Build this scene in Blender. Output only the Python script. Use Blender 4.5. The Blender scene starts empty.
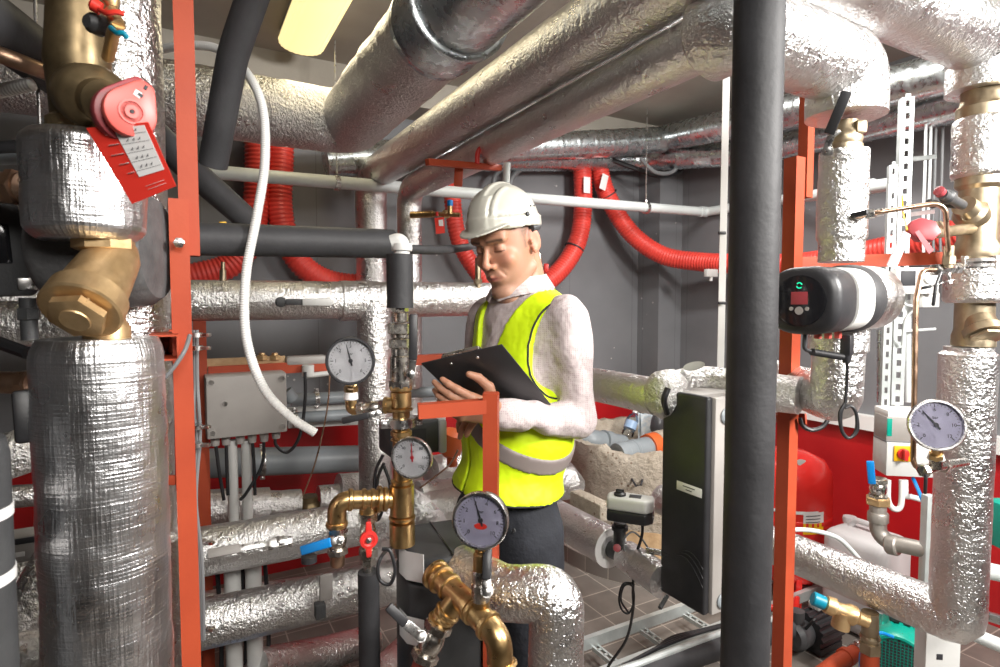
import bpy, bmesh, math, random
import numpy as np
from mathutils import Vector, Matrix, noise
PI = math.pi
random.seed(7)
SC = bpy.context.scene
COL = SC.collection
F = 580.0
PITCH = math.radians(3.0)
CAMZ = 1.55
TH = math.radians(28.9)
D2 = Vector((math.cos(TH), math.sin(TH), 0))      # along the back wall, to the right
D1 = Vector((-math.sin(TH), math.cos(TH), 0))     # along the right wall, away
UP = Vector((0, 0, 1))

def P(px, py, Y):
    """point of the place seen in direction (px,py) at distance Y in front of the viewer"""
    u = (px - 500) / F; v = (333.5 - py) / F
    d = Vector((u, math.cos(PITCH) + v * math.sin(PITCH), -math.sin(PITCH) + v * math.cos(PITCH)))
    return Vector((0, 0, CAMZ)) + d * (Y / d.y)
def DB(px, Y0): return Y0 / (1 - math.tan(TH) * (px - 500) / F)
def DA(px, Y0): return Y0 / (1 + (px - 500) / F / math.tan(TH))
def PB(px, py, Y0): return P(px, py, DB(px, Y0))
def PA(px, py, Y0): return P(px, py, DA(px, Y0))
def RP(w, Y): return w * 0.5 * Y / F
def lv(a, z): return Vector((a.x, a.y, z))

# ---------------------------------------------------------------- materials
MATS = {}
def mat(name, col, rough=0.5, metal=0.0, bump=None, emis=None, spec=0.5, build=None, coat=0.0):
    m = bpy.data.materials.new(name); m.use_nodes = True
    nt = m.node_tree; b = nt.nodes['Principled BSDF']
    b.inputs['Base Color'].default_value = (*col, 1)
    b.inputs['Roughness'].default_value = rough
    b.inputs['Metallic'].default_value = metal
    b.inputs['Specular IOR Level'].default_value = spec
    if coat: b.inputs['Coat Weight'].default_value = coat; b.inputs['Coat Roughness'].default_value = 0.1
    if emis:
        b.inputs['Emission Color'].default_value = (*emis[0], 1); b.inputs['Emission Strength'].default_value = emis[1]
    if build: build(nt, b)
    MATS[name] = m
    return m
def nd(nt, t, **kw):
    n = nt.nodes.new(t)
    for k, v in kw.items():
        if k in n.inputs: n.inputs[k].default_value = v
        else: setattr(n, k, v)
    return n
def L(nt, a, b): nt.links.new(a, b)
def mathn(nt, op, a, b=None, c=None):
    n = nt.nodes.new('ShaderNodeMath'); n.operation = op
    for i, x in enumerate((a, b, c)):
        if x is None: continue
        if hasattr(x, 'is_output'): L(nt, x, n.inputs[i])
        else: n.inputs[i].default_value = x
    return n.outputs[0]
def mixc(nt, fac, a, b):
    n = nt.nodes.new('ShaderNodeMix'); n.data_type = 'RGBA'
    for s, x in ((n.inputs[0], fac), (n.inputs[6], a), (n.inputs[7], b)):
        if hasattr(x, 'is_output'): L(nt, x, s)
        else: s.default_value = x if not isinstance(x, tuple) else (*x, 1)[:4]
    return n.outputs[2]
def ramp(nt, fac, stops):
    n = nt.nodes.new('ShaderNodeValToRGB'); e = n.color_ramp.elements
    while len(e) < len(stops): e.new(0.5)
    for i, (p, c) in enumerate(stops):
        e[i].position = p; e[i].color = (*c, 1) if isinstance(c, tuple) else (c, c, c, 1)
    L(nt, fac, n.inputs[0]); return n.outputs[0]
def coords(nt, which='Object'):
    return nt.nodes.new('ShaderNodeTexCoord').outputs[which]
def noisen(nt, vec, scale, detail=3, rough=0.55):
    n = nd(nt, 'ShaderNodeTexNoise', Scale=scale, Detail=detail, Roughness=rough); L(nt, vec, n.inputs['Vector']); return n.outputs['Fac']
def bumpn(nt, b, h, strength, dist, prev=None):
    n = nd(nt, 'ShaderNodeBump', Strength=strength, Distance=dist); L(nt, h, n.inputs['Height'])
    if prev is not None: L(nt, prev, n.inputs['Normal'])
    L(nt, n.outputs[0], b.inputs['Normal']); return n.outputs[0]

def foil_build(grid=1.0, crinkle=1.0, scale=1.0):
    def f(nt, b):
        uv = coords(nt, 'UV'); ob = coords(nt, 'Object')
        sep = nt.nodes.new('ShaderNodeSeparateXYZ'); L(nt, uv, sep.inputs[0])
        gx = mathn(nt, 'POWER', mathn(nt, 'ABSOLUTE', mathn(nt, 'SINE', mathn(nt, 'MULTIPLY', sep.outputs[0], PI / 0.009))), 6)
        gy = mathn(nt, 'POWER', mathn(nt, 'ABSOLUTE', mathn(nt, 'SINE', mathn(nt, 'MULTIPLY', sep.outputs[1], PI / 0.009))), 6)
        g = mathn(nt, 'MAXIMUM', gx, gy)
        vo = nd(nt, 'ShaderNodeTexVoronoi', Scale=34 * scale); vo.distance = 'EUCLIDEAN'
        warp = nt.nodes.new('ShaderNodeVectorMath'); warp.operation = 'ADD'
        nz = nd(nt, 'ShaderNodeTexNoise', Scale=14 * scale, Detail=3); L(nt, ob, nz.inputs['Vector'])
        sc = nt.nodes.new('ShaderNodeVectorMath'); sc.operation = 'SCALE'; sc.inputs['Scale'].default_value = 0.12
        L(nt, nz.outputs['Color'], sc.inputs[0]); L(nt, ob, warp.inputs[0]); L(nt, sc.outputs[0], warp.inputs[1])
        L(nt, warp.outputs[0], vo.inputs['Vector'])
        cr = vo.outputs['Distance']
        n2 = noisen(nt, ob, 9 * scale, 4, 0.6)
        h = mathn(nt, 'ADD', mathn(nt, 'MULTIPLY', cr, 0.35 if crinkle > 1.2 else 0.0), n2)
        n0 = bumpn(nt, b, h, 0.45 * crinkle, 0.014)
        n1 = bumpn(nt, b, noisen(nt, ob, 60 * scale, 3, 0.66), 0.85 * crinkle ** .5, 0.010, n0)
        bumpn(nt, b, g, 0.30 * grid, 0.0010, n1)
        r = ramp(nt, noisen(nt, ob, 11, 3), [(0.3, 0.25), (0.7, 0.40)])
        L(nt, r, b.inputs['Roughness'])
        c = ramp(nt, noisen(nt, ob, 5, 4), [(0.3, (0.68, 0.672, 0.665)), (0.7, (0.84, 0.832, 0.825))])
        L(nt, c, b.inputs['Base Color'])
    return f
mat('foil', (0.85, 0.85, 0.85), 0.25, 1.0, build=foil_build())
mat('foil_fine', (0.85, 0.85, 0.85), 0.25, 1.0, build=foil_build(0.6, 0.6))
def foil_big_b(nt, b):
    uv = coords(nt, 'UV'); ob = coords(nt, 'Object')
    mp = nt.nodes.new('ShaderNodeMapping'); mp.inputs['Scale'].default_value = (75, 9, 1); L(nt, uv, mp.inputs['Vector'])
    mp2 = nt.nodes.new('ShaderNodeMapping'); mp2.inputs['Scale'].default_value = (10, 150, 1); L(nt, uv, mp2.inputs['Vector'])
    a = noisen(nt, mp.outputs[0], 1.0, 3, .6); c = noisen(nt, mp2.outputs[0], 1.0, 2, .6)
    n0 = bumpn(nt, b, noisen(nt, ob, 16, 4, .6), .30, .012)
    n1 = bumpn(nt, b, a, .45, .006, n0); n2 = bumpn(nt, b, c, .40, .003, n1)
    sep = nt.nodes.new('ShaderNodeSeparateXYZ'); L(nt, uv, sep.inputs[0])
    g = mathn(nt, 'MAXIMUM', *[mathn(nt, 'POWER', mathn(nt, 'ABSOLUTE', mathn(nt, 'SINE', mathn(nt, 'MULTIPLY', sep.outputs[i], PI / 0.0055))), 8) for i in (0, 1)])
    bumpn(nt, b, g, .22, .001, n2)
    L(nt, ramp(nt, noisen(nt, ob, 12, 3), [(0.3, 0.24), (0.7, 0.38)]), b.inputs['Roughness'])
    L(nt, ramp(nt, noisen(nt, ob, 6, 4), [(0.3, (0.70, 0.70, 0.71)), (0.7, (0.86, 0.86, 0.87))]), b.inputs['Base Color'])
mat('foil_big', (0.85, 0.85, 0.85), 0.25, 1.0, build=foil_big_b)
mat('foil_crumpled', (0.85, 0.85, 0.85), 0.25, 1.0, build=foil_build(0.3, 1.5, 1.4))
def brushed(base, base2, rough=(0.25, 0.45), sc=20, bump=0.08):
    def f(nt, b):
        ob = coords(nt, 'Object')
        n = noisen(nt, ob, sc, 4, 0.6)
        L(nt, ramp(nt, n, [(0.3, base), (0.72, base2)]), b.inputs['Base Color'])
        L(nt, ramp(nt, noisen(nt, ob, sc * 2.3, 3), [(0.3, rough[0]), (0.7, rough[1])]), b.inputs['Roughness'])
        bumpn(nt, b, noisen(nt, ob, sc * 4, 3), bump, 0.0015)
    return f
mat('galvanised', (0.6, 0.64, 0.66), 0.3, 1.0, build=brushed((0.52, 0.56, 0.58), (0.74, 0.78, 0.79), (0.2, 0.38), 16, 0.04))
mat('zinc_coated', (0.58, 0.61, 0.60), 0.45, 0.55, build=brushed((0.50, 0.54, 0.53), (0.66, 0.70, 0.69), (0.38, 0.5), 12, 0.02))
mat('iron_pipe', (0.42, 0.40, 0.37), 0.5, 0.6, build=brushed((0.36, 0.33, 0.30), (0.52, 0.49, 0.45), (0.4, 0.55), 14, 0.05))
mat('steel', (0.6, 0.6, 0.6), 0.28, 1.0, build=brushed((0.5, 0.49, 0.48), (0.7, 0.69, 0.67), (0.2, 0.4), 30))
mat('nickel', (0.62, 0.6, 0.56), 0.25, 1.0, build=brushed((0.50, 0.46, 0.41), (0.70, 0.67, 0.62), (0.18, 0.34), 30))
mat('brass', (0.7, 0.45, 0.17), 0.3, 1.0, build=brushed((0.44, 0.28, 0.12), (0.66, 0.46, 0.22), (0.26, 0.42), 24))
mat('cast_brass', (0.7, 0.5, 0.28), 0.5, 0.85, build=brushed((0.55, 0.36, 0.17), (0.74, 0.53, 0.29), (0.36, 0.55), 24, 0.25))
mat('old_bronze', (0.25, 0.19, 0.11), 0.45, 0.8, build=brushed((0.13, 0.095, 0.05), (0.36, 0.27, 0.15), (0.3, 0.5), 14, 0.2))
mat('bronze', (0.38, 0.31, 0.22), 0.42, 0.9, build=brushed((0.30, 0.235, 0.15), (0.50, 0.42, 0.30), (0.3, 0.5), 16, 0.15))
mat('copper', (0.55, 0.32, 0.2), 0.35, 1.0, build=brushed((0.34, 0.21, 0.14), (0.60, 0.40, 0.28), (0.25, 0.45), 18))
def plain_noise(a, b_, sc=12, bump=0.1, bs=60, bd=0.004):
    def f(nt, b):
        ob = coords(nt, 'Object')
        L(nt, ramp(nt, noisen(nt, ob, sc, 4), [(0.3, a), (0.7, b_)]), b.inputs['Base Color'])
        bumpn(nt, b, noisen(nt, ob, bs, 3), bump, bd)
    return f
mat('black_foam', (0.03, 0.03, 0.032), 0.62, build=plain_noise((0.014, 0.014, 0.016), (0.032, 0.032, 0.035), 9, 0.25, 70))
mat('shell_grey', (0.1, 0.1, 0.1), 0.6, build=plain_noise((0.075, 0.075, 0.078), (0.13, 0.13, 0.132), 30, 0.5, 90))
mat('grey_foam', (0.055, 0.057, 0.06), 0.6, build=plain_noise((0.028, 0.028, 0.031), (0.056, 0.056, 0.06), 8, 0.25, 60))
mat('black_plastic', (0.022, 0.022, 0.024), 0.42, build=plain_noise((0.016, 0.016, 0.018), (0.03, 0.03, 0.033), 10, 0.12, 160, 0.002))
mat('charcoal_plastic', (0.05, 0.052, 0.055), 0.5, build=plain_noise((0.038, 0.039, 0.042), (0.066, 0.068, 0.07), 10, 0.25, 200, 0.002))
mat('black_gloss', (0.012, 0.012, 0.014), 0.12)
mat('cable_black', (0.016, 0.016, 0.018), 0.45)
mat('cable_grey', (0.16, 0.165, 0.17), 0.5)
mat('grey_plastic', (0.33, 0.335, 0.33), 0.5, build=plain_noise((0.31, 0.29, 0.27), (0.37, 0.345, 0.325), 8, 0.06, 160))
mat('light_plastic', (0.60, 0.60, 0.58), 0.45, build=plain_noise((0.56, 0.56, 0.54), (0.64, 0.64, 0.62), 8, 0.06, 160))
mat('white_plastic', (0.78, 0.78, 0.76), 0.45)
mat('white_conduit', (0.82, 0.82, 0.80), 0.4)
mat('white_pipe', (0.70, 0.74, 0.73), 0.35, build=plain_noise((0.62, 0.66, 0.655), (0.74, 0.78, 0.77), 5, 0.03, 100))
mat('pvc_grey', (0.27, 0.30, 0.32), 0.4, build=plain_noise((0.23, 0.26, 0.28), (0.31, 0.34, 0.36), 5, 0.03, 100))
mat('red_hose', (0.72, 0.045, 0.03), 0.4, build=plain_noise((0.66, 0.050, 0.038), (0.82, 0.075, 0.055), 6, 0.05, 60))
mat('red_paint', (0.50, 0.075, 0.03), 0.5, spec=0.3, build=plain_noise((0.36, 0.053, 0.022), (0.46, 0.075, 0.028), 5, 0.12, 110, 0.002))
mat('red_plastic', (0.62, 0.03, 0.025), 0.35)
mat('red_gloss', (0.68, 0.025, 0.02), 0.25, build=plain_noise((0.62, 0.022, 0.018), (0.72, 0.03, 0.022), 4, 0.03, 40))
mat('wine_plastic', (0.33, 0.05, 0.06), 0.4)
mat('coral_plastic', (0.72, 0.12, 0.10), 0.38)
mat('tag_red', (0.75, 0.04, 0.025), 0.45)
mat('tag_white', (0.82, 0.81, 0.80), 0.5)
mat('ink', (0.03, 0.03, 0.035), 0.6)
mat('blue_grip', (0.0, 0.22, 0.62), 0.4)
mat('teal_plastic', (0.0, 0.22, 0.33), 0.4)
mat('green_paint', (0.0, 0.30, 0.22), 0.35)
mat('yellow_plastic', (0.75, 0.42, 0.0), 0.45)
mat('pump_grey', (0.30, 0.30, 0.295), 0.6)
mat('dial', (0.92, 0.915, 0.92), 0.5)
mat('dial_violet', (0.62, 0.60, 0.74), 0.5)
mat('needle_red', (0.5, 0.02, 0.03), 0.5)
mat('sleeve_red', (0.33, 0.05, 0.03), 0.5)
mat('orange_plastic', (0.68, 0.13, 0.03), 0.45)
mat('status_green', (0.0, 0.6, 0.3), 0.4, emis=((0.0, 0.9, 0.45), 0.8))
mat('frosted_plastic', (0.75, 0.72, 0.72), 0.5)
mat('bottle_label', (0.35, 0.50, 0.72), 0.4)
mat('bag_dark', (0.06, 0.06, 0.065), 0.35)
mat('bag_print', (0.7, 0.72, 0.74), 0.4, build=plain_noise((0.45, 0.58, 0.70), (0.85, 0.85, 0.84), 40, 0.3, 30, 0.01))
mat('fibre_tan', (0.50, 0.33, 0.18), 0.9, build=plain_noise((0.42, 0.27, 0.14), (0.58, 0.40, 0.23), 20, 0.6, 90))
def clearm(name, tint, ior=1.45, glossw=0.08):
    m = bpy.data.materials.new(name); m.use_nodes = True; nt = m.node_tree; nt.nodes.clear()
    o = nt.nodes.new('ShaderNodeOutputMaterial'); mx = nt.nodes.new('ShaderNodeMixShader')
    t = nd(nt, 'ShaderNodeBsdfTransparent', Color=(*tint, 1)); g = nd(nt, 'ShaderNodeBsdfGlossy', Roughness=0.03)
    fr = nd(nt, 'ShaderNodeFresnel', IOR=ior)
    L(nt, fr.outputs[0], mx.inputs[0]); L(nt, t.outputs[0], mx.inputs[1]); L(nt, g.outputs[0], mx.inputs[2]); L(nt, mx.outputs[0], o.inputs[0])
    MATS[name] = m
clearm('clear_glass', (0.98, 0.98, 0.99), 1.35)
clearm('bottle_clear', (0.86, 0.90, 0.93), 1.5)

# ---------------------------------------------------------------- mesh builder
def frameM(o, z, x=None):
    z = Vector(z).normalized()
    if x is None: x = Vector((1, 0, 0)) if abs(z.x) < 0.8 else Vector((0, 1, 0))
    x = Vector(x); x = (x - z * x.dot(z))
    if x.length < 1e-6: x = z.orthogonal()
    x.normalize(); y = z.cross(x)
    return Matrix(((x.x, y.x, z.x, o[0]), (x.y, y.y, z.y, o[1]), (x.z, y.z, z.z, o[2]), (0, 0, 0, 1)))

def fillet_path(pts, rad, seg=8):
    pts = [Vector(p) for p in pts]
    if len(pts) < 3 or (not isinstance(rad, (list, tuple)) and rad <= 0): return pts
    out = [pts[0]]
    for i in range(1, len(pts) - 1):
        a, b, c = pts[i - 1], pts[i], pts[i + 1]
        u = (a - b).normalized(); w = (c - b).normalized()
        ang = u.angle(w)
        if ang > PI - 0.03: out.append(b); continue
        rr = rad if not isinstance(rad, (list, tuple)) else rad[i - 1]
        t = min(rr / math.tan(ang / 2), (a - b).length * 0.49, (c - b).length * 0.49)
        rr = t * math.tan(ang / 2)
        p0 = b + u * t; p1 = b + w * t
        ctr = b + (u + w).normalized() * (rr / math.sin(ang / 2))
        v0 = p0 - ctr; v1 = p1 - ctr; tot = v0.angle(v1); ax = v0.cross(v1).normalized()
        n = max(2, int(seg * tot / (PI / 2) + 0.5))
        for k in range(n + 1): out.append(ctr + Matrix.Rotation(tot * k / n, 3, ax) @ v0)
    out.append(pts[-1]); return out
def spline(pts, n=8):
    pts = [Vector(p) for p in pts]; out = []
    q = [pts[0] * 2 - pts[1]] + pts + [pts[-1] * 2 - pts[-2]]
    for i in range(1, len(q) - 2):
        p0, p1, p2, p3 = q[i - 1:i + 3]
        for k in range(n):
            t = k / n
            out.append(0.5 * ((2 * p1) + (p2 - p0) * t + (2 * p0 - 5 * p1 + 4 * p2 - p3) * t * t + (3 * p1 - p0 - 3 * p2 + p3) * t ** 3))
    out.append(pts[-1]); return out
def resample(pts, step):
    out = [pts[0]]; acc = 0
    L_ = [0]
    for a, b in zip(pts, pts[1:]): L_.append(L_[-1] + (b - a).length)
    tot = L_[-1]; n = max(2, int(tot / step)); j = 0; out = []
    for k in range(n + 1):
        s = tot * k / n
        while j < len(L_) - 2 and L_[j + 1] < s: j += 1
        seg = L_[j + 1] - L_[j]
        out.append(pts[j].lerp(pts[j + 1], 0 if seg == 0 else min(1, (s - L_[j]) / seg)))
    return out

class MB:
    def __init__(s): s.v = []; s.f = []; s.uv = []
    def add(s, vs, fs, uvs=None):
        o = len(s.v); s.v += [Vector(v) for v in vs]
        for i, f in enumerate(fs):
            s.f.append([o + k for k in f]); s.uv.append(uvs[i] if uvs else None)
        return s
    def tube(s, pts, r, n=20, fillet=0, seg=8, step=None, rf=None, cap=True, hollow=0):
        pts = fillet_path(pts, fillet, seg)
        if step: pts = resample(pts, step)
        vs = []; fs = []; uvs = []
        T = []
        for i in range(len(pts)):
            a = pts[max(0, i - 1)]; b = pts[min(len(pts) - 1, i + 1)]
            t = (b - a)
            T.append(t.normalized() if t.length > 1e-9 else (T[-1] if T else UP))
        x = T[0].orthogonal().normalized() if abs(T[0].z) > 0.9 else T[0].cross(UP).normalized()
        sl = 0; S = []
        rr0 = r if not callable(r) else r(0)
        for i, p in enumerate(pts):
            if i:
                sl += (p - pts[i - 1]).length
                x = x - T[i] * x.dot(T[i]); x.normalize()
            y = T[i].cross(x); S.append(sl)
            rr = r(sl) if callable(r) else r
            for k in range(n):
                a = 2 * PI * k / n
                q = rr * (rf(sl, a, p) if rf else 1)
                vs.append(p + (x * math.cos(a) + y * math.sin(a)) * q)
        for i in range(len(pts) - 1):
            for k in range(n):
                k2 = (k + 1) % n
                fs.append([i * n + k, i * n + k2, (i + 1) * n + k2, (i + 1) * n + k])
                c = 2 * PI * rr0 / n
                uvs.append([(c * k, S[i]), (c * (k + 1), S[i]), (c * (k + 1), S[i + 1]), (c * k, S[i + 1])])
        if cap:
            fs.append(list(range(n))[::-1]); uvs.append(None)
            fs.append([(len(pts) - 1) * n + k for k in range(n)]); uvs.append(None)
        return s.add(vs, fs, uvs)
    def lathe(s, prof, M, n=24, hexes=()):
        vs = []; fs = []; uvs = []; sl = 0; S = []
        for i, (r, z) in enumerate(prof):
            if i: sl += math.hypot(r - prof[i - 1][0], z - prof[i - 1][1])
            S.append(sl)
            for k in range(n):
                a = 2 * PI * k / n; q = r
                vs.append(M @ Vector((q * math.cos(a), q * math.sin(a), z)))
        rm = max(p[0] for p in prof); c = 2 * PI * rm / n
        for i in range(len(prof) - 1):
            for k in range(n):
                k2 = (k + 1) % n
                fs.append([i * n + k, i * n + k2, (i + 1) * n + k2, (i + 1) * n + k])
                uvs.append([(c * k, S[i]), (c * (k + 1), S[i]), (c * (k + 1), S[i + 1]), (c * k, S[i + 1])])
        if prof[0][0] > 1e-6: fs.append(list(range(n))[::-1]); uvs.append(None)
        if prof[-1][0] > 1e-6: fs.append([(len(prof) - 1) * n + k for k in range(n)]); uvs.append(None)
        return s.add(vs, fs, uvs)
    def hexn(s, r, z0, z1, M, n=6, ch=0.12):
        c = r * ch
        return s.lathe([(r - c, z0), (r, z0 + c * .6), (r, z1 - c * .6), (r - c, z1)], M, n)
    def box(s, c, size, M=None, bev=0.0, seg=2):
        bm = bmesh.new(); bmesh.ops.create_cube(bm, size=1)
        for v in bm.verts: v.co = Vector((v.co.x * size[0], v.co.y * size[1], v.co.z * size[2]))
        if bev > 0:
            bmesh.ops.bevel(bm, geom=list(bm.edges), offset=min(bev, min(size) * .49), segments=seg, affect='EDGES', profile=0.5)
        c = Vector(c)
        vs = [(M @ (v.co + c)) if M is not None else (v.co + c) for v in bm.verts]
        bm.verts.index_update(); fs = [[v.index for v in f.verts] for f in bm.faces]
        uvs = []
        for f in bm.faces:
            nn = f.normal; ax = max(range(3), key=lambda i: abs(nn[i])); o = [i for i in range(3) if i != ax]
            uvs.append([(v.co[o[0]], v.co[o[1]]) for v in f.verts])
        bm.free(); return s.add(vs, fs, uvs)
    def beam(s, a, b, w, h=None, up=None, bev=0.002):
        a = Vector(a); b = Vector(b); d = b - a
        M = frameM((a + b) / 2, d, up)
        return s.box((0, 0, 0), (w, h or w, d.length), M, bev)
    def prism(s, poly, d, M, bev=0.0, seg=2):
        """poly in the xy plane of M, extruded d along z"""
        bm = bmesh.new(); vs = [bm.verts.new((x, y, 0)) for x, y in poly]
        f = bm.faces.new(vs); r = bmesh.ops.extrude_face_region(bm, geom=[f])
        for v in [g for g in r['geom'] if isinstance(g, bmesh.types.BMVert)]: v.co.z += d
        bmesh.ops.recalc_face_normals(bm, faces=bm.faces)
        if bev > 0: bmesh.ops.bevel(bm, geom=[e for e in bm.edges if e.calc_face_angle(0) > 0.5], offset=bev, segments=seg, affect='EDGES', profile=0.5)
        bm.verts.index_update()
        return s._fin(bm, M)
    def _fin(s, bm, M):
        vs = [M @ v.co for v in bm.verts]; fs = [[v.index for v in f.verts] for f in bm.faces]
        bm.free(); return s.add(vs, fs)
    def sphere(s, c, r, M=None, nu=20, nv=12, sc=(1, 1, 1)):
        M = M if M is not None else Matrix.Translation(c)
        if M is not None and c is not None and M.translation != Vector(c): M = Matrix.Translation(c) @ M.to_3x3().to_4x4()
        return s.lathe([(max(1e-7, r * math.sin(PI * k / nv)), -r * math.cos(PI * k / nv)) for k in range(nv + 1)], M @ Matrix.Diagonal((*sc, 1)), nu)
    def text(s, body, size, M, ext=0.0003, align='CENTER'):
        c = bpy.data.curves.new('t', 'FONT'); c.body = body; c.size = size; c.extrude = ext; c.align_x = align; c.align_y = 'CENTER'
        c.resolution_u = 2
        o = bpy.data.objects.new('t', c); COL.objects.link(o)
        bpy.context.view_layer.update()
        me = bpy.data.meshes.new_from_object(o.evaluated_get(bpy.context.evaluated_depsgraph_get()))
        s.add([M @ v.co for v in me.vertices], [list(p.vertices) for p in me.polygons])
        bpy.data.objects.remove(o); bpy.data.curves.remove(c); bpy.data.meshes.remove(me); return s
    def build(s, name, m, parent=None, sharp=35, smooth=True, label=None, cat=None, group=None, kind=None, origin=None):
        vs = s.v
        if parent is not None:
            off = wloc(parent)
        else:
            xs = [v.x for v in vs]; ys = [v.y for v in vs]; zs = [v.z for v in vs]
            off = Vector(origin) if origin is not None else Vector(((min(xs) + max(xs)) / 2, (min(ys) + max(ys)) / 2, min(zs)))
        me = bpy.data.meshes.new(name)
        me.from_pydata([tuple(v - off) for v in vs], [], s.f)
        uvl = me.uv_layers.new(name='UVMap').data
        i = 0
        flat = []
        for f, u in zip(s.f, s.uv):
            if u: flat += [c for p in u for c in p]
            else: flat += [0.0, 0.0] * len(f)
        if len(flat) == len(uvl) * 2: uvl.foreach_set('uv', flat)
        me.validate()
        me.update()
        if smooth:
            me.shade_smooth(); me.set_sharp_from_angle(angle=math.radians(sharp))
        me.materials.append(MATS[m])
        o = bpy.data.objects.new(name, me); COL.objects.link(o)
        if parent is not None:
            o.parent = parent; o.location = (0, 0, 0)
            if wl_own.get(parent.name) is None: wl_own[parent.name] = off
            wl_own[o.name] = off
        else:
            o.location = off; wl_own[o.name] = off
        tag(o, label, cat, group, kind)
        return o
wl_own = {}
def wloc(o): return wl_own[o.name]
def tag(o, label=None, cat=None, group=None, kind=None):
    for k, v in (('label', label), ('category', cat), ('group', group), ('kind', kind)):
        if v: o[k] = v
    return o
def thing(name, label, cat, loc, group=None):
    o = bpy.data.objects.new(name, None); COL.objects.link(o); o.location = loc; o.empty_display_size = 0.05
    wl_own[o.name] = Vector(loc); tag(o, label, cat, group); return o
def slab(name, m, a0, a1, b0, b1, z0, z1):
    me = bpy.data.meshes.new(name); bm = bmesh.new(); bmesh.ops.create_cube(bm, size=1)
    for v in bm.verts: v.co = Vector(((a0 + a1) / 2 + v.co.x * (a1 - a0), (b0 + b1) / 2 + v.co.y * (b1 - b0), (z0 + z1) / 2 + v.co.z * (z1 - z0)))
    bm.to_mesh(me); bm.free(); me.materials.append(MATS[m])
    o = bpy.data.objects.new(name, me); COL.objects.link(o); o.rotation_euler = (0, 0, TH); o['kind'] = 'structure'; return o
def wr(amp, fr=9, seed=0):
    """hand-wrapped foil: slow wobble of the radius"""
    def f(s, a, p):
        q = p * fr + Vector((math.cos(a), math.sin(a), seed)) * 0.8
        return 1 + amp * noise.noise(q) + amp * 0.6 * noise.noise(q * 3.1)
    return f
def foilpipe(pts, r, label, fillet=None, amp=0.025, m='foil', n=40, step=0.02, name='insulated_pipe', group=None, cat='pipe', parent=None, build=True):
    b = MB(); b.tube(pts, r, n, fillet=r * 1.25 if fillet is None else fillet, seg=10, step=step, rf=wr(amp, seed=len(wl_own)))
    if parent is not None: return b.build(name, m, parent)
    return b.build(name, m, label=label, cat=cat, group=group)
# ---------------------------------------------------------------- camera
cam = bpy.data.objects.new('camera', bpy.data.cameras.new('camera')); COL.objects.link(cam)
cam.location = (0, 0, CAMZ); cam.rotation_euler = (PI / 2 - PITCH, 0, 0)
cam.data.sensor_width = 36; cam.data.lens = F * 36 / 1000; cam.data.clip_start = 0.02
cam.data.dof.use_dof = True; cam.data.dof.focus_distance = 1.6; cam.data.dof.aperture_fstop = 7.0
SC.camera = cam
SC.view_settings.view_transform = 'Standard'; SC.view_settings.look = 'None'; SC.view_settings.gamma = 1.0
SC.view_settings.exposure = 0.0; SC.view_settings.use_curve_mapping = False
SC.cycles.use_denoising = True
SC.cycles.max_bounces = 8; SC.cycles.glossy_bounces = 5; SC.cycles.diffuse_bounces = 4; SC.cycles.sample_clamp_indirect = 6

# ---------------------------------------------------------------- room
A0, A1, B0, B1, H = -3.2, 3.40, -3.0, 3.49, 2.85
def wall_b(nt, b):
    ob = coords(nt); sep = nt.nodes.new('ShaderNodeSeparateXYZ'); L(nt, ob, sep.inputs[0])
    base = ramp(nt, noisen(nt, ob, 2.2, 4), [(0.3, (0.165, 0.168, 0.178)), (0.7, (0.205, 0.208, 0.218))])
    sa = mathn(nt, 'ABSOLUTE', mathn(nt, 'SINE', mathn(nt, 'MULTIPLY', mathn(nt, 'ADD', sep.outputs[0], sep.outputs[1]), PI / 0.6)))
    seam = mathn(nt, 'LESS_THAN', sa, 0.012)
    c = mixc(nt, mathn(nt, 'MULTIPLY', seam, 0.5), base, (0.07, 0.07, 0.075))
    vo = nd(nt, 'ShaderNodeTexVoronoi', Scale=13.0, Randomness=1.0); L(nt, ob, vo.inputs['Vector'])
    sp = mathn(nt, 'MULTIPLY', mathn(nt, 'LESS_THAN', vo.outputs['Distance'], 0.09), mathn(nt, 'GREATER_THAN', noisen(nt, ob, 2.6, 2), 0.56))
    c = mixc(nt, mathn(nt, 'MULTIPLY', sp, 0.7), c, (0.62, 0.60, 0.56))
    L(nt, c, b.inputs['Base Color']); bumpn(nt, b, noisen(nt, ob, 60, 3), 0.08, 0.004)
mat('wall_grey', (0.19, 0.19, 0.2), 0.55, build=wall_b)
mat('ceiling_plaster', (0.5, 0.47, 0.42), 0.9, build=plain_noise((0.30, 0.275, 0.235), (0.42, 0.39, 0.34), 1.6, 0.2, 40))
mat('red_dado', (0.5, 0.012, 0.015), 0.32, build=plain_noise((0.40, 0.010, 0.014), (0.52, 0.016, 0.018), 3, 0.05, 30))
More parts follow.
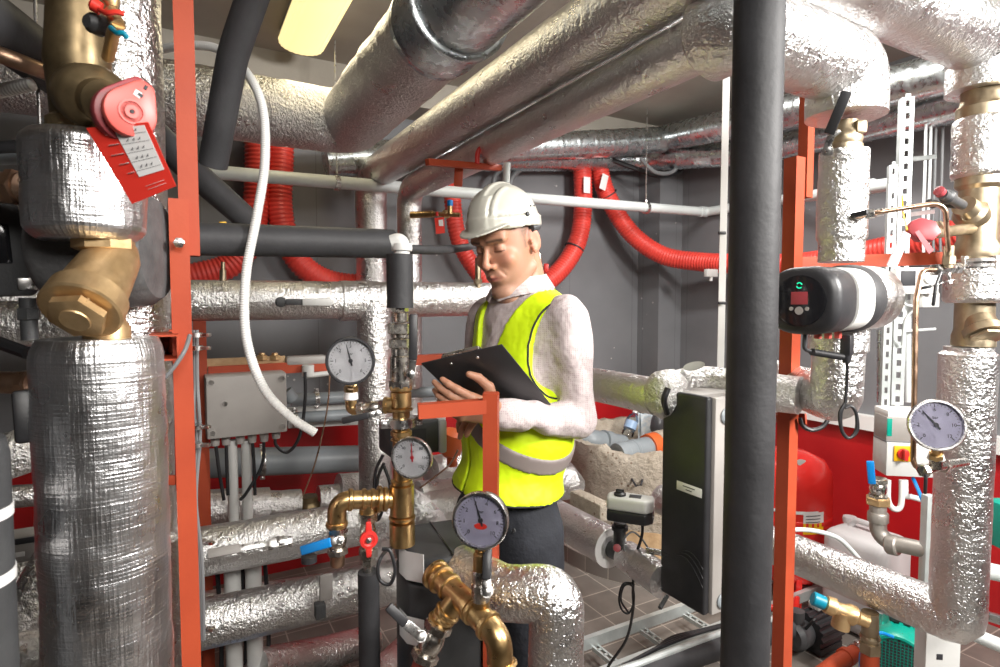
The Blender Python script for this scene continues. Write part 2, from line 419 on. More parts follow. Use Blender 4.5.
def tile_b(nt, b):
    ob = coords(nt)
    br = nd(nt, 'ShaderNodeTexBrick', Scale=1.0); br.offset = 0.0; br.squash = 1.0
    br.inputs['Brick Width'].default_value = 0.2; br.inputs['Row Height'].default_value = 0.2
    br.inputs['Mortar Size'].default_value = 0.0032; br.inputs['Mortar Smooth'].default_value = 0.1; br.inputs['Bias'].default_value = 0
    br.inputs['Color1'].default_value = (0.165, 0.145, 0.128, 1); br.inputs['Color2'].default_value = (0.20, 0.175, 0.155, 1)
    br.inputs['Mortar'].default_value = (0.42, 0.37, 0.32, 1)
    L(nt, ob, br.inputs['Vector'])
    n = ramp(nt, noisen(nt, ob, 7, 5), [(0.3, 0.78), (0.7, 1.12)])
    m = nt.nodes.new('ShaderNodeMix'); m.data_type = 'RGBA'; m.blend_type = 'MULTIPLY'; m.inputs[0].default_value = 1
    L(nt, br.outputs['Color'], m.inputs[6]); L(nt, n, m.inputs[7]); L(nt, m.outputs[2], b.inputs['Base Color'])
    bumpn(nt, b, br.outputs['Fac'], -0.4, 0.002)
mat('floor_tile', (0.2, 0.18, 0.16), 0.5, build=tile_b)
fl = slab('floor', 'floor_tile', A0, A1, B0, B1, -0.1, 0)
slab('ceiling', 'ceiling_plaster', A0, A1, B0, B1, H, H + 0.1)
slab('wall_back', 'wall_grey', A0, A1, B1, B1 + 0.1, 0, H)
slab('wall_right', 'wall_grey', A1, A1 + 0.1, B0, B1, 0, H)
slab('wall_left', 'wall_grey', A0 - 0.1, A0, B0, B1, 0, H)
slab('wall_front', 'wall_grey', A0, A1, B0 - 0.1, B0, 0, H)
slab('trim_1', 'wall_grey', 3.167, A1, 3.26, B1, 0, H)                 # pilaster in the corner
slab('trim_2', 'red_dado', A0, 3.167, B1 - 0.012, B1, 0, 0.84)        # red painted dado
slab('trim_3', 'red_dado', A1 - 0.012, A1, B0, 3.26, 0, 0.84)
slab('trim_4', 'white_plastic', A1 - 0.06, A1, B0, 3.26, 0.84, 0.92)   # white trunking above the dado
slab('trim_5', 'ceiling_plaster', A0, A1, B1 - 0.25, B1, H - 0.16, H)   # downstand beam

# ---------------------------------------------------------------- lamps of the room, and an added softbox fill
def area(name, loc, sx, sy, power, col, rot=0.0, target=None, spread=180):
    l = bpy.data.lights.new(name, 'AREA'); l.shape = 'RECTANGLE'; l.size = sx; l.size_y = sy; l.energy = power; l.color = col; l.spread = math.radians(spread)
    o = bpy.data.objects.new(name, l); COL.objects.link(o); o.location = loc
    if target is not None: o.rotation_euler = (Vector(target) - Vector(loc)).to_track_quat('-Z', 'Y').to_euler()
    else: o.rotation_euler = (0, 0, rot)
    return o
area('lamp_work', (2.15, 0.35, 2.35), 0.7, 0.5, 92, (1.0, 0.97, 0.93), target=(0.4, 1.9, 1.3), spread=150)
area('lamp_fill_softbox', (0.85, -0.75, 2.45), 1.0, 0.6, 23, (1.0, 0.96, 0.91), target=(0.25, 1.7, 1.0), spread=105)  # unseen softbox fill added behind the camera, not a ceiling fixture
area('lamp_ceiling_right', D2 * 2.3 + D1 * 1.6 + UP * 2.8, 0.16, 1.3, 45, (1.0, 0.97, 0.93), rot=TH)
w = bpy.data.worlds.new('World'); SC.world = w; w.use_nodes = True
w.node_tree.nodes['Background'].inputs[0].default_value = (0.8, 0.85, 1, 1); w.node_tree.nodes['Background'].inputs[1].default_value = 0.0
# ---------------------------------------------------------------- fluorescent lamp at the ceiling
pe = P(301, 57, 2.90); zc = pe.z
t = thing('ceiling_lamp', 'lit fluorescent ceiling lamp with long ribbed diffuser above the duct', 'lamp', lv(pe, H - 0.012) - D1 * 0.6)
mat('diffuser', (0.7, 0.66, 0.45), 0.3, emis=((1.0, 0.80, 0.36), 1.15))
Ml = frameM(lv(pe, H) - D1 * 0.62, D1, D2)
bb = MB(); bb.box((0, -0.022 if (frameM(pe, D1, D2) @ Vector((0, 1, 0)) - pe).z > 0 else 0.022, 0), (0.205, 0.035, 1.2), Ml, 0.006); bb.build('housing', 'white_plastic', t)
sgn = -1 if (Ml.to_3x3() @ Vector((0, 1, 0))).z > 0 else 1
dp = MB(); pr = []
for k in range(25):
    a = PI * k / 24; rr = 1 + 0.02 * math.cos(k * PI)
    pr.append((0.105 * math.cos(a) * rr, sgn * (0.038 + 0.055 * math.sin(a) ** 0.8 * rr)))
dp.prism(pr, 1.22, Ml @ Matrix.Translation((0, 0, -0.61)), 0.0); dp.build('diffuser', 'diffuser', t)
area('lamp_tube', lv(pe, H - 0.13) - D1 * 0.62, 0.12, 1.1, 3.2, (1.0, 0.88, 0.62), rot=TH)

# ---------------------------------------------------------------- overhead foil pipes
hA = 0.70; zA = CAMZ + hA
cA = Vector((.456, 1.125, zA)); fA = Vector((-.713, 3.24, zA)); eA = cA + D2 * 0.965
foilpipe([lv(fA, 0.55), fA, cA, eA, lv(eA, 2.118)], 0.086, 'thick foil-wrapped overhead pipe ending above the bronze fitting at far right', fillet=0.12, amp=0.012, m='foil_fine')
zB = CAMZ + 0.564
cB = Vector((.475, 1.224, zB)); fB = Vector((-.45, 2.90, zB)); eB = Vector((.830, 1.420, zB))
b = MB(); b.tube([lv(fB, 0.55), fB, cB + D1 * 0.05], 0.060, 36, fillet=0.09, seg=8, step=0.02, rf=wr(0.015))
t = thing('insulated_pipe', 'foil-wrapped overhead pipe that fattens at the bend above the black lever valve', 'pipe', lv(fB, .55))
b.build('pipe_cover', 'foil_fine', t)
b = MB(); b.tube([cB + D1 * 0.075, cB + D1 * 0.055, cB - D1 * 0.01, eB, lv(eB, zB - 0.118)], lambda s: 0.062 + 0.026 * min(1, s / 0.02), 44, fillet=0.055, seg=8, step=0.012, rf=wr(0.02, seed=4)); b.build('elbow_cover', 'foil', t)
# ---------------------------------------------------------------- big ventilation duct
zD = CAMZ + .757
cD = Vector((-.64, 2.49, zD))
t = thing('ventilation_duct', 'large foil-wrapped ventilation duct bending toward the lamp', 'duct', cD - UP * .13)
foilpipe([cD - D2 * 1.7, cD, cD - D1 * 0.98], 0.128, '', fillet=0.09, amp=0.045, m='foil_crumpled', n=48, parent=t, name='wrapped_duct')
b = MB(); b.tube([cD - D1 * 0.97, cD - D1 * 2.4], 0.124, 40); 
b.build('bare_duct', 'galvanised', t)
b = MB(); Mc = frameM(cD - D1 * 0.97, -D1)
b.lathe([(0.126, -0.02), (0.134, -0.02), (0.134, 0), (0.136, .005), (.134, .01), (0.134, 0.13), (0.142, 0.135), (0.142, 0.15), (.134, .155), (.126, .155)], Mc, 48); b.build('collar', 'galvanised', t)
# ---------------------------------------------------------------- spiral ducts
def spiral(pts, r, label, fillet=0.2, pitch=0.13):
    b = MB()
    def rf(s, a, p):
        q = (s / pitch) % 1.0
        return 1.035 if q < 0.09 else 1.0
    b.tube(pts, r, 36, fillet=fillet, seg=10, step=0.012, rf=rf)
    return b.build('spiral_duct', 'galvanised', label=label, cat='duct')
spiral([P(665, 138, 4.15), P(760, 118, 3.3), P(1000, 60, 2.35), P(1000, 60, 2.35) - D1 * 2.2], 0.088, 'upper galvanised spiral duct along the right wall near the ceiling')
spiral([P(430, 158, 3.55), P(640, 160, 4.35), P(755, 153, 3.75), P(1010, 92, 2.42), P(1010, 92, 2.42) - D1 * 2.2], 0.078, 'lower galvanised spiral duct running from back wall round to the right wall')
spiral([P(325, 160, 3.1), P(662, 140, 4.1)], 0.088, 'galvanised spiral duct along the back wall behind the overhead pipes')
# ---------------------------------------------------------------- white drain pipe
t = thing('drain_pipe', 'thin white drain pipe hanging across the grey back wall', 'pipe', PB(210, 172, 3.2))
wp = [PB(188, 170, 3.4), PB(500, 196, 3.4), PB(706, 212, 3.4), P(760, 203, 3.9), P(893, 184, 2.75)]
b = MB(); b.tube(wp, 0.032, 20, fillet=0.06); b.build('pipe', 'white_pipe', t)
b = MB()
for q, d in ((wp[2] + (wp[1] - wp[2]).normalized() * .03, wp[2] - wp[1]), (P(868, 187, 2.9), wp[4] - wp[3])):
    b.lathe([(.033, -.03), (.038, -.03), (.038, .03), (.033, .03)], frameM(q, d), 20)
b.build('socket', 'white_pipe', t)
for px, py in ((337, 183), (646, 208)):
    q = PB(px, py, 3.4)
    b = MB(); b.lathe([(.034, -.012), (.039, -.012), (.039, .012), (.034, .012)], frameM(q, D2), 20); b.box((0, 0, .045), (.012, .02, .02), Matrix.Translation(q), .002)
    b.tube([q + UP * .04, lv(q, H)], 0.004, 8); b.build('hanger', 'steel', t)
# ---------------------------------------------------------------- makers of repeated kinds
def toview(p):
    d = Vector((0, 0, CAMZ)) - Vector(p); return d.normalized()
def bar(b, a, c, w, wall=0.003, up=None):
    """hollow square tube with open ends"""
    a = Vector(a); c = Vector(c); d = c - a; M = frameM(a, d, up); l = d.length; h = w / 2; k = h - wall
    vs = []; 
    for z in (0, l):
        for q in (h, k):
            for sx, sy in ((-1, -1), (1, -1), (1, 1), (-1, 1)): vs.append(M @ Vector((sx * q, sy * q, z)))
    fs = []
    for i in range(4):
        j = (i + 1) % 4
        fs += [[i, j, 8 + j, 8 + i], [4 + j, 4 + i, 12 + i, 12 + j], [i, 4 + i, 4 + j, j], [8 + i, 8 + j, 12 + j, 12 + i]]
    return b.add(vs, fs)
def post(pts, w, label, up=None, m='red_paint', name='steel_post', cat='post', parent=None, closed=False, group=None):
    b = MB()
    if closed: b.beam(pts[0], pts[1], w, w, up, 0.002)
    else: bar(b, pts[0], pts[1], w, 0.003, up)
    return b.build(name, m, parent, sharp=30, label=label, cat=cat, group=group)
def cable(pts, r, label, m='cable_black', name='cable', cat='cable', n=8, spl=True, parent=None, group=None, rf=None, step=None):
    b = MB(); b.tube(spline(pts, 8) if spl else pts, r, n, rf=rf, step=step)
    return b.build(name, m, parent) if parent is not None else b.build(name, m, label=label, cat=cat, group=group)
def corrugated(pts, r, label, m='red_hose', pitch=0.012, amp=0.07, name='corrugated_hose', cat='hose', n=28, group=None, parent=None):
    b = MB(); b.tube(pts, r, n, step=pitch / 4, rf=lambda s, a, p: 1 - amp * (0.5 + 0.5 * math.cos(2 * PI * round(s / pitch * 4) / 4)))
    return b.build(name, m, parent, sharp=80, label=label, cat=cat, group=group)
def gauge(c, face, r, label, nums, needle_deg, depth=0.03, dial='dial', rim='steel', needle='ink', updir=UP, logo=None, hub='ink', stem=None, stem_r=0.007):
    """round dial gauge; c centre of its face, face the direction it looks at"""
    c = Vector(c); f = Vector(face).normalized()
    up = (updir - f * updir.dot(f)).normalized(); x = up.cross(f)
    M = frameM(c, f, x)
    t = thing('pressure_gauge', label, 'gauge', c - up * r)
    b = MB(); b.lathe([(r * .55, -depth), (r * .92, -depth * .9), (r * .97, -depth * .2), (r * .99, -.008), (r*.90, -.008)], M, 48); b.build('case', 'black_plastic' if rim != 'steel_all' else 'steel', t)
    b = MB(); b.lathe([(r * .985, -depth * .32), (r * 1.03, -depth * .25), (r * 1.04, 0.0), (r * 1.0, .003), (r * .93, .003), (r * .92, -.001), (r * .91, -.006)], M, 56); b.build('bezel', 'steel' if rim.startswith('steel') else rim, t)
    b = MB(); b.lathe([(1e-6, -.0055), (r * .93, -.0055)], M, 48); dl = b.build('dial', dial, t)
    b = MB(); n = len(nums); 
    for i in range(n * 5 - 4):
        a = math.radians(225 - 270 * i / (n * 5 - 5)); big = i % 5 == 0
        q = r * .84; ln = r * (.12 if big else .06)
        Mk = M @ Matrix.Rotation(a, 4, 'Z')
        b.box((q - ln / 2, 0, -.0048), (ln, r * (.028 if big else .014), .0006), Mk)
    b.build('scale_marks', 'ink', dl)
    b = MB()
    for i, s in enumerate(nums):
        a = math.radians(225 - 270 * i / (n - 1)); b.text(s, r * .20, M @ Matrix.Translation((math.cos(a) * r * .62, math.sin(a) * r * .62, -.0048)), .0002)
    b.text('bar', r * .16, M @ Matrix.Translation((0, r * .3, -.0048)), .0002)
    b.build('numerals', 'ink', dl)
    if logo:
        b = MB(); b.lathe([(1e-6, 0), (r * .16, 0), (r * .16, .0006)], M @ Matrix.Translation((0, -r * .22, -.0052)) @ Matrix.Diagonal((1.5, .7, 1, 1)), 24); b.build('emblem', logo, dl)
    b = MB(); Mn = M @ Matrix.Rotation(math.radians(90 - needle_deg), 4, 'Z')
    b.prism([(-r * .22, -r * .035), (-r * .22, r * .035), (0, r * .04), (r * .72, 0.0004), (r * .72, -0.0004), (0, -r * .04)], .0008, Mn @ Matrix.Translation((0, 0, -.004)))
    b.lathe([(r * .09, 0), (r * .09, .0015), (r * .04, .0018)], M @ Matrix.Translation((0, 0, -.004)), 20); b.build('needle', needle, t)
    b = MB(); b.lathe([(1e-6, .0012), (r * .93, .0012)], M, 40); b.build('glass', 'clear_glass', t)
    if stem is not None:
        s0 = c - f * depth * .5 - up * r * .92; s1 = Vector(stem)
        b = MB(); b.tube([s0, s1], stem_r, 16); Mh = frameM(s0 + (s1 - s0) * .35, s1 - s0); b.hexn(stem_r * 1.55, 0, stem_r * 1.6, Mh); b.build('stem', 'brass', t)
    return t
def fitting(b, a, c, r, ends=1.28, hexend=True, n=24, hl=0.22):
    """valve/fitting body between a and c with hex ends and a rounded belly"""
    a = Vector(a); c = Vector(c); d = c - a; l = d.length; M = frameM(a, d)
    if hexend:
        b.hexn(r * ends, 0, l * hl, M, 6 if hexend is True else hexend); b.hexn(r * ends, l * (1 - hl), l, M, 6 if hexend is True else hexend)
    b.lathe([(r * .86, l * .05), (r * .86, l * hl), (r, l * (hl + .08)), (r * 1.12, l * .42), (r * 1.12, l * .58), (r, l * (.92 - hl)), (r * .86, l * (1 - hl)), (r * .86, l * .95)], M, n)
    return M
def lever(b1, b2, s, stemd, ld, l, w=0.012, grip=0.62, bend=0.35, drop=None):
    """flat steel lever b1 with a sleeve b2; s stem foot, stemd stem direction, ld lever direction"""
    s = Vector(s); stemd = Vector(stemd).normalized(); ld = Vector(ld).normalized(); ld = (ld - stemd * ld.dot(stemd)).normalized()
    M = frameM(s, stemd, ld)
    b1.lathe([(w * .55, -.004), (w * .55, .008), (w * .4, .010), (w * .4, .014)], M, 16); b1.hexn(w * .62, .0155, .021, M)
    b1.prism([(-w * .8, -w * .6), (w * .8, -w * .7), (w * 1.6, -w * .4), (w * 1.6, w * .4), (w * .8, w * .7), (-w * .8, w * .6)], .003, M @ Matrix.Translation((0, 0, .012)), .0006)
    h = l * .16 * bend
    q0 = Vector((w * 1.5, 0, .0135)); q1 = Vector((w * 1.5 + l * .14, 0, .0135 + h)); q2 = Vector((l, 0, .0135 + h))
    g = q1.lerp(q2, 1 - grip) if grip < .99 else q1
    for p, q in ((q0, q1), (q1, g)):
        if (q - p).length > 1e-4: b1.beam(M @ p, M @ q, w * .8, .003, M.to_3x3() @ Vector((0, 1, 0)), .0005)
    b2.beam(M @ g, M @ q2, w * 1.15, .007, M.to_3x3() @ Vector((0, 1, 0)), .003)
def ball_valve(a, c, r, stemd, ld, l, label, body='nickel', grip='black_plastic', group=None, w=0.012, cat='valve', gr=.62, bend=.35, hexend=True):
    a = Vector(a); c = Vector(c); stemd = Vector(stemd).normalized(); ax = (c - a).normalized(); stemd = (stemd - ax * stemd.dot(ax)).normalized()
    t = thing('ball_valve', label, cat, a if a.z < c.z else c, group)
    b = MB(); fitting(b, a, c, r, hexend=hexend); m = (a + c) / 2
    b.lathe([(r * .62, r * .7), (r * .62, r * 1.35), (r * .5, r * 1.4)], frameM(m, stemd), 16); b.build('valve_body', body, t)
    b1 = MB(); b2 = MB(); lever(b1, b2, m + stemd * r * 1.4, stemd, ld, l, w, gr, bend)
    h = b1.build('lever', 'steel', t); b2.build('lever_grip', grip, h)
    return t
def vlever(par, a, b_, c, ws, wg, grip, steel='steel'):
    a, b_, c = Vector(a), Vector(b_), Vector(c); v = toview(b_)
    b1 = MB(); b1.beam(a, b_, .003, ws, v, .0006); h = b1.build('lever', steel, par)
    b2 = MB(); b2.beam(b_, c, .007, wg, v, .0028); b2.build('lever_grip', grip, h)
    b3 = MB(); M = frameM(a, v); b3.lathe([(ws * .6, -.012), (ws * .6, .002)], M, 16); b3.hexn(ws * .55, .002, .008, M); b3.build('spindle_nut', steel, h)
def fixed_valve(a, c, r, label, body='nickel', **k):
    t = thing('ball_valve', label, 'valve', a if a.z < c.z else c); b = MB(); fitting(b, a, c, r, **k); b.build('valve_body', body, t); return t
def clampring(b, c, ax, r, w=0.012, ears=None):
    M = frameM(c, ax, ears); b.lathe([(r, -w / 2), (r + .003, -w / 2), (r + .003, w / 2), (r, w / 2)], M, 28)
    if ears is not None:
        for s in (-1, 1):
            b.box((s * (r + .009), 0, 0), (.018, .012, w), M, .001); b.hexn(.005, -.009, .009, M @ Matrix.Translation((s * (r + .011), 0, 0)) @ Matrix.Rotation(PI / 2, 4, 'X'))
    return b
def card(corners, th, m, name, parent=None, **kw):
    """thin sheet with its own thickness"""
    q = [Vector(c) for c in corners]; n = (q[1] - q[0]).cross(q[-1] - q[0]).normalized(); k = len(q)
    b = MB(); b.add(q + [p + n * th for p in q], [list(range(k))[::-1], list(range(k, 2 * k))] + [[i, (i + 1) % k, k + (i + 1) % k, k + i] for i in range(k)])
    return b.build(name, m, parent, smooth=False, **kw)
# ================================================================ LEFT FOREGROUND
c1 = P(105, 500, 0.85); top1 = P(97, 338, 0.85)
b = MB(); zt = top1.z
b.tube([lv(c1, 0.02), lv(c1, zt)], lambda s: 0.083 * (1 if s < zt - 0.05 else 1 - 0.10 * ((s - zt + 0.05) / 0.03) ** 2 if s < zt else .8), 64, step=0.008, rf=wr(0.03, 13, 2))
b.build('insulated_pipe', 'foil_big', label='wide upright foil-wrapped pipe in the left foreground under the brass strainer', cat='pipe')
# strainer
yb = 0.85
t = thing('strainer', 'big cast brass strainer with hex plug between two foil-wrapped pipe sections', 'strainer', lv(c1, zt))
q0 = P(112, 330, yb); q1 = P(108, 244, yb); b = MB()
M = frameM(lv(c1, zt - .004) + Vector((.012, 0, 0)), UP); hh = q1.z - zt + .01
b.lathe([(.030, 0), (.030, .02), (.024, .03), (.026, hh * .5), (.028, hh * .8), (.030, hh)], M, 32)
b.hexn(.040, hh - .016, hh + .004, M, 8)
s0 = P(113, 258, .86); s1 = P(80, 312, .775)
Ms = frameM(s0, s1 - s0); l = (s1 - s0).length
b.lathe([(.028, -.02), (.036, 0), (.040, l * .35), (.043, l * .65), (.044, l * .72), (.049, l * .74), (.050, l * .98), (.047, l)], Ms, 40)
b.beam(s0 - (s1 - s0) * .02 + toview(s0) * .039, s0.lerp(s1, .8) + toview(s0) * .043, .004, .004, None, .001)
b.build('body', 'cast_brass', t)
b = MB(); b.hexn(.036, l, l + .016, Ms, 6); b.lathe([(.020, l + .014), (.018, l + .018), (.002, l + .017)], Ms, 24); b.build('plug', 'cast_brass', t)
# foil section above
c2 = P(86, 190, .85); z2a = P(86, 241, .85).z; z2b = P(86, 138, .85).z
b = MB(); b.tube([lv(c2, z2a), lv(c2, z2b)], lambda s: .076 * (1 - .22 * max(0, 1 - s / .02) ** 2 - .12 * max(0, 1 - (z2b - z2a - s) / .015) ** 2), 64, step=.004, rf=wr(.03, 16, 5))
b.build('insulated_pipe', 'foil_big', label='short foil-wrapped pipe section behind the red hanging tag', cat='pipe')
# bronze valve with handwheel
c3 = P(78, 60, .86)
t = thing('balancing_valve', 'dark bronze balancing valve with coral red handwheel at upper left', 'valve', lv(c3, z2b))
b = MB(); M = frameM(lv(c3, z2b - .01), UP); hh = .36
b.lathe([(.042, 0), (.042, .035), (.036, .04), (.038, .08), (.042, .12), (.038, .17), (.036, .20), (.041, .205), (.041, .235), (.036, .24), (.035, hh)], M, 32)
w0 = P(85, 95, .84); w1 = P(122, 108, .74)
Mw = frameM(w0, w1 - w0); lw = (w1 - w0).length
b.lathe([(.042, 0), (.044, lw * .3), (.040, lw * .36), (.028, lw * .42), (.028, lw * .6), (.022, lw * .65), (.018, lw)], Mw, 32)
b.build('body', 'old_bronze', t)
wf = (toview(w1) * .8 + Vector((.35, 0, .15))).normalized()
Mh = frameM(P(131, 112, .735), wf, Vector((.7, -.1, .75)))
b = MB(); pr = []
for k in range(20):
    a = PI / 2 * .72 + (2 * PI - PI * .72) * k / 19; pr.append((.030 * math.cos(a), .030 * math.sin(a)))
pr += [(.036, -.014), (.044, -.008), (.044, .008), (.036, .014)]
b.prism([(x * 1.18, y * 1.18) for x, y in pr], .018, Mh @ Matrix.Translation((0, 0, -.034)), .003); hub = b.build('hub', 'wine_plastic', t)
b = MB(); b.prism(pr, .014, Mh @ Matrix.Translation((0, 0, -.012)), .003)
b.lathe([(.015, .002), (.015, .0035), (.0125, .0035), (.012, .0005), (.008, .0005), (.008, .004), (.003, .004), (.002, .001)], Mh, 28); wh = b.build('handwheel', 'coral_plastic', t)
b = MB(); b.box((.024, .004, .0022), (.008, .008, .001), Mh, .0004); b.build('window', 'tag_white', wh)
b = MB(); b.box((.037, 0, .0022), (.006, .004, .001), Mh, .0004); b.lathe([(.0022, .0), (.0022, .0045)], Mh, 8); b.box((.0245, .001, .003), (.004, .006, .0006), Mh); b.build('recess', 'ink', wh)
# tag
g0 = [(86, 128), (148, 122), (176, 186), (132, 204)]
cs = [P(x, y, .735 + .02 * (y - 120) / 80) for x, y in g0]
tg = card(cs, .0008, 'tag_red', 'hanging_tag', label='red paper tag with handwritten white table hanging from the coral handwheel', cat='tag')
def bil(cs, u, v, off=.0006):
    n = (cs[1] - cs[0]).cross(cs[3] - cs[0]).normalized()
    if n.dot(toview(cs[0])) < 0: n = -n
    return (cs[0] * (1 - u) + cs[1] * u) * (1 - v) + (cs[3] * (1 - u) + cs[2] * u) * v + n * (off + .0008)
card([bil(cs, .42, .04), bil(cs, .93, .04), bil(cs, .93, .72), bil(cs, .42, .72)], .0003, 'tag_white', 'table_field', tg)
b = MB()
for i in range(5):
    v = .14 + i * .125; a_ = bil(cs, .44, v, .0012); c_ = bil(cs, .91, v, .0012); b.beam(a_, c_, .0006, .0002)
    for j in range(3): b.tube([bil(cs, .56 + .1 * j + .03 * math.sin(q * 2.2), v - .03 - .035 * (q % 2), .0014) for q in range(3)], .0004, 4)
b.build('handwriting', 'ink', tg)
b = MB()
for i in range(5): b.beam(bil(cs, .25 - .05 * (i % 2) - .1 * (i == 2), .12 + i * .13, .0008), bil(cs, .38, .12 + i * .13, .0008), .0028, .0003)
for i in range(2): b.beam(bil(cs, .45, .86 + .05 * i, .0008), bil(cs, .85, .86 + .05 * i, .0008), .0012, .0003)
b.build('printed_lines', 'tag_white', tg)
# drain cock with red and blue caps
t = thing('test_point', 'small brass test point with red and blue capped nozzles at the upper left', 'fitting', P(112, 55, .80))
b = MB(); b.tube([P(108, 58, .82), P(113, 34, .79), P(118, 24, .78)], .008, 16, fillet=.01); b.tube([P(112, 12, .79), P(118, 26, .78)], .009, 14); b.lathe([(.006, -.01), (.011, 0), (.011, .012), (.006, .02)], frameM(P(111, 0, .79), Vector((-.2, 0, 1))), 16); b.build('nozzle', 'cast_brass', t)
b = MB(); b.tube(spline([P(98, 8, .78), P(106, 13, .765), P(116, 12, .765), P(124, 14, .77)], 5), .0035, 8); b.lathe([(.008, 0), (.0085, .010), (.005, .013)], frameM(P(101, 9, .78), Vector((-.6, -.3, .3))), 14); b.build('cap', 'tag_red', t)
b = MB(); b.tube(spline([P(111, 28, .775), P(117, 33, .765), P(123, 33, .765), P(127, 38, .77)], 5), .0035, 8); b.build('cap_strap', 'teal_plastic', t)
b = MB(); b.lathe([(.012, -.006), (.014, 0), (.013, .014), (.008, .02)], frameM(P(101, 26, .80), Vector((-.3, -.9, -.1))), 16); b.build('knob', 'charcoal_plastic', t)
# second riser behind
c4 = P(127, 300, 1.02)
b = MB(); b.tube([lv(c4, .02), lv(c4, H - .01)], lambda s: .066 if s > 1.12 else .066 + .012 * max(0, min(1, (s - .8) / .05)), 44, step=.012, rf=wr(.025, 14, 9))
b.build('insulated_pipe', 'foil', label='tall foil-wrapped riser standing behind the left foreground pipe', cat='pipe')
cb = P(134, 250, .97); M = frameM(cb - D2 * .06, (D2 * .94 - D1 * .3).normalized())
b = MB(); b.lathe([(.078, -.055), (.092, -.040), (.095, -.02), (.095, .060), (.092, .085), (.080, .101), (.05, .105), (.002, .106)], M, 48)
sh = b.build('insulation_shell', 'shell_grey', label='rounded dark grey moulded insulation shell beside the brass strainer', cat='insulation')
# ---------------------------------------------------------------- red steel frame at left
b = MB(); p0 = P(190, 256, 1.02); bar(b, p0, lv(p0, H), .031, .003, D2)
t = thing('steel_post', 'red steel hanging post at left with bolted plate', 'post', p0); b.build('tube', 'red_paint', t, sharp=30)
p1 = P(186, 470, 1.0)
t = thing('pipe_rack', 'tall red steel upright with open-ended square arm beside the left foreground pipe', 'rack', lv(p1, 0))
b = MB(); bar(b, lv(p1, 0), lv(p1, P(180, 200, 1.0).z), .030, .003, D2); b.build('upright', 'red_paint', t, sharp=30)
pa = P(164, 348, .93); b = MB(); bar(b, pa, pa + D1 * .13, .042, .003, D2); b.box((.0, 0, .12), (.05, .05, .006), frameM(pa, D1, D2), .001); b.build('arm', 'red_paint', t, sharp=30)
b = MB(); b.hexn(.009, 0, .008, frameM(P(179, 243, .975), -D1)); b.hexn(.006, 0, .014, frameM(P(179, 243, .975), -D1)); b.build('bolt', 'steel', t)
b = MB(); b.beam(P(170, 485, .985), P(170, 475, .985), .02, .006); b.build('lug', 'red_paint', t)
cable([P(157, 385, .93), P(170, 372, .93), P(184, 352, .94), P(190, 335, .96)], .0035, 'thin grey cable looping from the open square arm at left', 'cable_grey')
# bundle of grey cables down the frame
t = thing('cable_bundle', 'grey cables clipped along the red upright at left', 'cable', P(194, 560, 1.03))
for i in range(3):
    cable([P(192 + i * 2.5, 330, 1.08), P(193 + i * 2.2, 380, 1.08), P(190 + i * 4.5, 410, 1.07), P(195 + i * 2.5, 440, 1.08), P(194 + i, 500, 1.06), P(199 + i * 1.5, 560, 1.05), P(202 + i, 640, 1.05)], .0032, '', 'cable_grey', parent=t)
for py in (335, 348, 427, 445, 543, 629):
    b = MB(); b.lathe([(.009, -.004), (.011, -.004), (.011, .004), (.009, .004)], frameM(P(196 + (py > 500) * 4, py, 1.06), UP), 16); b.box((.018, 0, 0), (.016, .01, .006), frameM(P(196 + (py > 500) * 4, py, 1.06), UP), .001); b.build('clip', 'steel', t)
# ---------------------------------------------------------------- things at the left edge
t = thing('actuator', 'dark grey plastic actuator with slot at the left edge', 'actuator', P(18, 305, .95))
b = MB(); Ma = frameM(P(14, 250, .95), toview(P(14, 250, .95)), Vector((1, 0, 0)))
b.prism([(-.07, -.075), (.020, -.075), (.034, -.05), (.022, .04), (.010, .075), (-.07, .08)], .06, Ma @ Matrix.Translation((0, 0, -.05)), .006); b.build('housing', 'charcoal_plastic', t)
b = MB(); b.box((-.012, .01, .011), (.018, .062, .004), Ma, .002); b.build('slot', 'black_gloss', t)
b = MB(); b.box((.012, -.055, .011), (.026, .02, .006), Ma, .002); b.build('latch', 'steel', t)
b = MB(); b.tube([P(28, 298, .95), P(30, 340, .95)], .012, 16); b.hexn(.016, 0, .02, frameM(P(29, 320, .95), UP)); b.build('coupling', 'charcoal_plastic', t)
b = MB(); b.tube([P(-60, 186, .86), P(24, 188, .86)], .0225, 24); b.hexn(.028, 0, .014, frameM(P(12, 188, .86), Vector((1, 0, 0)))); b.build('copper_pipe', 'copper', label='short copper pipe entering the upper foil section at the left edge', cat='pipe')
b = MB(); b.tube([P(-60, 381, .86), P(32, 383, .86)], .0165, 24); b.hexn(.021, 0, .014, frameM(P(22, 383, .86), Vector((1, 0, 0)))); b.build('copper_pipe', 'copper', label='short copper pipe entering the wide foreground pipe at the left edge', cat='pipe')
b = MB(); b.prism([(-.013, -.037), (.013, -.037), (.015, .036), (-.013, .036)], .010, frameM(P(25, 416, .80), toview(P(25, 416, .80)), Vector((1, 0, .12))), .005); b.build('isolating_valve', 'black_plastic', label='black plastic valve handle hanging under the copper pipe at left', cat='valve')
cable([P(-20, 335, .9), P(8, 346, .88), P(28, 353, .87)], .010, 'thick black cable at the left edge above the black handle')
b = MB(); b.tube([P(-40, 0, .95), P(15, 40, 1.05), P(60, 75, 1.25)], .048, 32, fillet=.1); b.build('foam_pipe', 'grey_foam', label='thick dark foam-covered pipe slanting at the top left corner', cat='pipe')
b = MB(); b.tube([P(-30, 44, .98), P(20, 62, 1.0), P(60, 78, 1.1)], .014, 20, fillet=.05); b.build('copper_pipe', 'copper', label='slanting copper pipe under the dark foam pipe at top left', cat='pipe')
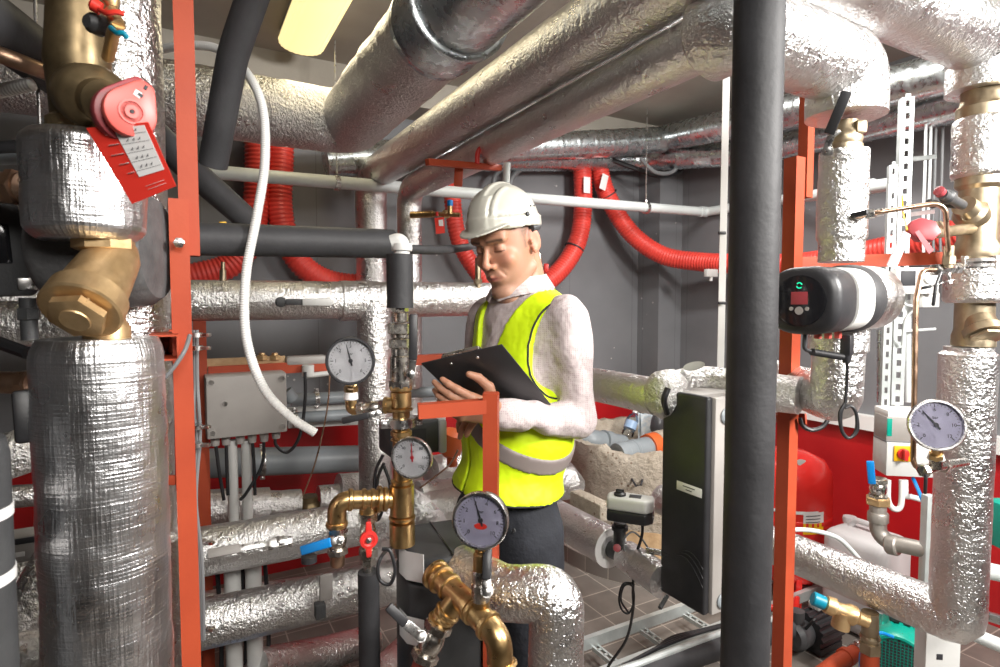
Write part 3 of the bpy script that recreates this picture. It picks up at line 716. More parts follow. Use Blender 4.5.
corrugated([P(-30, 98, 1.1), P(32, 84, 1.1)], .0125, 'short white corrugated conduit at the left edge near the bronze valve', 'white_conduit', .006, name='conduit', cat='conduit', n=16)
b = MB(); b.tube([P(-30, 158, 1.4), P(60, 156, 1.45)], .018, 20); b.build('drain_pipe', 'pvc_grey', label='grey plastic pipe behind the foil section at the left edge', cat='pipe')
b = MB(); b.tube([P(-20, 148, 1.3), P(70, 144, 1.35)], .014, 20); b.build('foam_pipe', 'black_foam', label='slim black foam pipe above the grey pipe at the left edge', cat='pipe')
b = MB(); b.tube([lv(P(40, 140, 1.2), P(40, 150, 1.2).z), lv(P(40, 90, 1.2), H)], .003, 8); b.build('threaded_rod', 'steel', label='thin steel rod hanging behind the bronze valve at left', cat='rod')
# black tank cylinder at the bottom left
t = thing('filter_housing', 'black upright cylinder with white stripes at the bottom left edge', 'housing', lv(P(-40, 560, .70), 0.0))
cf = P(-42, 560, .70); zf = P(0, 442, .70).z
b = MB(); b.lathe([(.050, 0), (.054, .02), (.054, zf - .02), (.050, zf), (.03, zf + .01)], Matrix.Translation((cf.x, cf.y, 0)), 48); b.build('barrel', 'charcoal_plastic', t)
b = MB()
for z in (P(8, 515, .7).z, P(8, 580, .7).z):
    b = MB(); b.lathe([(.0545, z - .008), (.0552, z - .008), (.0552, z + .006), (.0545, z + .006)], Matrix.Translation((cf.x, cf.y, 0)), 48); b.build('stripe', 'tag_white', t)

t = thing('controller', 'small grey controller box at left behind the foreground pipe', 'controller', P(28, 562, 1.15))
Mc = frameM(P(22, 545, 1.15), -D1, D2); b = MB(); b.box((0, 0, 0), (.14, .055, .06), Mc, .008); b.build('housing', 'grey_plastic', t)
b = MB(); b.box((.012, .018, .031), (.035, .012, .002), Mc, .001); b.build('display', 'ink', t)
b = MB(); b.box((-.005, -.008, .031), (.03, .01, .002), Mc, .001); b.build('plate', 'tag_white', t)
foilpipe([P(-30, 470, 1.35), P(15, 452, 1.35), P(60, 440, 1.5)], .055, 'crumpled foil pipe bend behind the black handle at the left edge', fillet=.1, amp=.06, m='foil_crumpled')
foilpipe([P(12, 640, 1.05), P(40, 580, 1.1), P(60, 545, 1.2)], .035, 'crumpled foil fitting under the small grey controller at left', fillet=.05, amp=.09, m='foil_crumpled')
foilpipe([P(-10, 655, .95), P(80, 648, 1.05)], .035, 'foil pipe end at the bottom left corner', amp=.06, m='foil_crumpled')
foilpipe([P(-30, 500, 1.7), P(100, 490, 1.9)], .035, 'thin foil pipe low behind the foreground pipe at left', amp=.03)
foilpipe([PB(-40, 325, 2.2), PB(80, 322, 2.2)], .06, 'foil pipe at the left edge behind the actuator', amp=.03)
# black foam pipes near the top left
b = MB(); b.tube([P(262, -30, 1.15), P(233, 55, 1.22), P(213, 165, 1.3)], .030, 32, fillet=.2); b.build('foam_pipe', 'grey_foam', label='dark foam-covered pipe dropping steeply beside the fluorescent lamp', cat='pipe')
b = MB(); b.tube([P(150, 130, 1.35), P(200, 178, 1.5), P(250, 222, 1.65)], .034, 32, fillet=.1); b.build('foam_pipe', 'grey_foam', label='dark foam-covered pipe slanting down right behind the red hanging post', cat='pipe')
# long grey foam pipe, level, centre left
b = MB(); q0 = PB(190, 242, 1.62); q1 = PB(393, 244, 1.62); b.tube([q0 - D2 * .3, q1], .036, 36); b.build('foam_pipe', 'grey_foam', label='long level dark foam pipe ending above the centre ball valve', cat='pipe')
b = MB(); b.box((0, 0, .0), (.016, .009, .001), frameM(P(223, 223.5, 1.46), toview(P(223, 223, 1.46)) , Vector((1, 0, .03))), .0003); b.build('warning_sticker', 'yellow_plastic', label='tiny yellow sticker above the long dark foam pipe', cat='sticker')
# white corrugated conduit
corrugated(spline([P(150, 52, 1.5), P(180, 46, 1.45), P(215, 48, 1.42), P(243, 68, 1.4), P(262, 105, 1.36), P(265, 160, 1.32), P(257, 215, 1.28), P(246, 275, 1.26), P(246, 335, 1.25), P(262, 385, 1.25), P(288, 415, 1.26), P(315, 433, 1.28)], 10), .0105, 'long white corrugated conduit hanging down and ending in mid air over the grey junction box', 'white_conduit', .0052, .13, 'conduit', 'conduit', 16)
# ================================================================ CENTRE LEFT: frame, big horizontal pipe, box
Y0 = 2.60
# level foil pipe at head height with a branch going down
t = thing('insulated_pipe', 'level foil-wrapped pipe at head height with a steel lever valve and a downward branch', 'pipe', PB(330, 318, Y0))
b = MB(); b.tube([PB(165, 302, Y0) - D2 * .55, PB(340, 300, Y0), PB(508, 299, Y0), PB(508, 299, Y0) + D1 * .4], .072, 40, fillet=.1, step=.02, rf=wr(.02, 10, 3)); b.tube([PB(345, 301, Y0) - D2 * .02, PB(345, 301, Y0) + D2 * .13], .078, 40, step=.02, rf=wr(.04, 12)); b.build('pipe_cover', 'foil', t)
jy = DB(374, Y0) - .02; b = MB(); b.tube([P(374, 300, jy), lv(P(374, 300, jy), .35)], .0665, 40, step=.02, rf=wr(.03, 10, 6)); b.build('branch_cover', 'foil', t)
b = MB(); f0 = PB(277, 302, Y0) - D1 * .075; M = frameM(f0, -D1, D2)
b.lathe([(.018, 0), (.018, .02), (.012, .025)], M, 16); b.box((0, 0, .022), (.03, .03, .008), M, .002); h = b.build('valve_stem', 'charcoal_plastic', t)
b = MB(); b.box((.055, 0, .03), (.08, .022, .004), M, .001); b.build('lever_root', 'charcoal_plastic', t)
b = MB(); b.prism([(.07, -.013), (.17, -.015), (.185, 0), (.17, .015), (.07, .013)], .008, M @ Matrix.Translation((0, 0, .03)), .003); b.build('lever', 'light_plastic', t)
# red frame behind
t = thing('pipe_rack', 'red steel rack carrying the large grey junction box, behind the brass riser', 'rack', lv(PB(201, 500, Y0), 0))
g = PB(202, 420, Y0); b = MB(); bar(b, lv(g, 0), lv(g, P(202, 320, g.y).z), .04, .003, D2); b.build('upright', 'red_paint', t, sharp=30)
b = MB(); bar(b, PB(208, 372, Y0), PB(520, 354, Y0), .04, .003, UP); b.build('crossbar', 'red_paint', t, sharp=30)
g = PB(516, 420, Y0); b = MB(); bar(b, lv(g, 0), lv(g, P(516, 352, g.y).z), .04, .003, D2); b.build('upright', 'red_paint', t, sharp=30)
b = MB(); b.beam(PB(205, 364.5, Y0 - .0), PB(285, 361, Y0), .04, .012, UP, .001); b.build('packing_strip', 'fibre_tan', label='tan wooden strip lying on the red crossbar', cat='strip')
for px in (262, 275):
    b = MB(); q = PB(px, 360, Y0); b.hexn(.02, 0, .018, Matrix.Translation(q)); b.lathe([(.012, .016), (.011, .026), (.001, .028)], Matrix.Translation(q), 12)
    b.build('bolt', 'cast_brass', label='brass bolt head on the tan strip, %s of two' % ('left' if px == 262 else 'right'), cat='bolt', group='bolts on the crossbar')
b = MB(); b.box((0, 0, 0), (.15, .035, .05), frameM(PB(306, 360, Y0), D1, D2), .012); b.box((-.0, .02, .0), (.04, .02, .04), frameM(PB(306, 360, Y0), D1, D2), .008); b.build('junction_box', 'grey_plastic', label='small low grey junction box lying on the red crossbar', cat='box')
b = MB(); b.tube([PB(308, 365, Y0 - .05), PB(308, 376, Y0 - .05)], .022, 20); b.tube([PB(306, 376, Y0 - .05), PB(338, 372, Y0 - .05)], .010, 12); b.build('bracket', 'light_plastic', label='pale plastic bracket under the red crossbar', cat='bracket')
# junction box with glands
Yj = 2.48
t = thing('junction_box', 'large grey junction box with cable glands below it on the red frame', 'box', PB(248, 436, Yj))
Mj = frameM(PB(247.5, 405, Yj), -D1, D2)
for s_ in (1,): pass
wj = (PB(288, 405, Yj) - PB(207, 405, Yj)).length; hj = .215
b = MB(); b.box((0, 0, -.05), (wj, hj, .10), Mj, .006); b.build('housing', 'grey_plastic', t)
b = MB(); b.box((0, 0, .004), (wj * .985, hj * .98, .016), Mj, .005); lid = b.build('lid', 'grey_plastic', t)
b = MB(); yy = 1 if (Mj.to_3x3() @ Vector((0, 1, 0))).z > 0 else -1
for x_, y_ in ((-.43, .4), (.43, .4), (-.43, -.4), (.43, -.4), (-.28, .05)): b.lathe([(.012, .012), (.012, .0145), (.009, .0145), (.009, .012)], Mj @ Matrix.Translation((x_ * wj, y_ * hj * yy, 0)), 20)
b.build('screw_cover', 'grey_plastic', lid)
gl = []
for i, (px, py) in enumerate(((215, 441), (226, 440), (240, 439), (252, 438), (264, 437), (276, 434))):
    q = PB(px, py - 4, Yj + .04); b = MB(); b.hexn(.016, -.012, .008, Matrix.Translation(q)); b.lathe([(.013, -.03), (.015, -.012)], Matrix.Translation(q), 16); b.build('cable_gland', 'grey_plastic', t); gl.append(q - UP * .03)
ends = [[(219, 470), (224, 500)], [(227, 470), (228, 495)], None, [(254, 465), (255, 495)], [(262, 465), (247, 492), (240, 500)], [(276, 445), (288, 452), (300, 435), (305, 400), (305, 372)]]
nm = ['leftmost', 'second from left', '', 'third from left', 'curling left behind the grey pipe', 'looping back up to the crossbar']
for q, e, w_ in zip(gl, ends, nm):
    if e: cable([q + UP * .02] + [PB(x, y, Yj + .04) for x, y in e], .006, 'black cable from the large junction box, ' + w_, group='cables below the junction box')
for px, w_ in ((232, 'left'), (246, 'right')):
    q = PB(px, 440, Yj + .07); b = MB(); b.tube([lv(q, .3), q], .017, 20); b.build('conduit', 'light_plastic', label='pale upright conduit below the large junction box, %s of the pair' % w_, cat='conduit', group='conduits below the junction box')
# grey drain pipes with clips along the back wall
def clippipe(x0, x1, y0, y1, Yq, r, label, m='pvc_grey', clips=()):
    t = thing('drain_pipe', label, 'pipe', PB(x0, y0 + 12, Yq)); b = MB(); b.tube([PB(x0, y0, Yq), PB(x1, y1, Yq)], r, 28); b.build('pipe', m, t)
    for px in clips:
        f = (px - x0) / (x1 - x0); q = PB(x0, y0, Yq).lerp(PB(x1, y1, Yq), f); b = MB(); clampring(b, q, D2, r, .02, UP); b.build('pipe_clip', 'steel', t)
clippipe(190, 372, 464, 458, 3.25, .065, 'thick grey drain pipe low in front of the red dado', clips=(256,))
clippipe(291, 445, 400, 391, 3.1, .028, 'slim grey drain pipe with steel clips, upper of the two above the dado', clips=(314, 436))
clippipe(293, 360, 418, 414, 3.1, .026, 'slim grey drain pipe with steel clip, lower of the two above the dado', clips=(295,))
b = MB(); b.tube([PB(286, 391, 3.05), PB(293, 400, 3.05)], .028, 20); b.build('drain_elbow', 'pvc_grey', label='short slanting grey pipe elbow beside the junction box', cat='pipe')
for y, w_ in ((411, 'upper'), (425, 'lower')):
    b = MB(); b.beam(PB(288, y, 3.2), PB(445, y - 8, 3.2), .03, .022, UP); b.build('mounting_rail', 'light_plastic', label='pale horizontal mounting rail above the red dado, ' + w_ + ' one', cat='rail')
cable([PB(330, 372, 2.5), PB(327, 410, 2.5), PB(316, 460, 2.5), PB(303, 496, 2.5)], .003, 'thin copper-red capillary wire hanging below the crossbar', 'copper')
# ---------------------------------------------------------------- lower-left pipe bank
def LP(x0, y0, x1, y1, Yq, r, label, **k): return foilpipe([PB(x0, y0, Yq) - (D2 * .5 if x0 < 130 else D2 * 0), PB(x1, y1, Yq)], r, label, **k)
LP(150, 512, 268, 506, 2.75, .072, 'foil-wrapped pipe highest of the low pipe bank, with a stepped end', amp=.03)
LP(262, 505, 300, 503, 2.75, .055, 'narrow foil collar between the stepped pipe and the bronze fitting', amp=.05)
b = MB(); q = PB(309, 508, 2.72); b.sphere(q, .045); b.tube([q + UP * .05, q - UP * .10], .035, 20); b.hexn(.05, -.06, -.03, Matrix.Translation(q)); b.build('pipe_fitting', 'old_bronze', label='dark bronze fitting between foil collars above the pipe bank', cat='fitting')
LP(318, 499, 342, 497, 2.75, .055, 'small foil collar right of the bronze fitting', amp=.06)
foilpipe([PB(338, 494, 2.75), PB(372, 492, 2.75)], .085, 'crumpled foil joint beside the vertical branch', amp=.05, m='foil_crumpled')
LP(120, 566, 470, 503, 2.25, .075, 'foil-wrapped pipe second from the top of the low pipe bank, behind the blue lever', amp=.02)
LP(120, 612, 500, 562, 2.55, .062, 'foil-wrapped pipe set back between two nearer pipes of the low bank', amp=.02)
LP(120, 640, 420, 575, 2.2, .074, 'lowest foil-wrapped pipe of the low bank, above the floor tiles', amp=.02)
t = ball_valve(PB(268, 545, 2.0), PB(292, 541, 2.0), .012, -D1 + UP * .6, -D2, .19, 'steel lever with grey sleeve on the second pipe of the low bank', body='steel', grip='grey_plastic', w=.022)
b = MB(); q0 = PB(326, 574, 1.93); q1 = PB(326, 600, 1.93); b.beam(q0, q1, .038, .012, D2, .005); t = thing('lever_valve', 'black valve with grey sleeved lever pointing up on the lowest foil pipe', 'valve', q1); h = b.build('lever', 'grey_plastic', t)
b = MB(); b.box((0, 0, 0), (.03, .045, .03), frameM(PB(320, 610, 1.98), -D1, D2), .003); b.build('valve_stem', 'charcoal_plastic', t)
for px, w_ in ((232, 'left'), (253, 'right')):
    q = PB(px, 560, 2.36); b = MB(); b.tube([lv(q, .02), lv(q, .72)], .026, 20); b.build('conduit', 'light_plastic', label='pale thick conduit between the low pipes, %s one' % w_, cat='conduit', group='conduits between the low pipes')
    t = thing('shutoff_collar', 'blue plastic collar round a conduit near the floor, %s one' % w_, 'collar', lv(q, .02), group='blue collars near the floor')
    b = MB(); b.lathe([(.03, 0), (.062, 0), (.066, .03), (.05, .07), (.03, .075)], Matrix.Translation(lv(q, .16)), 24); b.build('ring', 'blue_grip', t)
    b = MB(); b.lathe([(.028, -.03), (.05, -.03), (.055, .0), (.05, .03), (.028, .03)], Matrix.Translation(lv(q, .13)), 24); b.build('base', 'black_plastic', t)
for i, px in enumerate((216, 241, 248, 264)):
    q = PB(px, 560, 2.40); cable([lv(q, .72), lv(q + D2 * .01, .45), lv(q + D2 * .004, .2), lv(q, .02)], .0075, 'black cable dropping behind the low pipes, ' + ('leftmost', 'second from left', 'third from left', 'rightmost')[i], group='cables behind the low pipes')
b = MB(); b.tube([P(255, 668, 1.9), P(330, 652, 2.2), P(372, 640, 2.4)], .06, 28, rf=wr(.04)); b.build('insulated_pipe', 'foil', label='foil pipe lying on the floor at the bottom, left of the black foam riser', cat='pipe')
card([P(290, 662, 2.1), P(297, 640, 2.2), P(301, 668, 2.1)], .05, 'wine_plastic', 'wedge', label='dark brown wedge on the floor beside the foil pipe', cat='wedge')
foilpipe([P(372, 690, 1.9), P(405, 655, 2.2), P(460, 640, 2.6)], .07, 'foil pipe near the floor behind the black foam riser', amp=.04)
# ================================================================ CENTRE: brass riser with gauges
Yc = 1.17
def X(px, py, Y=None): return P(px, py, Yc if Y is None else Y)
xc = X(401, 400)
def Z(py): return X(401, py).z
t = thing('ball_valve', 'nickel ball valve with upright dark lever under the black foam sleeve', 'valve', lv(xc, Z(383)))
b = MB(); Mn_ = frameM(lv(xc, 0), UP, (1, .2, 0))
for y0, y1, r, n_ in ((312, 307, .017, 6), (322, 312.5, .0165, 24), (334, 323, .0255, 6), (338, 334, .020, 24), (348, 338.5, .023, 6), (356, 348, .0185, 24), (383, 356, .0215, 24), (388, 380, .0235, 8)): b.hexn(r, Z(y0), Z(y1), Mn_, n_)
b.build('valve_body', 'nickel', t)
vlever(t, P(411, 374, 1.135), P(413, 360, 1.13), P(413.5, 314, 1.135), .014, .0165, 'black_plastic')

s = P(411, 372, 1.145)
if False:
  b = MB(); b.hexn(.009, 0, .010, frameM(s, toview(s))); b.lathe([(.013, -.02), (.013, -.001)], frameM(s, toview(s)), 16); b.prism([(-.009, -.006), (.009, -.006), (.008, .03), (-.008, .03)], .004, frameM(s, toview(s), Vector((1, 0, 0))), .001); b.build('lever_root', 'steel', t)
if False:
  b = MB(); b.prism([(-.0095, 0), (.0095, 0), (.0095, .088), (.005, .098), (-.005, .098), (-.0095, .088)], .007, frameM(P(412.5, 361, 1.14), toview(s), Vector((1, 0, 0))), .0025); b.build('lever_grip', 'black_plastic', t)
for ch in [c for c in bpy.data.objects if c.parent == t and c.name.startswith('lever') and c.type == 'MESH' and False]: pass
b = MB(); b.tube([lv(xc, Z(308)), lv(xc, Z(254.5))], .0265, 32); b.build('foam_sleeve', 'black_foam', label='short upright black foam sleeve above the centre ball valve', cat='sleeve')
t = thing('pipe_elbow', 'cream plastic elbow joining the long dark foam pipe and the foam sleeve', 'fitting', X(400, 256))
b = MB(); b.tube([X(392, 243), X(401, 240), X(402, 256)], .016, 20, fillet=.02); b.lathe([(.02, -.006), (.021, 0), (.02, .008)], frameM(X(402, 248), UP), 20); b.build('elbow', 'light_plastic', t)
b = MB(); b.tube(spline([X(404, 249, 1.25), X(440, 250, 1.4), X(468, 247, 1.7), X(482, 243, 1.9)], 6), .0105, 16); b.build('foam_pipe', 'grey_foam', label='thin dark foam pipe running from the cream elbow to behind the hard hat', cat='pipe')
# brass column
t = thing('brass_riser', 'brass riser with tees and press joints carrying the two middle gauges', 'pipe', lv(xc, Z(545)))
b = MB(); M = frameM(lv(xc, 0), UP)
def seg(b, y0, y1, r): b.lathe([(r * .8, Z(y1)), (r, Z(y1) + .002), (r, Z(y0) - .002), (r * .8, Z(y0))], M, 28)
seg(b, 380, 545, .0175)
for y0, y1, r in ((385, 391, .0225), (391, 407, .021), (407, 411, .0235), (430, 436, .0215), (438, 441, .0215), (479, 484, .022), (484, 515, .0245), (515, 519, .027), (521, 545, .026)): seg(b, y0, y1, r)
b.build('column', 'brass', t)
b = MB(); b.tube([X(393, 405), X(384, 405)], .0165, 20); b.hexn(.019, -.004, .004, frameM(X(386, 405), Vector((1, 0, 0)))); b.build('side_outlet', 'brass', t)
b = MB(); a0 = X(395, 499, 1.17); a1 = X(337, 500, 1.13); a2 = X(337, 527, 1.13)
b.tube([a0, a1, a2], .0185, 24, fillet=.022)
dx = (a1 - a0).normalized()
for f, r in ((.18, .025), (.28, .027), (.55, .022), (.78, .022), (.4, .022)): b.lathe([(r * .9, -.005), (r, -.003), (r, .003), (r * .9, .005)], frameM(a0.lerp(a1, f), dx), 28)
b.lathe([(.021, -.004), (.022, 0), (.021, .004)], frameM(a2 + UP * .006, UP), 24)
b.tube([a0.lerp(a1, .48), a0.lerp(a1, .48) - UP * .028], .0165, 24); b.build('side_branch', 'brass', t)
b = MB(); clampring(b, lv(xc, Z(422)), UP, .026, .018, D2); b.lathe([(.017, -.01), (.0275, -.009), (.0275, .009), (.017, .01)], frameM(lv(xc, Z(422)), UP), 28); b.build('pipe_clamp', 'steel', t)
# side valve with gauge one
tb_ = fixed_valve(X(386, 406), X(357, 410), .0125, 'small nickel valve with black lever below the left gauge')
vlever(tb_, P(378, 413, 1.13), P(369, 415, 1.125), P(342, 421, 1.13), .011, .013, 'black_plastic')
t = thing('gauge_elbow', 'taped brass elbow holding the left gauge', 'fitting', X(351, 414))
b = MB(); b.tube([X(360, 409), X(351, 410), X(351, 385)], .0115, 20, fillet=.014); b.hexn(.0145, -.006, .006, frameM(X(351, 389), UP)); b.build('elbow', 'brass', t)
b = MB(); b.lathe([(.0118, -.008), (.0145, -.006), (.0138, .006), (.0118, .008)], frameM(X(351, 396), UP), 16); b.build('tape', 'tag_white', t)
gauge(X(350.5, 361, 1.12), (.22, -1, .03), .0455, 'black-rimmed round gauge, upper left of the three central gauges', ['0', '1', '2', '3', '4', '5', '6'], -14, rim='black_plastic', stem=X(351, 388))
gauge(X(411.5, 458, 1.10), (-.15, -1, .03), .0395, 'round steel-rimmed gauge in front of the brass riser', ['0', '20', '40', '60', '80', '100', '120'], -4, needle='needle_red', stem=None, depth=.02)
# small valve with blue lever and valve with red butterfly
tb_ = fixed_valve(a2 - UP * .055, a2 + UP * .001, .0165, 'small nickel valve with bright blue lever at the end of the brass branch')
vlever(tb_, P(340, 540, 1.095), P(331, 542, 1.09), P(301, 551, 1.10), .013, .018, 'blue_grip')
b = MB(); b.lathe([(.012, -.024), (.0145, -.02), (.0145, -.002), (.012, 0)], Matrix.Translation(a2 - UP * .055), 20); b.build('pipe_stub', 'copper', label='short copper stub under the blue lever valve', cat='pipe')
b = MB(); b.lathe([(.010, -.014), (.015, -.012), (.015, 0), (.010, .002)], Matrix.Translation(X(309, 556, 1.12)), 20); b.build('drain_cap', 'black_plastic', tb_)
tv = thing('ball_valve', 'small nickel valve with red butterfly handle above the black foam riser', 'valve', X(367, 562, 1.14))
xa = a0.lerp(a1, .48); b = MB(); za = X(367, 514, 1.14).z; zb = X(367, 560, 1.14).z; fitting(b, lv(xa, zb), lv(xa, za), .015)
b.hexn(.0145, -.004, .012, Matrix.Translation(lv(xa, zb) - UP * .012)); b.lathe([(.008, -.03), (.010, -.026), (.010, 0)], Matrix.Translation(lv(xa, zb)), 18); b.build('valve_body', 'nickel', tv)
b = MB(); s = lv(xa, (za + zb) / 2) + Vector((.006, -.022, 0)); Mr = frameM(s, (.35, -1, 0), Vector((1, .35, 0)))
b.lathe([(.006, -.004), (.0175, -.003), (.0175, .005), (.012, .006), (.006, .003)], Mr, 24)
for sg in (1, -1): b.prism([(-.007, sg * .012), (.007, sg * .012), (.005, sg * .036), (-.005, sg * .036)][::sg], .006, Mr @ Matrix.Translation((0, 0, -.002)), .002)
bf = b.build('butterfly_handle', 'red_plastic', tv)
b = MB(); b.hexn(.006, .002, .008, Mr); b.lathe([(.003, .006), (.0028, .011)], Mr, 10); b.build('nut', 'steel', bf)
b = MB(); b.tube([lv(xa, .02), lv(xa, X(370, 574, 1.14).z)], .0215, 28); b.build('foam_pipe', 'black_foam', label='black foam-covered riser below the red butterfly valve', cat='pipe')
# frame piece in front
t = thing('pipe_rack', 'short red steel post with crossbar clamped to the brass riser, before the man', 'rack', P(491, 595, 1.24))
b = MB(); r0 = P(491, 393, 1.17); bar(b, lv(r0, .05), r0, .030, .003, (1, -.12, 0)); b.prism([(-.015, -.015), (.015, -.015), (.015, .015), (-.015, .015)], .002, Matrix.Translation(r0 - UP * .001)); b.build('post', 'red_paint', t, sharp=30)
b = MB(); bar(b, P(418, 411, 1.14), P(486, 406, 1.17), .028, .003, UP); b.build('crossbar', 'red_paint', t, sharp=30)
# red bracket under the overhead pipes
t = thing('pipe_bracket', 'red steel bracket under the overhead foil pipes above the hard hat', 'bracket', P(465, 172, 2.1))
b = MB(); b.beam(P(427, 162, 1.95), P(500, 168, 2.2), .022, .022, UP); b.build('angle', 'red_paint', t)
b = MB(); b.tube(spline([P(477, 164, 2.1), P(479, 150, 2.1), P(492, 143, 2.1), P(512, 137, 2.1)], 6), .009, 12); b.build('strap', 'red_plastic', t)
b = MB(); b.beam(P(459, 168, 2.1), P(458, 186, 2.1), .03, .02); b.build('drop', 'red_paint', t)
b = MB(); b.tube([P(507, 163, 2.2), P(506, 183, 2.2)], .014, 12); b.build('drop_pipe', 'white_pipe', label='short white vertical pipe above the hard hat', cat='pipe')
# ================================================================ BLACK PUMP UNIT
Yp = 1.22
t = thing('heating_pump', 'dark grey moulded pump insulation block with white label below the brass riser', 'pump', P(437, 667, Yp))
Mp = frameM(P(430, 600, Yp), Vector((-.42, -.9, 0)), Vector((.9, -.42, 0)))
zt_ = P(430, 552, Yp).z; z0_ = .62
# plan outline (top view), rounded left nose
pl = [(-.095, -.02), (-.088, -.055), (-.06, -.082), (-.02, -.095), (.055, -.095), (.07, -.08), (.07, .10), (-.06, .10), (-.09, .07)]
Mt = frameM(P(443, 560, Yp + .02), UP, Vector((.93, .36, 0)))
Mt.translation = Vector((Mt.translation.x, Mt.translation.y, z0_))
b = MB(); b.prism(pl, P(438, 570, Yp).z - z0_, Mt, .006, 3); b.build('lower_shell', 'charcoal_plastic', t)
Mt2 = Mt.copy(); Mt2.translation = Vector((Mt.translation.x, Mt.translation.y, P(438, 566, Yp).z))
b = MB(); b.prism([(x * 1.03, y * 1.03) for x, y in pl], .055, Mt2, .014, 4); cap_ = b.build('upper_shell', 'charcoal_plastic', t)
b = MB(); b.box((-.005, 0, .0555), (.004, .19, .003), Mt2, .001); b.build('parting_line', 'black_gloss', cap_)
b = MB(); q = P(404, 575, 1.0); 
def wrapcard(px0, px1, py0, py1, name):
    # label follows the rounded nose
    bb_ = MB(); z1 = P(400, py0, Yp - .09).z; z2 = P(400, py1, Yp - .09).z
    pts = [(-.0985, -.02), (-.091, -.0575), (-.0625, -.085)]
    vs = []
    for x, y in pts:
        for z in (z2, z1):
            p = Mt @ Vector((x * 1.012, y * 1.012, 0)); vs.append(Vector((p.x, p.y, z)))
    vs2 = [v + (v - Mt.translation).normalized() * 0 + Vector((-.0008, -.0008, 0)) for v in vs]
    bb_.add(vs + vs2, [[0, 1, 3, 2], [2, 3, 5, 4], [6, 8, 9, 7], [8, 10, 11, 9], [0, 6, 7, 1], [4, 5, 11, 10]]); return bb_.build(name, 'tag_white', t)
wrapcard(0, 0, 556, 585, 'label'); wrapcard(0, 0, 622, 650, 'label')
for i, pts in enumerate(([(383, 455), (376, 470), (374, 492), (375, 520)], [(384, 463), (378, 478), (377, 500), (378, 520), (386, 500), (390, 485), (384, 466)])):
    cable([X(x, y, 1.25) for x, y in pts], .0035, 'thin black cable %s the vertical foil branch' % ('hanging beside' if i == 0 else 'looped beside'))
cable([X(396, 545, 1.2), X(384, 553, 1.1), X(378, 566, 1.08), X(380, 580, 1.08), X(390, 584, 1.08), X(395, 570, 1.08), X(390, 551, 1.08), X(382, 549, 1.08)], .0035, 'coiled thin black cable left of the dark pump block')
# brass pipe with branch, bottom centre
t = thing('brass_pipework', 'large bright brass pipe with side branch and down bend at the bottom centre', 'pipe', P(500, 667, .95))
b0 = P(434, 573, 1.06); b1 = P(470, 606, .98); b2 = P(499, 637, .93); b3 = P(502, 690, .93)
b = MB(); b.tube([b0, b1, b2, b3], .0215, 32, fillet=.03)
dd = (b2 - b0).normalized()
for f, r in ((.02, .028), (.1, .027), (.22, .025), (.52, .0255), (.58, .0255), (.82, .0255)):
    b.lathe([(r * .88, -.005), (r, -.003), (r, .003), (r * .88, .005)], frameM(b0.lerp(b1, f * 2) if f < .5 else b1.lerp(b2, f * 2 - 1), dd), 32)
b.lathe([(.022, -.003), (.0255, 0), (.022, .003)], frameM(P(502, 662, .93), UP), 28); b.build('main_pipe', 'brass', t)
b = MB(); k0 = P(460, 596, 1.0); k1 = P(440, 622, 1.0); b.tube([k0, k1], .0195, 28); kd = (k1 - k0).normalized()
for f, r in ((.62, .024), (.8, .022), (1.0, .024)): b.lathe([(r * .88, -.004), (r, -.002), (r, .002), (r * .88, .004)], frameM(k0.lerp(k1, f), kd), 28)
b.build('branch', 'brass', t)
b = MB(); b.tube([P(480.5, 612, .965), P(480.5, 600, .965)], .0155, 24); b.build('outlet', 'brass', t)
tb_ = fixed_valve(P(423, 660, .985), P(440, 623, .99), .0195, 'nickel valve with short black lever on the slanting brass branch')
vlever(tb_, P(421, 636, .955), P(406, 624, .95), P(388, 606, .95), .016, .016, 'black_plastic')
b = MB(); b.tube([P(427, 655, 1.0), P(412, 690, 1.0)], .018, 24); b.build('copper_pipe', 'sleeve_red', label='dark red-brown pipe below the slanting nickel valve', cat='pipe')
tv = thing('ball_valve', 'nickel valve with upright black lever under the lowest gauge', 'valve', P(481, 603, .965))
b = MB(); xg = P(480.5, 600, .965); zz = lambda y: P(480.5, y, .965).z
b.lathe([(.0145, zz(602)), (.0155, zz(600)), (.0155, zz(584)), (.013, zz(582)), (.0145, zz(580)), (.0145, zz(572)), (.0125, zz(570))], frameM(lv(xg, 0), UP), 24); b.build('valve_body', 'nickel', tv)
b = MB(); b.lathe([(.0125, zz(570)), (.0125, zz(554)), (.009, zz(552)), (.009, zz(547))], frameM(lv(xg, 0), UP), 20); b.build('stem', 'brass', tv)
s = P(487, 591, .94); b = MB(); b.lathe([(.011, -.025), (.011, 0)], frameM(s, toview(s)), 16); b.hexn(.007, 0, .008, frameM(s, toview(s))); b.prism([(-.008, -.008), (.008, -.008), (.006, .03), (-.008, .03)], .003, frameM(s, toview(s), Vector((1, 0, 0))), .001); h = b.build('lever', 'steel', tv)
b = MB(); b.prism([(-.0078, 0), (.0078, 0), (.0078, .048), (.004, .055), (-.004, .055), (-.0078, .048)], .008, frameM(P(486.5, 580, .938), toview(s), Vector((1, 0, -.03))), .003); b.build('lever_grip', 'black_plastic', h)
gauge(P(480, 521, .93), (-.2, -1, .10), .0455, 'large violet-tinted gauge nearest the camera, in front of the trousers', ['0', '1', '2', '3', '4', '6', '8', '10'], -18, dial='dial_violet', logo='tag_red', depth=.035, stem=lv(xg, zz(549)))
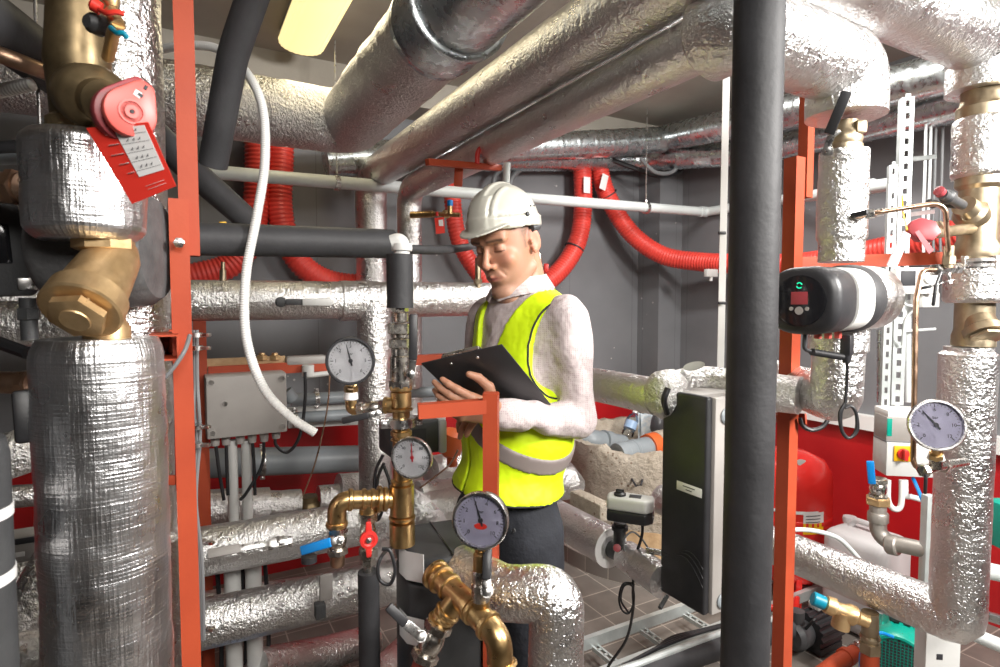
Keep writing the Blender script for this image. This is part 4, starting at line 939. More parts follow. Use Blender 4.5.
# big foil elbow bottom centre
e0 = P(466, 573, 1.16); e1 = P(505, 593, 1.08); e2 = P(556, 594, 1.05)
b = MB(); b.tube([P(448, 558, 1.4), e0, e1, e2, lv(e2, .05)], .051, 48, fillet=[.05, .05, .022], seg=10, step=.008, rf=wr(.04, 16, 8)); b.build('insulated_pipe', 'foil', label='fat white-shining foil elbow turning down at the bottom centre', cat='pipe')
foilpipe([P(430, 700, 1.5), P(478, 640, 1.6), P(500, 610, 1.9)], .055, 'foil pipe slanting behind the bright brass pipe at the bottom', amp=.04)
foilpipe([P(405, 500, 1.7), P(430, 522, 1.65), P(452, 560, 1.5)], .045, 'crumpled foil bend behind the brass riser', amp=.09, m='foil_crumpled')
foilpipe([PB(418, 500, 2.3), PB(570, 482, 2.3)], .07, 'foil pipe passing behind the man at hip height', amp=.04)
foilpipe([P(430, 470, 2.4), P(480, 462, 2.6)], .06, 'foil pipe left of the vest hem, behind the riser gauge', amp=.05)
# actuator behind
t = thing('actuator', 'dark actuator box with white side panel behind the brass riser', 'actuator', P(413, 452, 1.75))
Ma = frameM(P(411, 435, 1.75), -D1, D2); b = MB(); b.box((0, 0, 0), (.17, .10, .12), Ma, .012); b.build('housing', 'charcoal_plastic', t)
b = MB(); b.box((.078, 0, .008), (.025, .102, .125), Ma, .008); b.build('side_panel', 'light_plastic', t)
b = MB(); b.box((.0, .0, .061), (.05, .06, .002), Ma); b.build('nameplate', 'ink', t)
b = MB(); q = P(452, 442, 2.2); b.lathe([(.02, -.06), (.045, -.04), (.05, 0), (.045, .04), (.02, .05)], frameM(q, (.3, -.2, 1)), 20); b.tube([q, P(452, 466, 2.2)], .02, 14); b.build('pump_motor', 'orange_plastic', label='small orange pump part behind the vest, left of the man', cat='pump')
cable([P(458, 450, 1.9), P(450, 464, 1.9), P(436, 476, 1.9), P(420, 488, 1.9)], .003, 'thin brown wire slanting behind the riser gauge', 'copper')
# ================================================================ BLACK UPRIGHT PIPE
q = P(752, 330, 1.02); b = MB(); b.tube([lv(q, .01), lv(q, H - .01)], .0415, 48, step=.04, rf=wr(.012, 5))
b.build('foam_pipe', 'black_foam', label='tall black foam-covered pipe from floor to ceiling right of the man', cat='pipe')
# ================================================================ HEAT EXCHANGER
t = thing('heat_exchanger', 'tall black and grey insulated heat exchanger behind the black upright pipe', 'heat exchanger', P(706, 616, 1.45))
k = P(709, 500, 1.45); zb = P(706, 616, 1.45).z; zt = P(706, 397, 1.45).z
Mx = frameM(lv(k, zb), UP, D2)      # x = D2, y = D1
b = MB(); b.box((.07, .095, (zt - zb) / 2), (.14, .10, zt - zb), Mx, .012); b.build('rear_shell', 'grey_plastic', t)
b = MB(); Mf = frameM(k, D2, D1)    # x = D1, extruded along D2
pr = []
hgt = zt - zb
for s_, z_ in ((.0, 0), (.15, .012), (.15, hgt - .012), (.0, hgt)): pass
b.prism([(0.0, .0), (.0, hgt), (.15, hgt + .0), (.15, 0)], .006, frameM(lv(k, zb) - D2 * .002, D2, D1), .001) if False else None
b.box((-.001, .078, hgt / 2), (.022, .156, hgt), Mx, .008, 3)
b.build('front_cover', 'black_plastic', t)
b = MB(); b.box((.068, -.0, hgt / 2), (.122, .02, hgt - .004), Mx, .006); b.build('side_cover', 'grey_plastic', t)
for z in (.035, hgt - .05):
    b = MB(); b.lathe([(.020, 0), (.0215, .004), (.018, .007), (.002, .008)], frameM(Mx @ Vector((.045, -.010, z)), -D1), 28); b.build('port_cap', 'pvc_grey', t)
b = MB(); b.box((-.0125, .055, hgt * .56), (.0012, .085, .024), Mx, .0005); lb = b.build('label', 'tag_white', t)
b = MB()
for i in range(2): b.box((-.0135, .055, hgt * .56 + .004 - i * .008), (.0008, .04 - i * .02, .002), Mx)
b.build('label_print', 'ink', lb)
b = MB()
for i in range(3):
    b.tube([Mx @ Vector((-.0125, .004 + .146 * s / 20, .075 + i * .014 + .035 * math.sin(s / 20 * 4.2 + i * .3) + .05 * (s / 20))) for s in range(21)], .0012, 6)
b.build('wave_relief', 'black_plastic', t)
b = MB(); b.tube([P(667, 596, 1.55), P(660, 608, 1.52)], .006, 12); b.build('drain_stub', 'charcoal_plastic', t)
# pipes to it
g0 = P(664, 398, 1.60); foilpipe([g0 + D1 * 1.1, g0 + D1 * .02], .053, 'foil-wrapped pipe coming from behind the man into the top of the heat exchanger', amp=.015, m='foil_fine')
b = MB(); b.sphere(P(667, 394, 1.60), .066, sc=(1, 1, 1.05)); 
for v in b.v: v += v.normalized() * .008 * noise.noise(v * 30)
b.tube([P(660, 392, 1.62), P(700, 382, 1.68), P(800, 396, 1.5)], .050, 36, fillet=.08, step=.012, rf=wr(.05, 12, 7))
b.build('insulated_pipe', 'foil_crumpled', label='crumpled foil joint and pipe running right behind the heat exchanger top', cat='pipe')
b = MB(); b.lathe([(.002, -.006), (.022, -.004), (.022, .004), (.002, .006)], frameM(P(694, 366, 1.62), toview(P(694, 366, 1.6)), (1, 0, .2)) @ Matrix.Diagonal((1.35, .55, 1, 1)), 24); b.tube([P(684, 371, 1.62), P(676, 377, 1.62)], .005, 8); b.build('isolating_valve', 'light_plastic', label='pale oval valve grip above the crumpled foil joint', cat='valve')
cable([P(667, 413, 1.55), P(664, 400, 1.5), P(668, 388, 1.5)], .008, 'short dark strap at the foil joint beside the heat exchanger')
g1 = P(664, 582, 1.58); foilpipe([P(611, 548, 1.80), P(611, 548, 1.80) + D1 * .75], .062, 'foil-wrapped pipe with a cut white end beside the concrete ring', amp=.012, m='foil_fine')
foilpipe([g1, P(627, 556, 1.76)], .047, 'short foil pipe between the actuator valve and the heat exchanger', amp=.02, m='foil_fine')
b = MB(); q = P(611, 548, 1.80); b.lathe([(.040, .0), (.064, .001), (.064, -.002)], frameM(q, -D1), 36); b.build('end_cover', 'tag_white', label='white cut insulation end of the foil pipe by the actuator', cat='insulation')
# actuator on valve
t = thing('valve_actuator', 'small white and black valve actuator with black cable in front of the concrete ring', 'actuator', P(620, 560, 1.74))
Ma = frameM(P(630, 507, 1.70), UP, (Vector((1, -.35, 0))))
b = MB(); b.prism([(-.065, -.035), (.05, -.045), (.07, -.02), (.07, .03), (-.05, .045), (-.07, .02)], .038, Ma @ Matrix.Translation((0, 0, -.005)), .010, 3); b.build('top_cover', 'light_plastic', t)
b = MB(); b.prism([(-.064, -.035), (.049, -.044), (.069, -.02), (.069, .03), (-.05, .044), (-.069, .02)], .034, Ma @ Matrix.Translation((0, 0, -.038)), .006, 3); b.build('base', 'black_plastic', t)
b = MB(); b.lathe([(.018, 0), (.018, .006), (.010, .010), (.010, .014)], Ma @ Matrix.Translation((-.03, .0, .033)), 20); b.box((0, 0, .014), (.024, .005, .008), Ma @ Matrix.Translation((-.03, 0, .033)), .001); b.build('position_knob', 'black_plastic', t)
b = MB(); b.box((.015, 0, .0335), (.035, .028, .0015), Ma, .0005); b.build('window', 'ink', t)
b = MB(); q0 = P(620, 522, 1.74); q1 = P(619, 550, 1.76); b.tube([q0, q1], .019, 20); b.lathe([(.025, -.006), (.025, .006)], frameM(q0.lerp(q1, .2), UP), 20); b.tube([P(612, 549, 1.80), P(628, 556, 1.74)], .028, 24); b.build('valve_body', 'black_plastic', t)
b = MB(); b.lathe([(.012, 0), (.011, .008), (.002, .009)], frameM(P(617, 548, 1.72), toview(P(617, 548, 1.7))), 16); b.build('indicator', 'wine_plastic', t)
cable([P(642, 518, 1.70), P(642, 535, 1.70), P(635, 560, 1.70), P(633, 590, 1.72), P(633, 610, 1.75), P(626, 640, 1.80), P(608, 667, 1.85), P(600, 690, 1.9)], .0045, 'black cable hanging from the white and black actuator down to the cable tray')
cable([P(632, 583, 1.69), P(623, 584, 1.69), P(619, 598, 1.69), P(622, 610, 1.69), P(629, 613, 1.69), P(634, 600, 1.69), P(632, 586, 1.68), P(624, 586, 1.68), P(621, 600, 1.68), P(628, 612, 1.68)], .003, 'coil of thin black cable tied to the hanging actuator cable')
cable([P(625, 555, 1.72), P(624, 540, 1.70), P(632, 532, 1.70), P(641, 538, 1.70), P(648, 548, 1.68)], .003, 'thin grey-black sensor cable curving over the short foil pipe', 'cable_grey')
b = MB(); b.tube([P(646, 550, 1.68), P(662, 553, 1.66)], .009, 14); b.build('sensor', 'steel', label='small steel temperature sensor on the short foil pipe', cat='sensor')
# ================================================================ PIPE B DOWN LEG: lever valve, foil, circulator pump
xv = Vector((eB.x, eB.y, 0)); Yv = eB.y
def ZV(py): return P(844, py, Yv).z
t = thing('ball_valve', 'bronze ball valve with long black lever under the shining foil elbow', 'valve', lv(xv, ZV(152)))
b = MB(); M = frameM(xv, UP); b.lathe([(.040, ZV(158)), (.040, ZV(146)), (.036, ZV(145)), (.040, ZV(140)), (.036, ZV(134)), (.030, ZV(130)), (.030, ZV(122))], M, 28)
b.box((.018, -.03, ZV(131)), (.024, .02, .03), M, .004); b.build('valve_body', 'bronze', t)
s = P(828, 150, 1.375); Ml_ = frameM(s, toview(s), (1, 0, 0))
b = MB(); b.prism([(-.010, -.012), (.010, -.012), (.012, .0), (.006, .012), (.010, .028), (.022, .04), (.014, .046), (-.006, .03), (-.012, .0)], .004, Ml_, .001); b.hexn(.008, .003, .012, Ml_); b.hexn(.007, .003, .010, Ml_ @ Matrix.Translation((.022, 0, 0))); lv_ = b.build('lever', 'steel', t)
b = MB(); b.beam(P(829, 134, 1.35), P(847, 91, 1.31), .008, .022, toview(s), .002); b.build('lever_grip', 'black_plastic', lv_)
b = MB(); zt2, zb2 = ZV(152), ZV(262)
b.tube([lv(xv, zb2), lv(xv, zt2)], lambda s_: .055 if s_ > .05 and s_ < zt2 - zb2 - .06 else (.050 if s_ <= .05 else .054), 44, step=.008, rf=wr(.02, 14, 11)); b.build('insulated_pipe', 'foil', label='upright foil-wrapped section directly above the circulator pump', cat='pipe')
b = MB(); zc_, zd_ = ZV(398), ZV(330)
hz = P(800, 399, 1.62)
b.tube([lv(xv, ZV(300)), lv(xv, P(840, 399, Yv).z), lv(xv, P(840, 399, Yv).z) - D2 * .0 + (lv(hz, 0) - xv) * 2.2], .058, 44, fillet=.015, seg=3, step=.01, rf=wr(.02, 14, 12)); b.build('insulated_pipe', 'foil', label='foil-wrapped elbow under the circulator pump, running left behind the black upright pipe', cat='pipe')
b = MB(); b.lathe([(.060, ZV(352)), (.066, ZV(350)), (.066, ZV(330)), (.058, ZV(326))], frameM(xv, UP), 40); b.build('foil_cuff', 'foil', label='foil cuff on the elbow just below the circulator pump', cat='insulation')
# circulator pump
hc = P(800, 301, 1.20); vc = P(884, 297, 1.47); ax = (hc - vc); axl = ax.length; ax.normalize()
t = thing('circulator_pump', 'black and silver circulator pump with round display on the foil riser', 'pump', vc - UP * .09)
Mv = frameM(vc, ax, UP)
b = MB(); b.lathe([(.05, axl - .385), (.068, axl - .375), (.076, axl - .35), (.077, axl - .25), (.074, axl - .24)], Mv, 44, )
b.build('volute_cover', 'foil_fine', t)
b = MB(); b.lathe([(.074, axl - .252), (.078, axl - .24), (.076, axl - .19), (.070, axl - .18)], Mv, 44); b.build('gasket_ring', 'black_foam', t)
def sup(hx, hy, n_=2.8, k=40):
    o = []
    for i in range(k):
        a = 2 * PI * i / k; c, s_ = math.cos(a), math.sin(a); o.append((hx * abs(c) ** (2 / n_) * (1 if c > 0 else -1), hy * abs(s_) ** (2 / n_) * (1 if s_ > 0 else -1)))
    return o
b = MB(); b.prism(sup(.070, .073), .085, Mv @ Matrix.Translation((0, 0, axl - .19)), .004); b.build('motor_band', 'light_plastic', t)
L2_ = .105
b = MB(); b.prism(sup(.071, .074), L2_, Mv @ Matrix.Translation((0, 0, axl - L2_)), .022, 5); hd = b.build('head', 'black_plastic', t)
zf_ = axl
b = MB(); b.lathe([(.052, 0), (.053, .002), (.050, .003), (.002, .0032)], Mv @ Matrix.Translation((0, 0, zf_)), 44); dsp = b.build('display_panel', 'black_gloss', hd)
Mtx = frameM(hc, ax, UP.cross(ax) ); Mtx = Mv @ Matrix.Translation((0, 0, zf_ + .0035))
upx = 1   # Mv x axis is up
Mtx = frameM(Mtx.translation, ax, UP.cross(ax))
b = MB(); b.box((0, .006, 0), (.034, .026, .0008), Mtx, .001); b.build('screen', 'wine_plastic', dsp)
b = MB(); 
for a0_ in (.3, 3.45): b.tube([Mtx @ Vector((.0055 * math.cos(a0_ + i * .27), .032 + .0055 * math.sin(a0_ + i * .27), .0006)) for i in range(9)], .0012, 6)
b.build('status_ring', 'status_green', dsp)
b = MB(); b.lathe([(.0085, 0), (.0082, .0016), (.003, .0018)], Mtx @ Matrix.Translation((0, -.020, 0)), 20)
for sx in (-1, 1): b.lathe([(.0042, 0), (.004, .0014), (.001, .0015)], Mtx @ Matrix.Translation((sx * .016, -.016, 0)), 14)
b.build('buttons', 'grey_plastic', dsp)
b = MB(); b.box((0, 0, 0), (.045, .02, .002), frameM(vc + ax * (axl - .07) + UP * .0705, UP, ax), .0005); b.build('label', 'light_plastic', hd)
b = MB(); b.text('C2.2', .012, frameM(vc + ax * (axl - .07) + UP * .072, UP, -ax) ); b.build('label_text', 'ink', hd)
b = MB()
for i in range(3): b.box((0, 0, 0), (.014, .012, .016), frameM(P(818 + i * 10, 335, 1.24 + .03 * i), UP, ax), .002)
b.build('clips', 'coral_plastic', hd)
b = MB(); b.tube([P(805, 332, 1.22), P(804, 349, 1.22), P(812, 352, 1.23), P(842, 357, 1.30)], .004, 10, fillet=.01); b.tube([P(812, 352, 1.225), P(842, 357, 1.295)], .0075, 14, step=.0015, rf=lambda s_, a, p: 1 - .25 * (round(s_ / .0015) % 2)); b.build('cable_sleeve', 'black_plastic', t)
b = MB(); b.box((0, 0, 0), (.022, .022, .045), frameM(P(847, 345, 1.30), UP, ax), .003); b.lathe([(.008, -.04), (.011, -.02)], frameM(P(847, 345, 1.30), UP), 14); b.build('plug', 'black_plastic', t)
cable([P(847, 352, 1.30), P(847, 380, 1.31), P(845, 405, 1.31)], .0035, 'black cable dropping from the circulator pump plug')
for i in range(2):
    o = i * 1.5; cable([P(845, 403, 1.31), P(841 - o, 414, 1.31), P(842, 430 + o, 1.31), P(849, 438, 1.31), P(856 + o, 430, 1.31), P(856, 414 - o, 1.31), P(851, 406, 1.31), P(845, 408, 1.31)], .0035, 'coiled black pump cable tied in a ring below the circulator pump', group='pump cable rings')
cable([P(800, 418, 1.6), P(803, 426, 1.6), P(812, 430, 1.6), P(822, 427, 1.6), P(828, 420, 1.6)], .006, 'black cable loop under the horizontal foil pipe at right')
# ================================================================ RED FRAME RIGHT
t = thing('pipe_rack', 'tall red steel upright standing between the black pipe and the red tank', 'rack', lv(P(786, 480, 1.62), 0))
g = P(791, 300, 1.62); b = MB(); bar(b, lv(g, 0), lv(g, P(799, 158, 1.62).z), .038, .003, D2); b.build('upright', 'red_paint', t, sharp=30)
g2 = P(806, 150, 1.72); b = MB(); bar(b, lv(g2, P(806, 198, 1.72).z), lv(g2, H), .030, .003, D2); b.build('extension', 'red_paint', t, sharp=30)
b = MB(); bar(b, P(792, 264, 1.66), P(948, 258, 1.72), .036, .003, UP); b.build('crossbar', 'red_paint', t, sharp=30)
b = MB(); b.beam(P(770, 417, 1.75), P(806, 419, 1.6), .03, .006, UP, .001); b.build('shelf_angle', 'red_paint', t, sharp=30)
b = MB(); b.beam(P(770, 418, 1.7), P(790, 418, 1.62), .02, .02, UP, .001); b.build('shelf_arm', 'red_paint', t, sharp=30)
# ================================================================ FAR-RIGHT COLUMN OF FITTINGS
xr = Vector((eA.x, eA.y, 0)); 
def ZR(py): return P(978, py, eA.y).z
Mr_ = frameM(xr, UP)
t = thing('bronze_valve', 'bronze double-regulating valve at far right with black test plugs and a wine-red tag', 'valve', lv(xr, ZR(262)))
b = MB(); b.lathe([(.052, ZR(262)), (.056, ZR(258)), (.056, ZR(248)), (.046, ZR(240)), (.048, ZR(215)), (.046, ZR(190)), (.056, ZR(186)), (.056, ZR(176))], Mr_, 36)
vb0 = lv(xr, ZR(238)); vd = Vector((-.72, -.35, .42)).normalized()
b.lathe([(.040, 0), (.042, .05), (.032, .06), (.028, .085)], frameM(lv(xr, ZR(222)), vd), 28)
b.tube([lv(xr, ZR(228)), P(934, 233, 1.45)], .014, 20); b.hexn(.019, 0, .016, frameM(P(938, 228, 1.47), P(934, 233, 1.45) - lv(xr, ZR(228)))); b.build('body', 'bronze', t)
for (px, py, qx, qy) in ((957, 200, 940, 195), (947, 202, 934, 192)): pass
b = MB(); b.tube([P(962, 205, 1.5), P(942, 194, 1.42)], .012, 18); b.lathe([(.016, 0), (.017, .02), (.010, .028)], frameM(P(950, 198, 1.45), P(942, 194, 1.42) - P(950, 198, 1.45)), 18); b.build('test_plug', 'charcoal_plastic', t)
b = MB(); b.lathe([(.012, 0), (.012, .012), (.004, .016)], frameM(P(941, 193, 1.41), Vector((-.8, -.4, .4))), 16); b.build('plug_cap', 'wine_plastic', t)
b = MB(); b.tube([P(955, 206, 1.52), P(928, 203, 1.46)], .007, 12); b.lathe([(.011, 0), (.010, .018)], frameM(P(934, 204, 1.48), Vector((-1, -.3, .1))), 14); b.build('test_plug', 'charcoal_plastic', t)
b = MB(); b.prism([(-.03, -.02), (.0, -.028), (.028, -.016), (.034, .012), (.01, .03), (-.022, .024), (-.036, .004)], .026, frameM(P(921, 233, 1.42), (-.35, -1, .25), (.8, 0, -.55)), .005); b.build('handwheel', 'wine_plastic', t)
card([P(915, 232, 1.39), P(919, 230, 1.39), P(934, 250, 1.39), P(929, 254, 1.39)], .001, 'wine_plastic', 'hanging_tag', label='small wine-red strip tag hanging from the far-right bronze valve', cat='tag')
card([P(904, 231, 1.38), P(911, 235, 1.38), P(896, 269, 1.38), P(888, 265, 1.38)], .006, 'frosted_plastic', 'hanging_tag', label='translucent white plastic tag hanging beside the far-right bronze valve', cat='tag')
cable([P(902, 195, 1.5), P(903, 212, 1.48), P(907, 230, 1.40)], .002, 'thin yellow tie holding the translucent tag', 'yellow_plastic')
def frs(nm, y0, y1, r, m, label, name, cat, flare=None, seed=0):
    b = MB(); z0_, z1_ = ZR(y0), ZR(y1); b.tube([lv(xr, z0_), lv(xr, z1_)], (lambda s: r * (1 - .12 * max(0, 1 - min(s, z1_ - z0_ - s) / .012) ** 2)), 44, step=.004, rf=wr(.03, 15, seed)); return b.build(name, m, label=label, cat=cat)
b = MB(); b.lathe([(.060, ZR(119)), (.060, ZR(108)), (.052, ZR(104)), (.050, ZR(90))], Mr_, 36); b.build('pipe_fitting', 'bronze', label='bronze fitting under the upper overhead foil elbow at far right', cat='fitting')
frs('', 178, 118, .066, 'foil', 'foil-wrapped section between two bronze fittings at far right', 'insulated_pipe', 'pipe', seed=3)
b = MB(); b.lathe([(.052, ZR(268)), (.068, ZR(268)), (.068, ZR(265)), (.055, ZR(265)), (.055, ZR(262.5)), (.068, ZR(262.5)), (.068, ZR(259.5)), (.052, ZR(259.5))], Mr_, 40)
for a in (3.6, 4.7, 5.8): b.hexn(.009, ZR(271), ZR(257), Mr_ @ Matrix.Translation((.062 * math.cos(a), .062 * math.sin(a), 0)))
b.build('flange', 'steel', label='bolted grey flange below the far-right bronze valve', cat='flange')
frs('', 303, 268, .072, 'foil', 'squat foil-wrapped ring below the bolted flange at far right', 'insulated_pipe', 'pipe', seed=5)
t = thing('strainer', 'bronze strainer with hexagonal plug above the far-right foil riser', 'strainer', lv(xr, ZR(347)))
b = MB(); b.lathe([(.050, ZR(346)), (.050, ZR(336)), (.045, ZR(330)), (.045, ZR(303))], Mr_, 32)
sd = Vector((-.05, -.55, -.8)).normalized(); sM = frameM(lv(xr, ZR(312)) + Vector((0, 0, 0)), sd)
b.lathe([(.036, 0), (.040, .05), (.047, .055), (.047, .075)], sM, 32); b.build('body', 'bronze', t)
b = MB(); b.hexn(.040, .075, .088, sM); b.build('plug', 'bronze', t)
# foil riser with elbow at the right
zE = P(955, 624, 1.57).z
xr2 = xr + Vector((-.012, 0, 0)); xE = lv(xr2, zE)
b = MB(); zt3 = ZR(347)
b.tube([lv(xr2, zt3), xE, xE + D1 * 1.15], lambda s: .067 if s > .02 else .056, 48, fillet=.012, seg=3, step=.01, rf=wr(.018, 12, 13)); b.build('insulated_pipe', 'foil', label='foil-wrapped riser at far right with a square elbow and a long low run', cat='pipe')
# small copper lines
t = thing('copper_line', 'thin bent copper line with small valve crossing in front of the far-right bronze valve', 'pipe', P(950, 270, 1.35))
b = MB(); b.tube([P(856, 217, 1.36), P(880, 212, 1.33), P(945, 202, 1.30), P(949, 260, 1.33)], .0052, 14, fillet=.03); b.build('tube', 'copper', t)
b = MB(); d_ = P(880, 212, 1.33) - P(856, 217, 1.36); b.hexn(.011, 0, .018, frameM(P(866, 215, 1.35), d_)); b.hexn(.009, 0, .014, frameM(P(876, 213, 1.34), d_)); b.tube([P(854, 218, 1.37), P(872, 214, 1.34)], .007, 14); b.build('coupling', 'steel', t)
b = MB(); b.beam(P(851, 216, 1.36), P(868, 212, 1.33), .012, .010, UP, .002); b.build('grip', 'black_plastic', t)
b = MB(); b.tube([P(949, 246, 1.33), P(948, 268, 1.33)], .011, 16); b.hexn(.014, 0, .02, frameM(P(949, 256, 1.33), -UP)); b.build('elbow_nut', 'bronze', t)
t = thing('copper_line', 'long thin copper line dropping from the small valve to the right-hand gauge', 'pipe', P(920, 470, 1.3))
b = MB(); b.tube([P(942, 270, 1.34), P(922, 270, 1.31), P(916, 300, 1.29), P(913, 466, 1.27), P(928, 472, 1.28)], .0055, 14, fillet=.025, seg=6); b.build('tube', 'copper', t)
tb_ = ball_valve(P(958, 268, 1.42), P(934, 270, 1.33), .011, Vector((0, -.3, -1)), P(935, 300, 1.33) - P(940, 275, 1.33), .06, 'small chrome valve with black lever below the thin copper bend', body='steel', w=.009)
b = MB(); b.beam(P(936, 284, 1.32), P(933, 306, 1.32), .010, .007, toview(P(935, 300, 1.3)), .003); b.tube([P(941, 272, 1.33), P(936, 285, 1.32)], .003, 8); b.build('drain_lever', 'black_plastic', tb_)
# right gauge
gc = P(937, 425, 1.22)
gauge(gc, (-.30, -1, .22), .0525, 'violet-faced round gauge in front of the far-right foil riser', ['0', '2', '4', '6', '8', '10', '12'], -38, dial='dial_violet', depth=.025, stem=P(936, 462, 1.24), updir=Vector((-.03, .0, 1)), stem_r=.009)
b = MB(); b.tube([P(965, 462, 1.46), P(938, 466, 1.26), P(922, 471, 1.24)], .011, 20); b.hexn(.015, 0, .012, frameM(P(926, 470, 1.245), Vector((-1, -.2, -.1)))); b.hexn(.016, 0, .014, frameM(P(945, 465, 1.30), Vector((-1, -.5, -.1)))); b.tube([P(936, 468, 1.24), P(936, 452, 1.235)], .012, 18); tb_ = thing('gauge_cock', 'nickel cock with small black lever joining the right-hand gauge to the foil riser', 'fitting', P(936, 490, 1.24)); b.build('cock_body', 'nickel', tb_)
b = MB(); b.lathe([(.013, -.004), (.0165, 0), (.013, .012)], frameM(P(936, 459, 1.24), UP), 20); b.build('gauge_nut', 'light_plastic', tb_)
b = MB(); b.beam(P(926, 474, 1.23), P(925, 494, 1.23), .009, .007, toview(P(925, 485, 1.2)), .003); b.build('lever', 'black_plastic', tb_)
# ================================================================ RED CORRUGATED HOSES
YW = 3.80
def hose(pts, label, r=.067, step=None): 
    return corrugated(spline(pts, 14), r, label, pitch=.022, amp=.10)
hose([PB(256, 120, YW), PB(258, 160, YW), PB(256, 205, YW), PB(251, 240, YW), PB(228, 266, YW), PB(185, 278, YW)], 'red corrugated hose at far left, curving left behind the dark foam pipe')
hose([PB(281, 120, YW), PB(281, 160, YW), PB(280, 205, YW), PB(287, 240, YW), PB(305, 268, YW), PB(335, 283, YW), PB(380, 286, YW)], 'red corrugated hose second from left, curving right behind the foil pipe')
hose([PB(451, 120, YW), PB(452, 165, YW), PB(453, 205, YW), PB(459, 240, YW), PB(474, 268, YW), PB(495, 292, YW)], 'red corrugated hose passing down behind the brim of the hard hat', .055)
h4 = hose([PB(582, 110, YW), PB(582, 160, YW), PB(583, 205, YW), PB(578, 240, YW), PB(562, 268, YW), PB(535, 290, YW), PB(500, 305, YW)], 'red corrugated hose with white label curving down behind the man')
h5 = hose([PB(594, 110, YW), PB(598, 160, YW), PB(607, 195, YW), PB(630, 232, 3.70), PB(662, 255, 3.55), P(702, 262, 4.05), PA(750, 264, 6.7), PA(800, 264, 6.7), PA(850, 256, 6.7), PA(900, 246, 6.7), PA(960, 232, 6.7), PA(1010, 215, 6.7), PA(1010, 215, 6.7) - D1 * .7, PA(1010, 215, 6.7) - D1 * 1.6 - UP * .1], 'long red corrugated hose with white label sweeping right along the walls')
for px, py, hs_, w_ in ((587, 185, h4, 'left'), (604, 182, h5, 'right')):
    q = PB(px, py, YW - .085); tx = D2 * 1.0 + UP * (0 if w_ == 'left' else -.28)
    b = MB(); b.box((0, 0, 0), (.055, .11, .0015), frameM(q, -D1, tx), .0005); b.build('sticker', 'tag_white', hs_)
for (px, py, hs_, Yq, d_) in ((608, 195, h5, YW, Vector((.5, .2, -.8))), (574, 248, h4, YW, Vector((-.4, -.2, -.85)))):
    b = MB(); b.lathe([(.066, -.004), (.071, -.004), (.071, .004), (.066, .004)], frameM(PB(px, py, Yq), d_), 28); b.build('tie', 'ink', hs_)
b = MB(); b.box((0, 0, 0), (.10, .05, .03), frameM(P(711, 273, 3.85), D1, D2), .003); b.hexn(.012, -.04, .0, frameM(P(711, 275, 3.85), UP)); b.build('hose_bracket', 'light_plastic', label='small white bracket under the long red hose near the white strut', cat='bracket')
# black cables high on the back wall
cable([PB(508, 192, YW), PB(512, 178, YW), PB(522, 168, YW), PB(540, 160, YW)], .02, 'thick grey cable curving above the hard hat', 'cable_grey')
cable([PB(493, 186, YW), PB(495, 176, YW), PB(503, 168, YW)], .015, 'short thick grey cable loop just left of the hard hat crown', 'cable_grey')
cable([PB(612, 160, 3.7), PB(640, 170, 3.6), PB(662, 176, 3.5), PB(682, 168, 3.5), PB(690, 150, 3.4)], .018, 'thick black cable sagging at the corner pilaster, upper one', 'cable_black')
cable([PB(640, 158, 3.5), PB(655, 172, 3.45), PB(672, 172, 3.45), PB(684, 158, 3.4)], .014, 'thick black cable sagging at the corner pilaster, inner one', 'cable_grey')
# brass sampling cock with red tag
t = thing('sampling_cock', 'small brass cock with blue top, left of the hard hat', 'valve', P(440, 216, 2.75))
b = MB(); b.tube([P(411, 215, 2.78), P(433, 214, 2.75)], .016, 16); b.tube([P(433, 214, 2.75), P(460, 215, 2.72)], .011, 16); b.hexn(.02, 0, .03, frameM(P(443, 214, 2.74), D2)); b.tube([P(450, 214, 2.72), P(450, 206, 2.72)], .012, 14); b.build('body', 'brass', t)
b = MB(); b.lathe([(.014, 0), (.014, .025), (.008, .028)], frameM(P(450, 206, 2.72), UP), 14); b.build('top', 'blue_grip', t)
b = MB(); b.box((0, 0, 0), (.012, .012, .02), Matrix.Translation(P(437, 214, 2.71)), .002); b.build('lever', 'red_plastic', t)
tg2 = card([P(434.5, 218, 2.7), P(444, 217, 2.7), P(445, 233, 2.7), P(436, 234, 2.7)], .001, 'tag_red', 'hanging_tag', label='small red tag with white field hanging from the brass sampling cock', cat='tag')
card([P(438.5, 220, 2.695), P(443, 219.5, 2.695), P(443.5, 226, 2.695), P(439, 226, 2.695)], .001, 'tag_white', 'table_field', tg2)
for px, py, y2, Yq, w_ in ((478, 284, 258, 2.5, 'with red collar left of the face'), (539, 276, 255, 2.4, 'behind the neck of the man')):
    b = MB(); b.tube([P(px, py + 12, Yq), P(px, y2, Yq)] + ([P(px - 8, y2, Yq)] if px > 500 else []), .013, 14, fillet=.012); b.hexn(.018, 0, .02, frameM(P(px, py, Yq), UP)); b.build('pipe_stub', 'bronze' if px < 500 else 'nickel', label='small metal pipe stub ' + w_, cat='fitting')
b = MB(); b.box((0, 0, 0), (.02, .02, .035), Matrix.Translation(P(546, 268, 2.38)), .004); b.build('tap', 'red_plastic', label='tiny red tap beside the pipe stub behind the neck', cat='tap')
b = MB(); b.tube([P(223, 281, 2.0), P(223, 270, 2.0)], .011, 12); b.tube([P(223, 271, 2.0), P(223, 262, 2.0)], .007, 12); b.build('pipe_stub', 'bronze', label='small bronze nipple standing on the level foil pipe at left', cat='fitting')
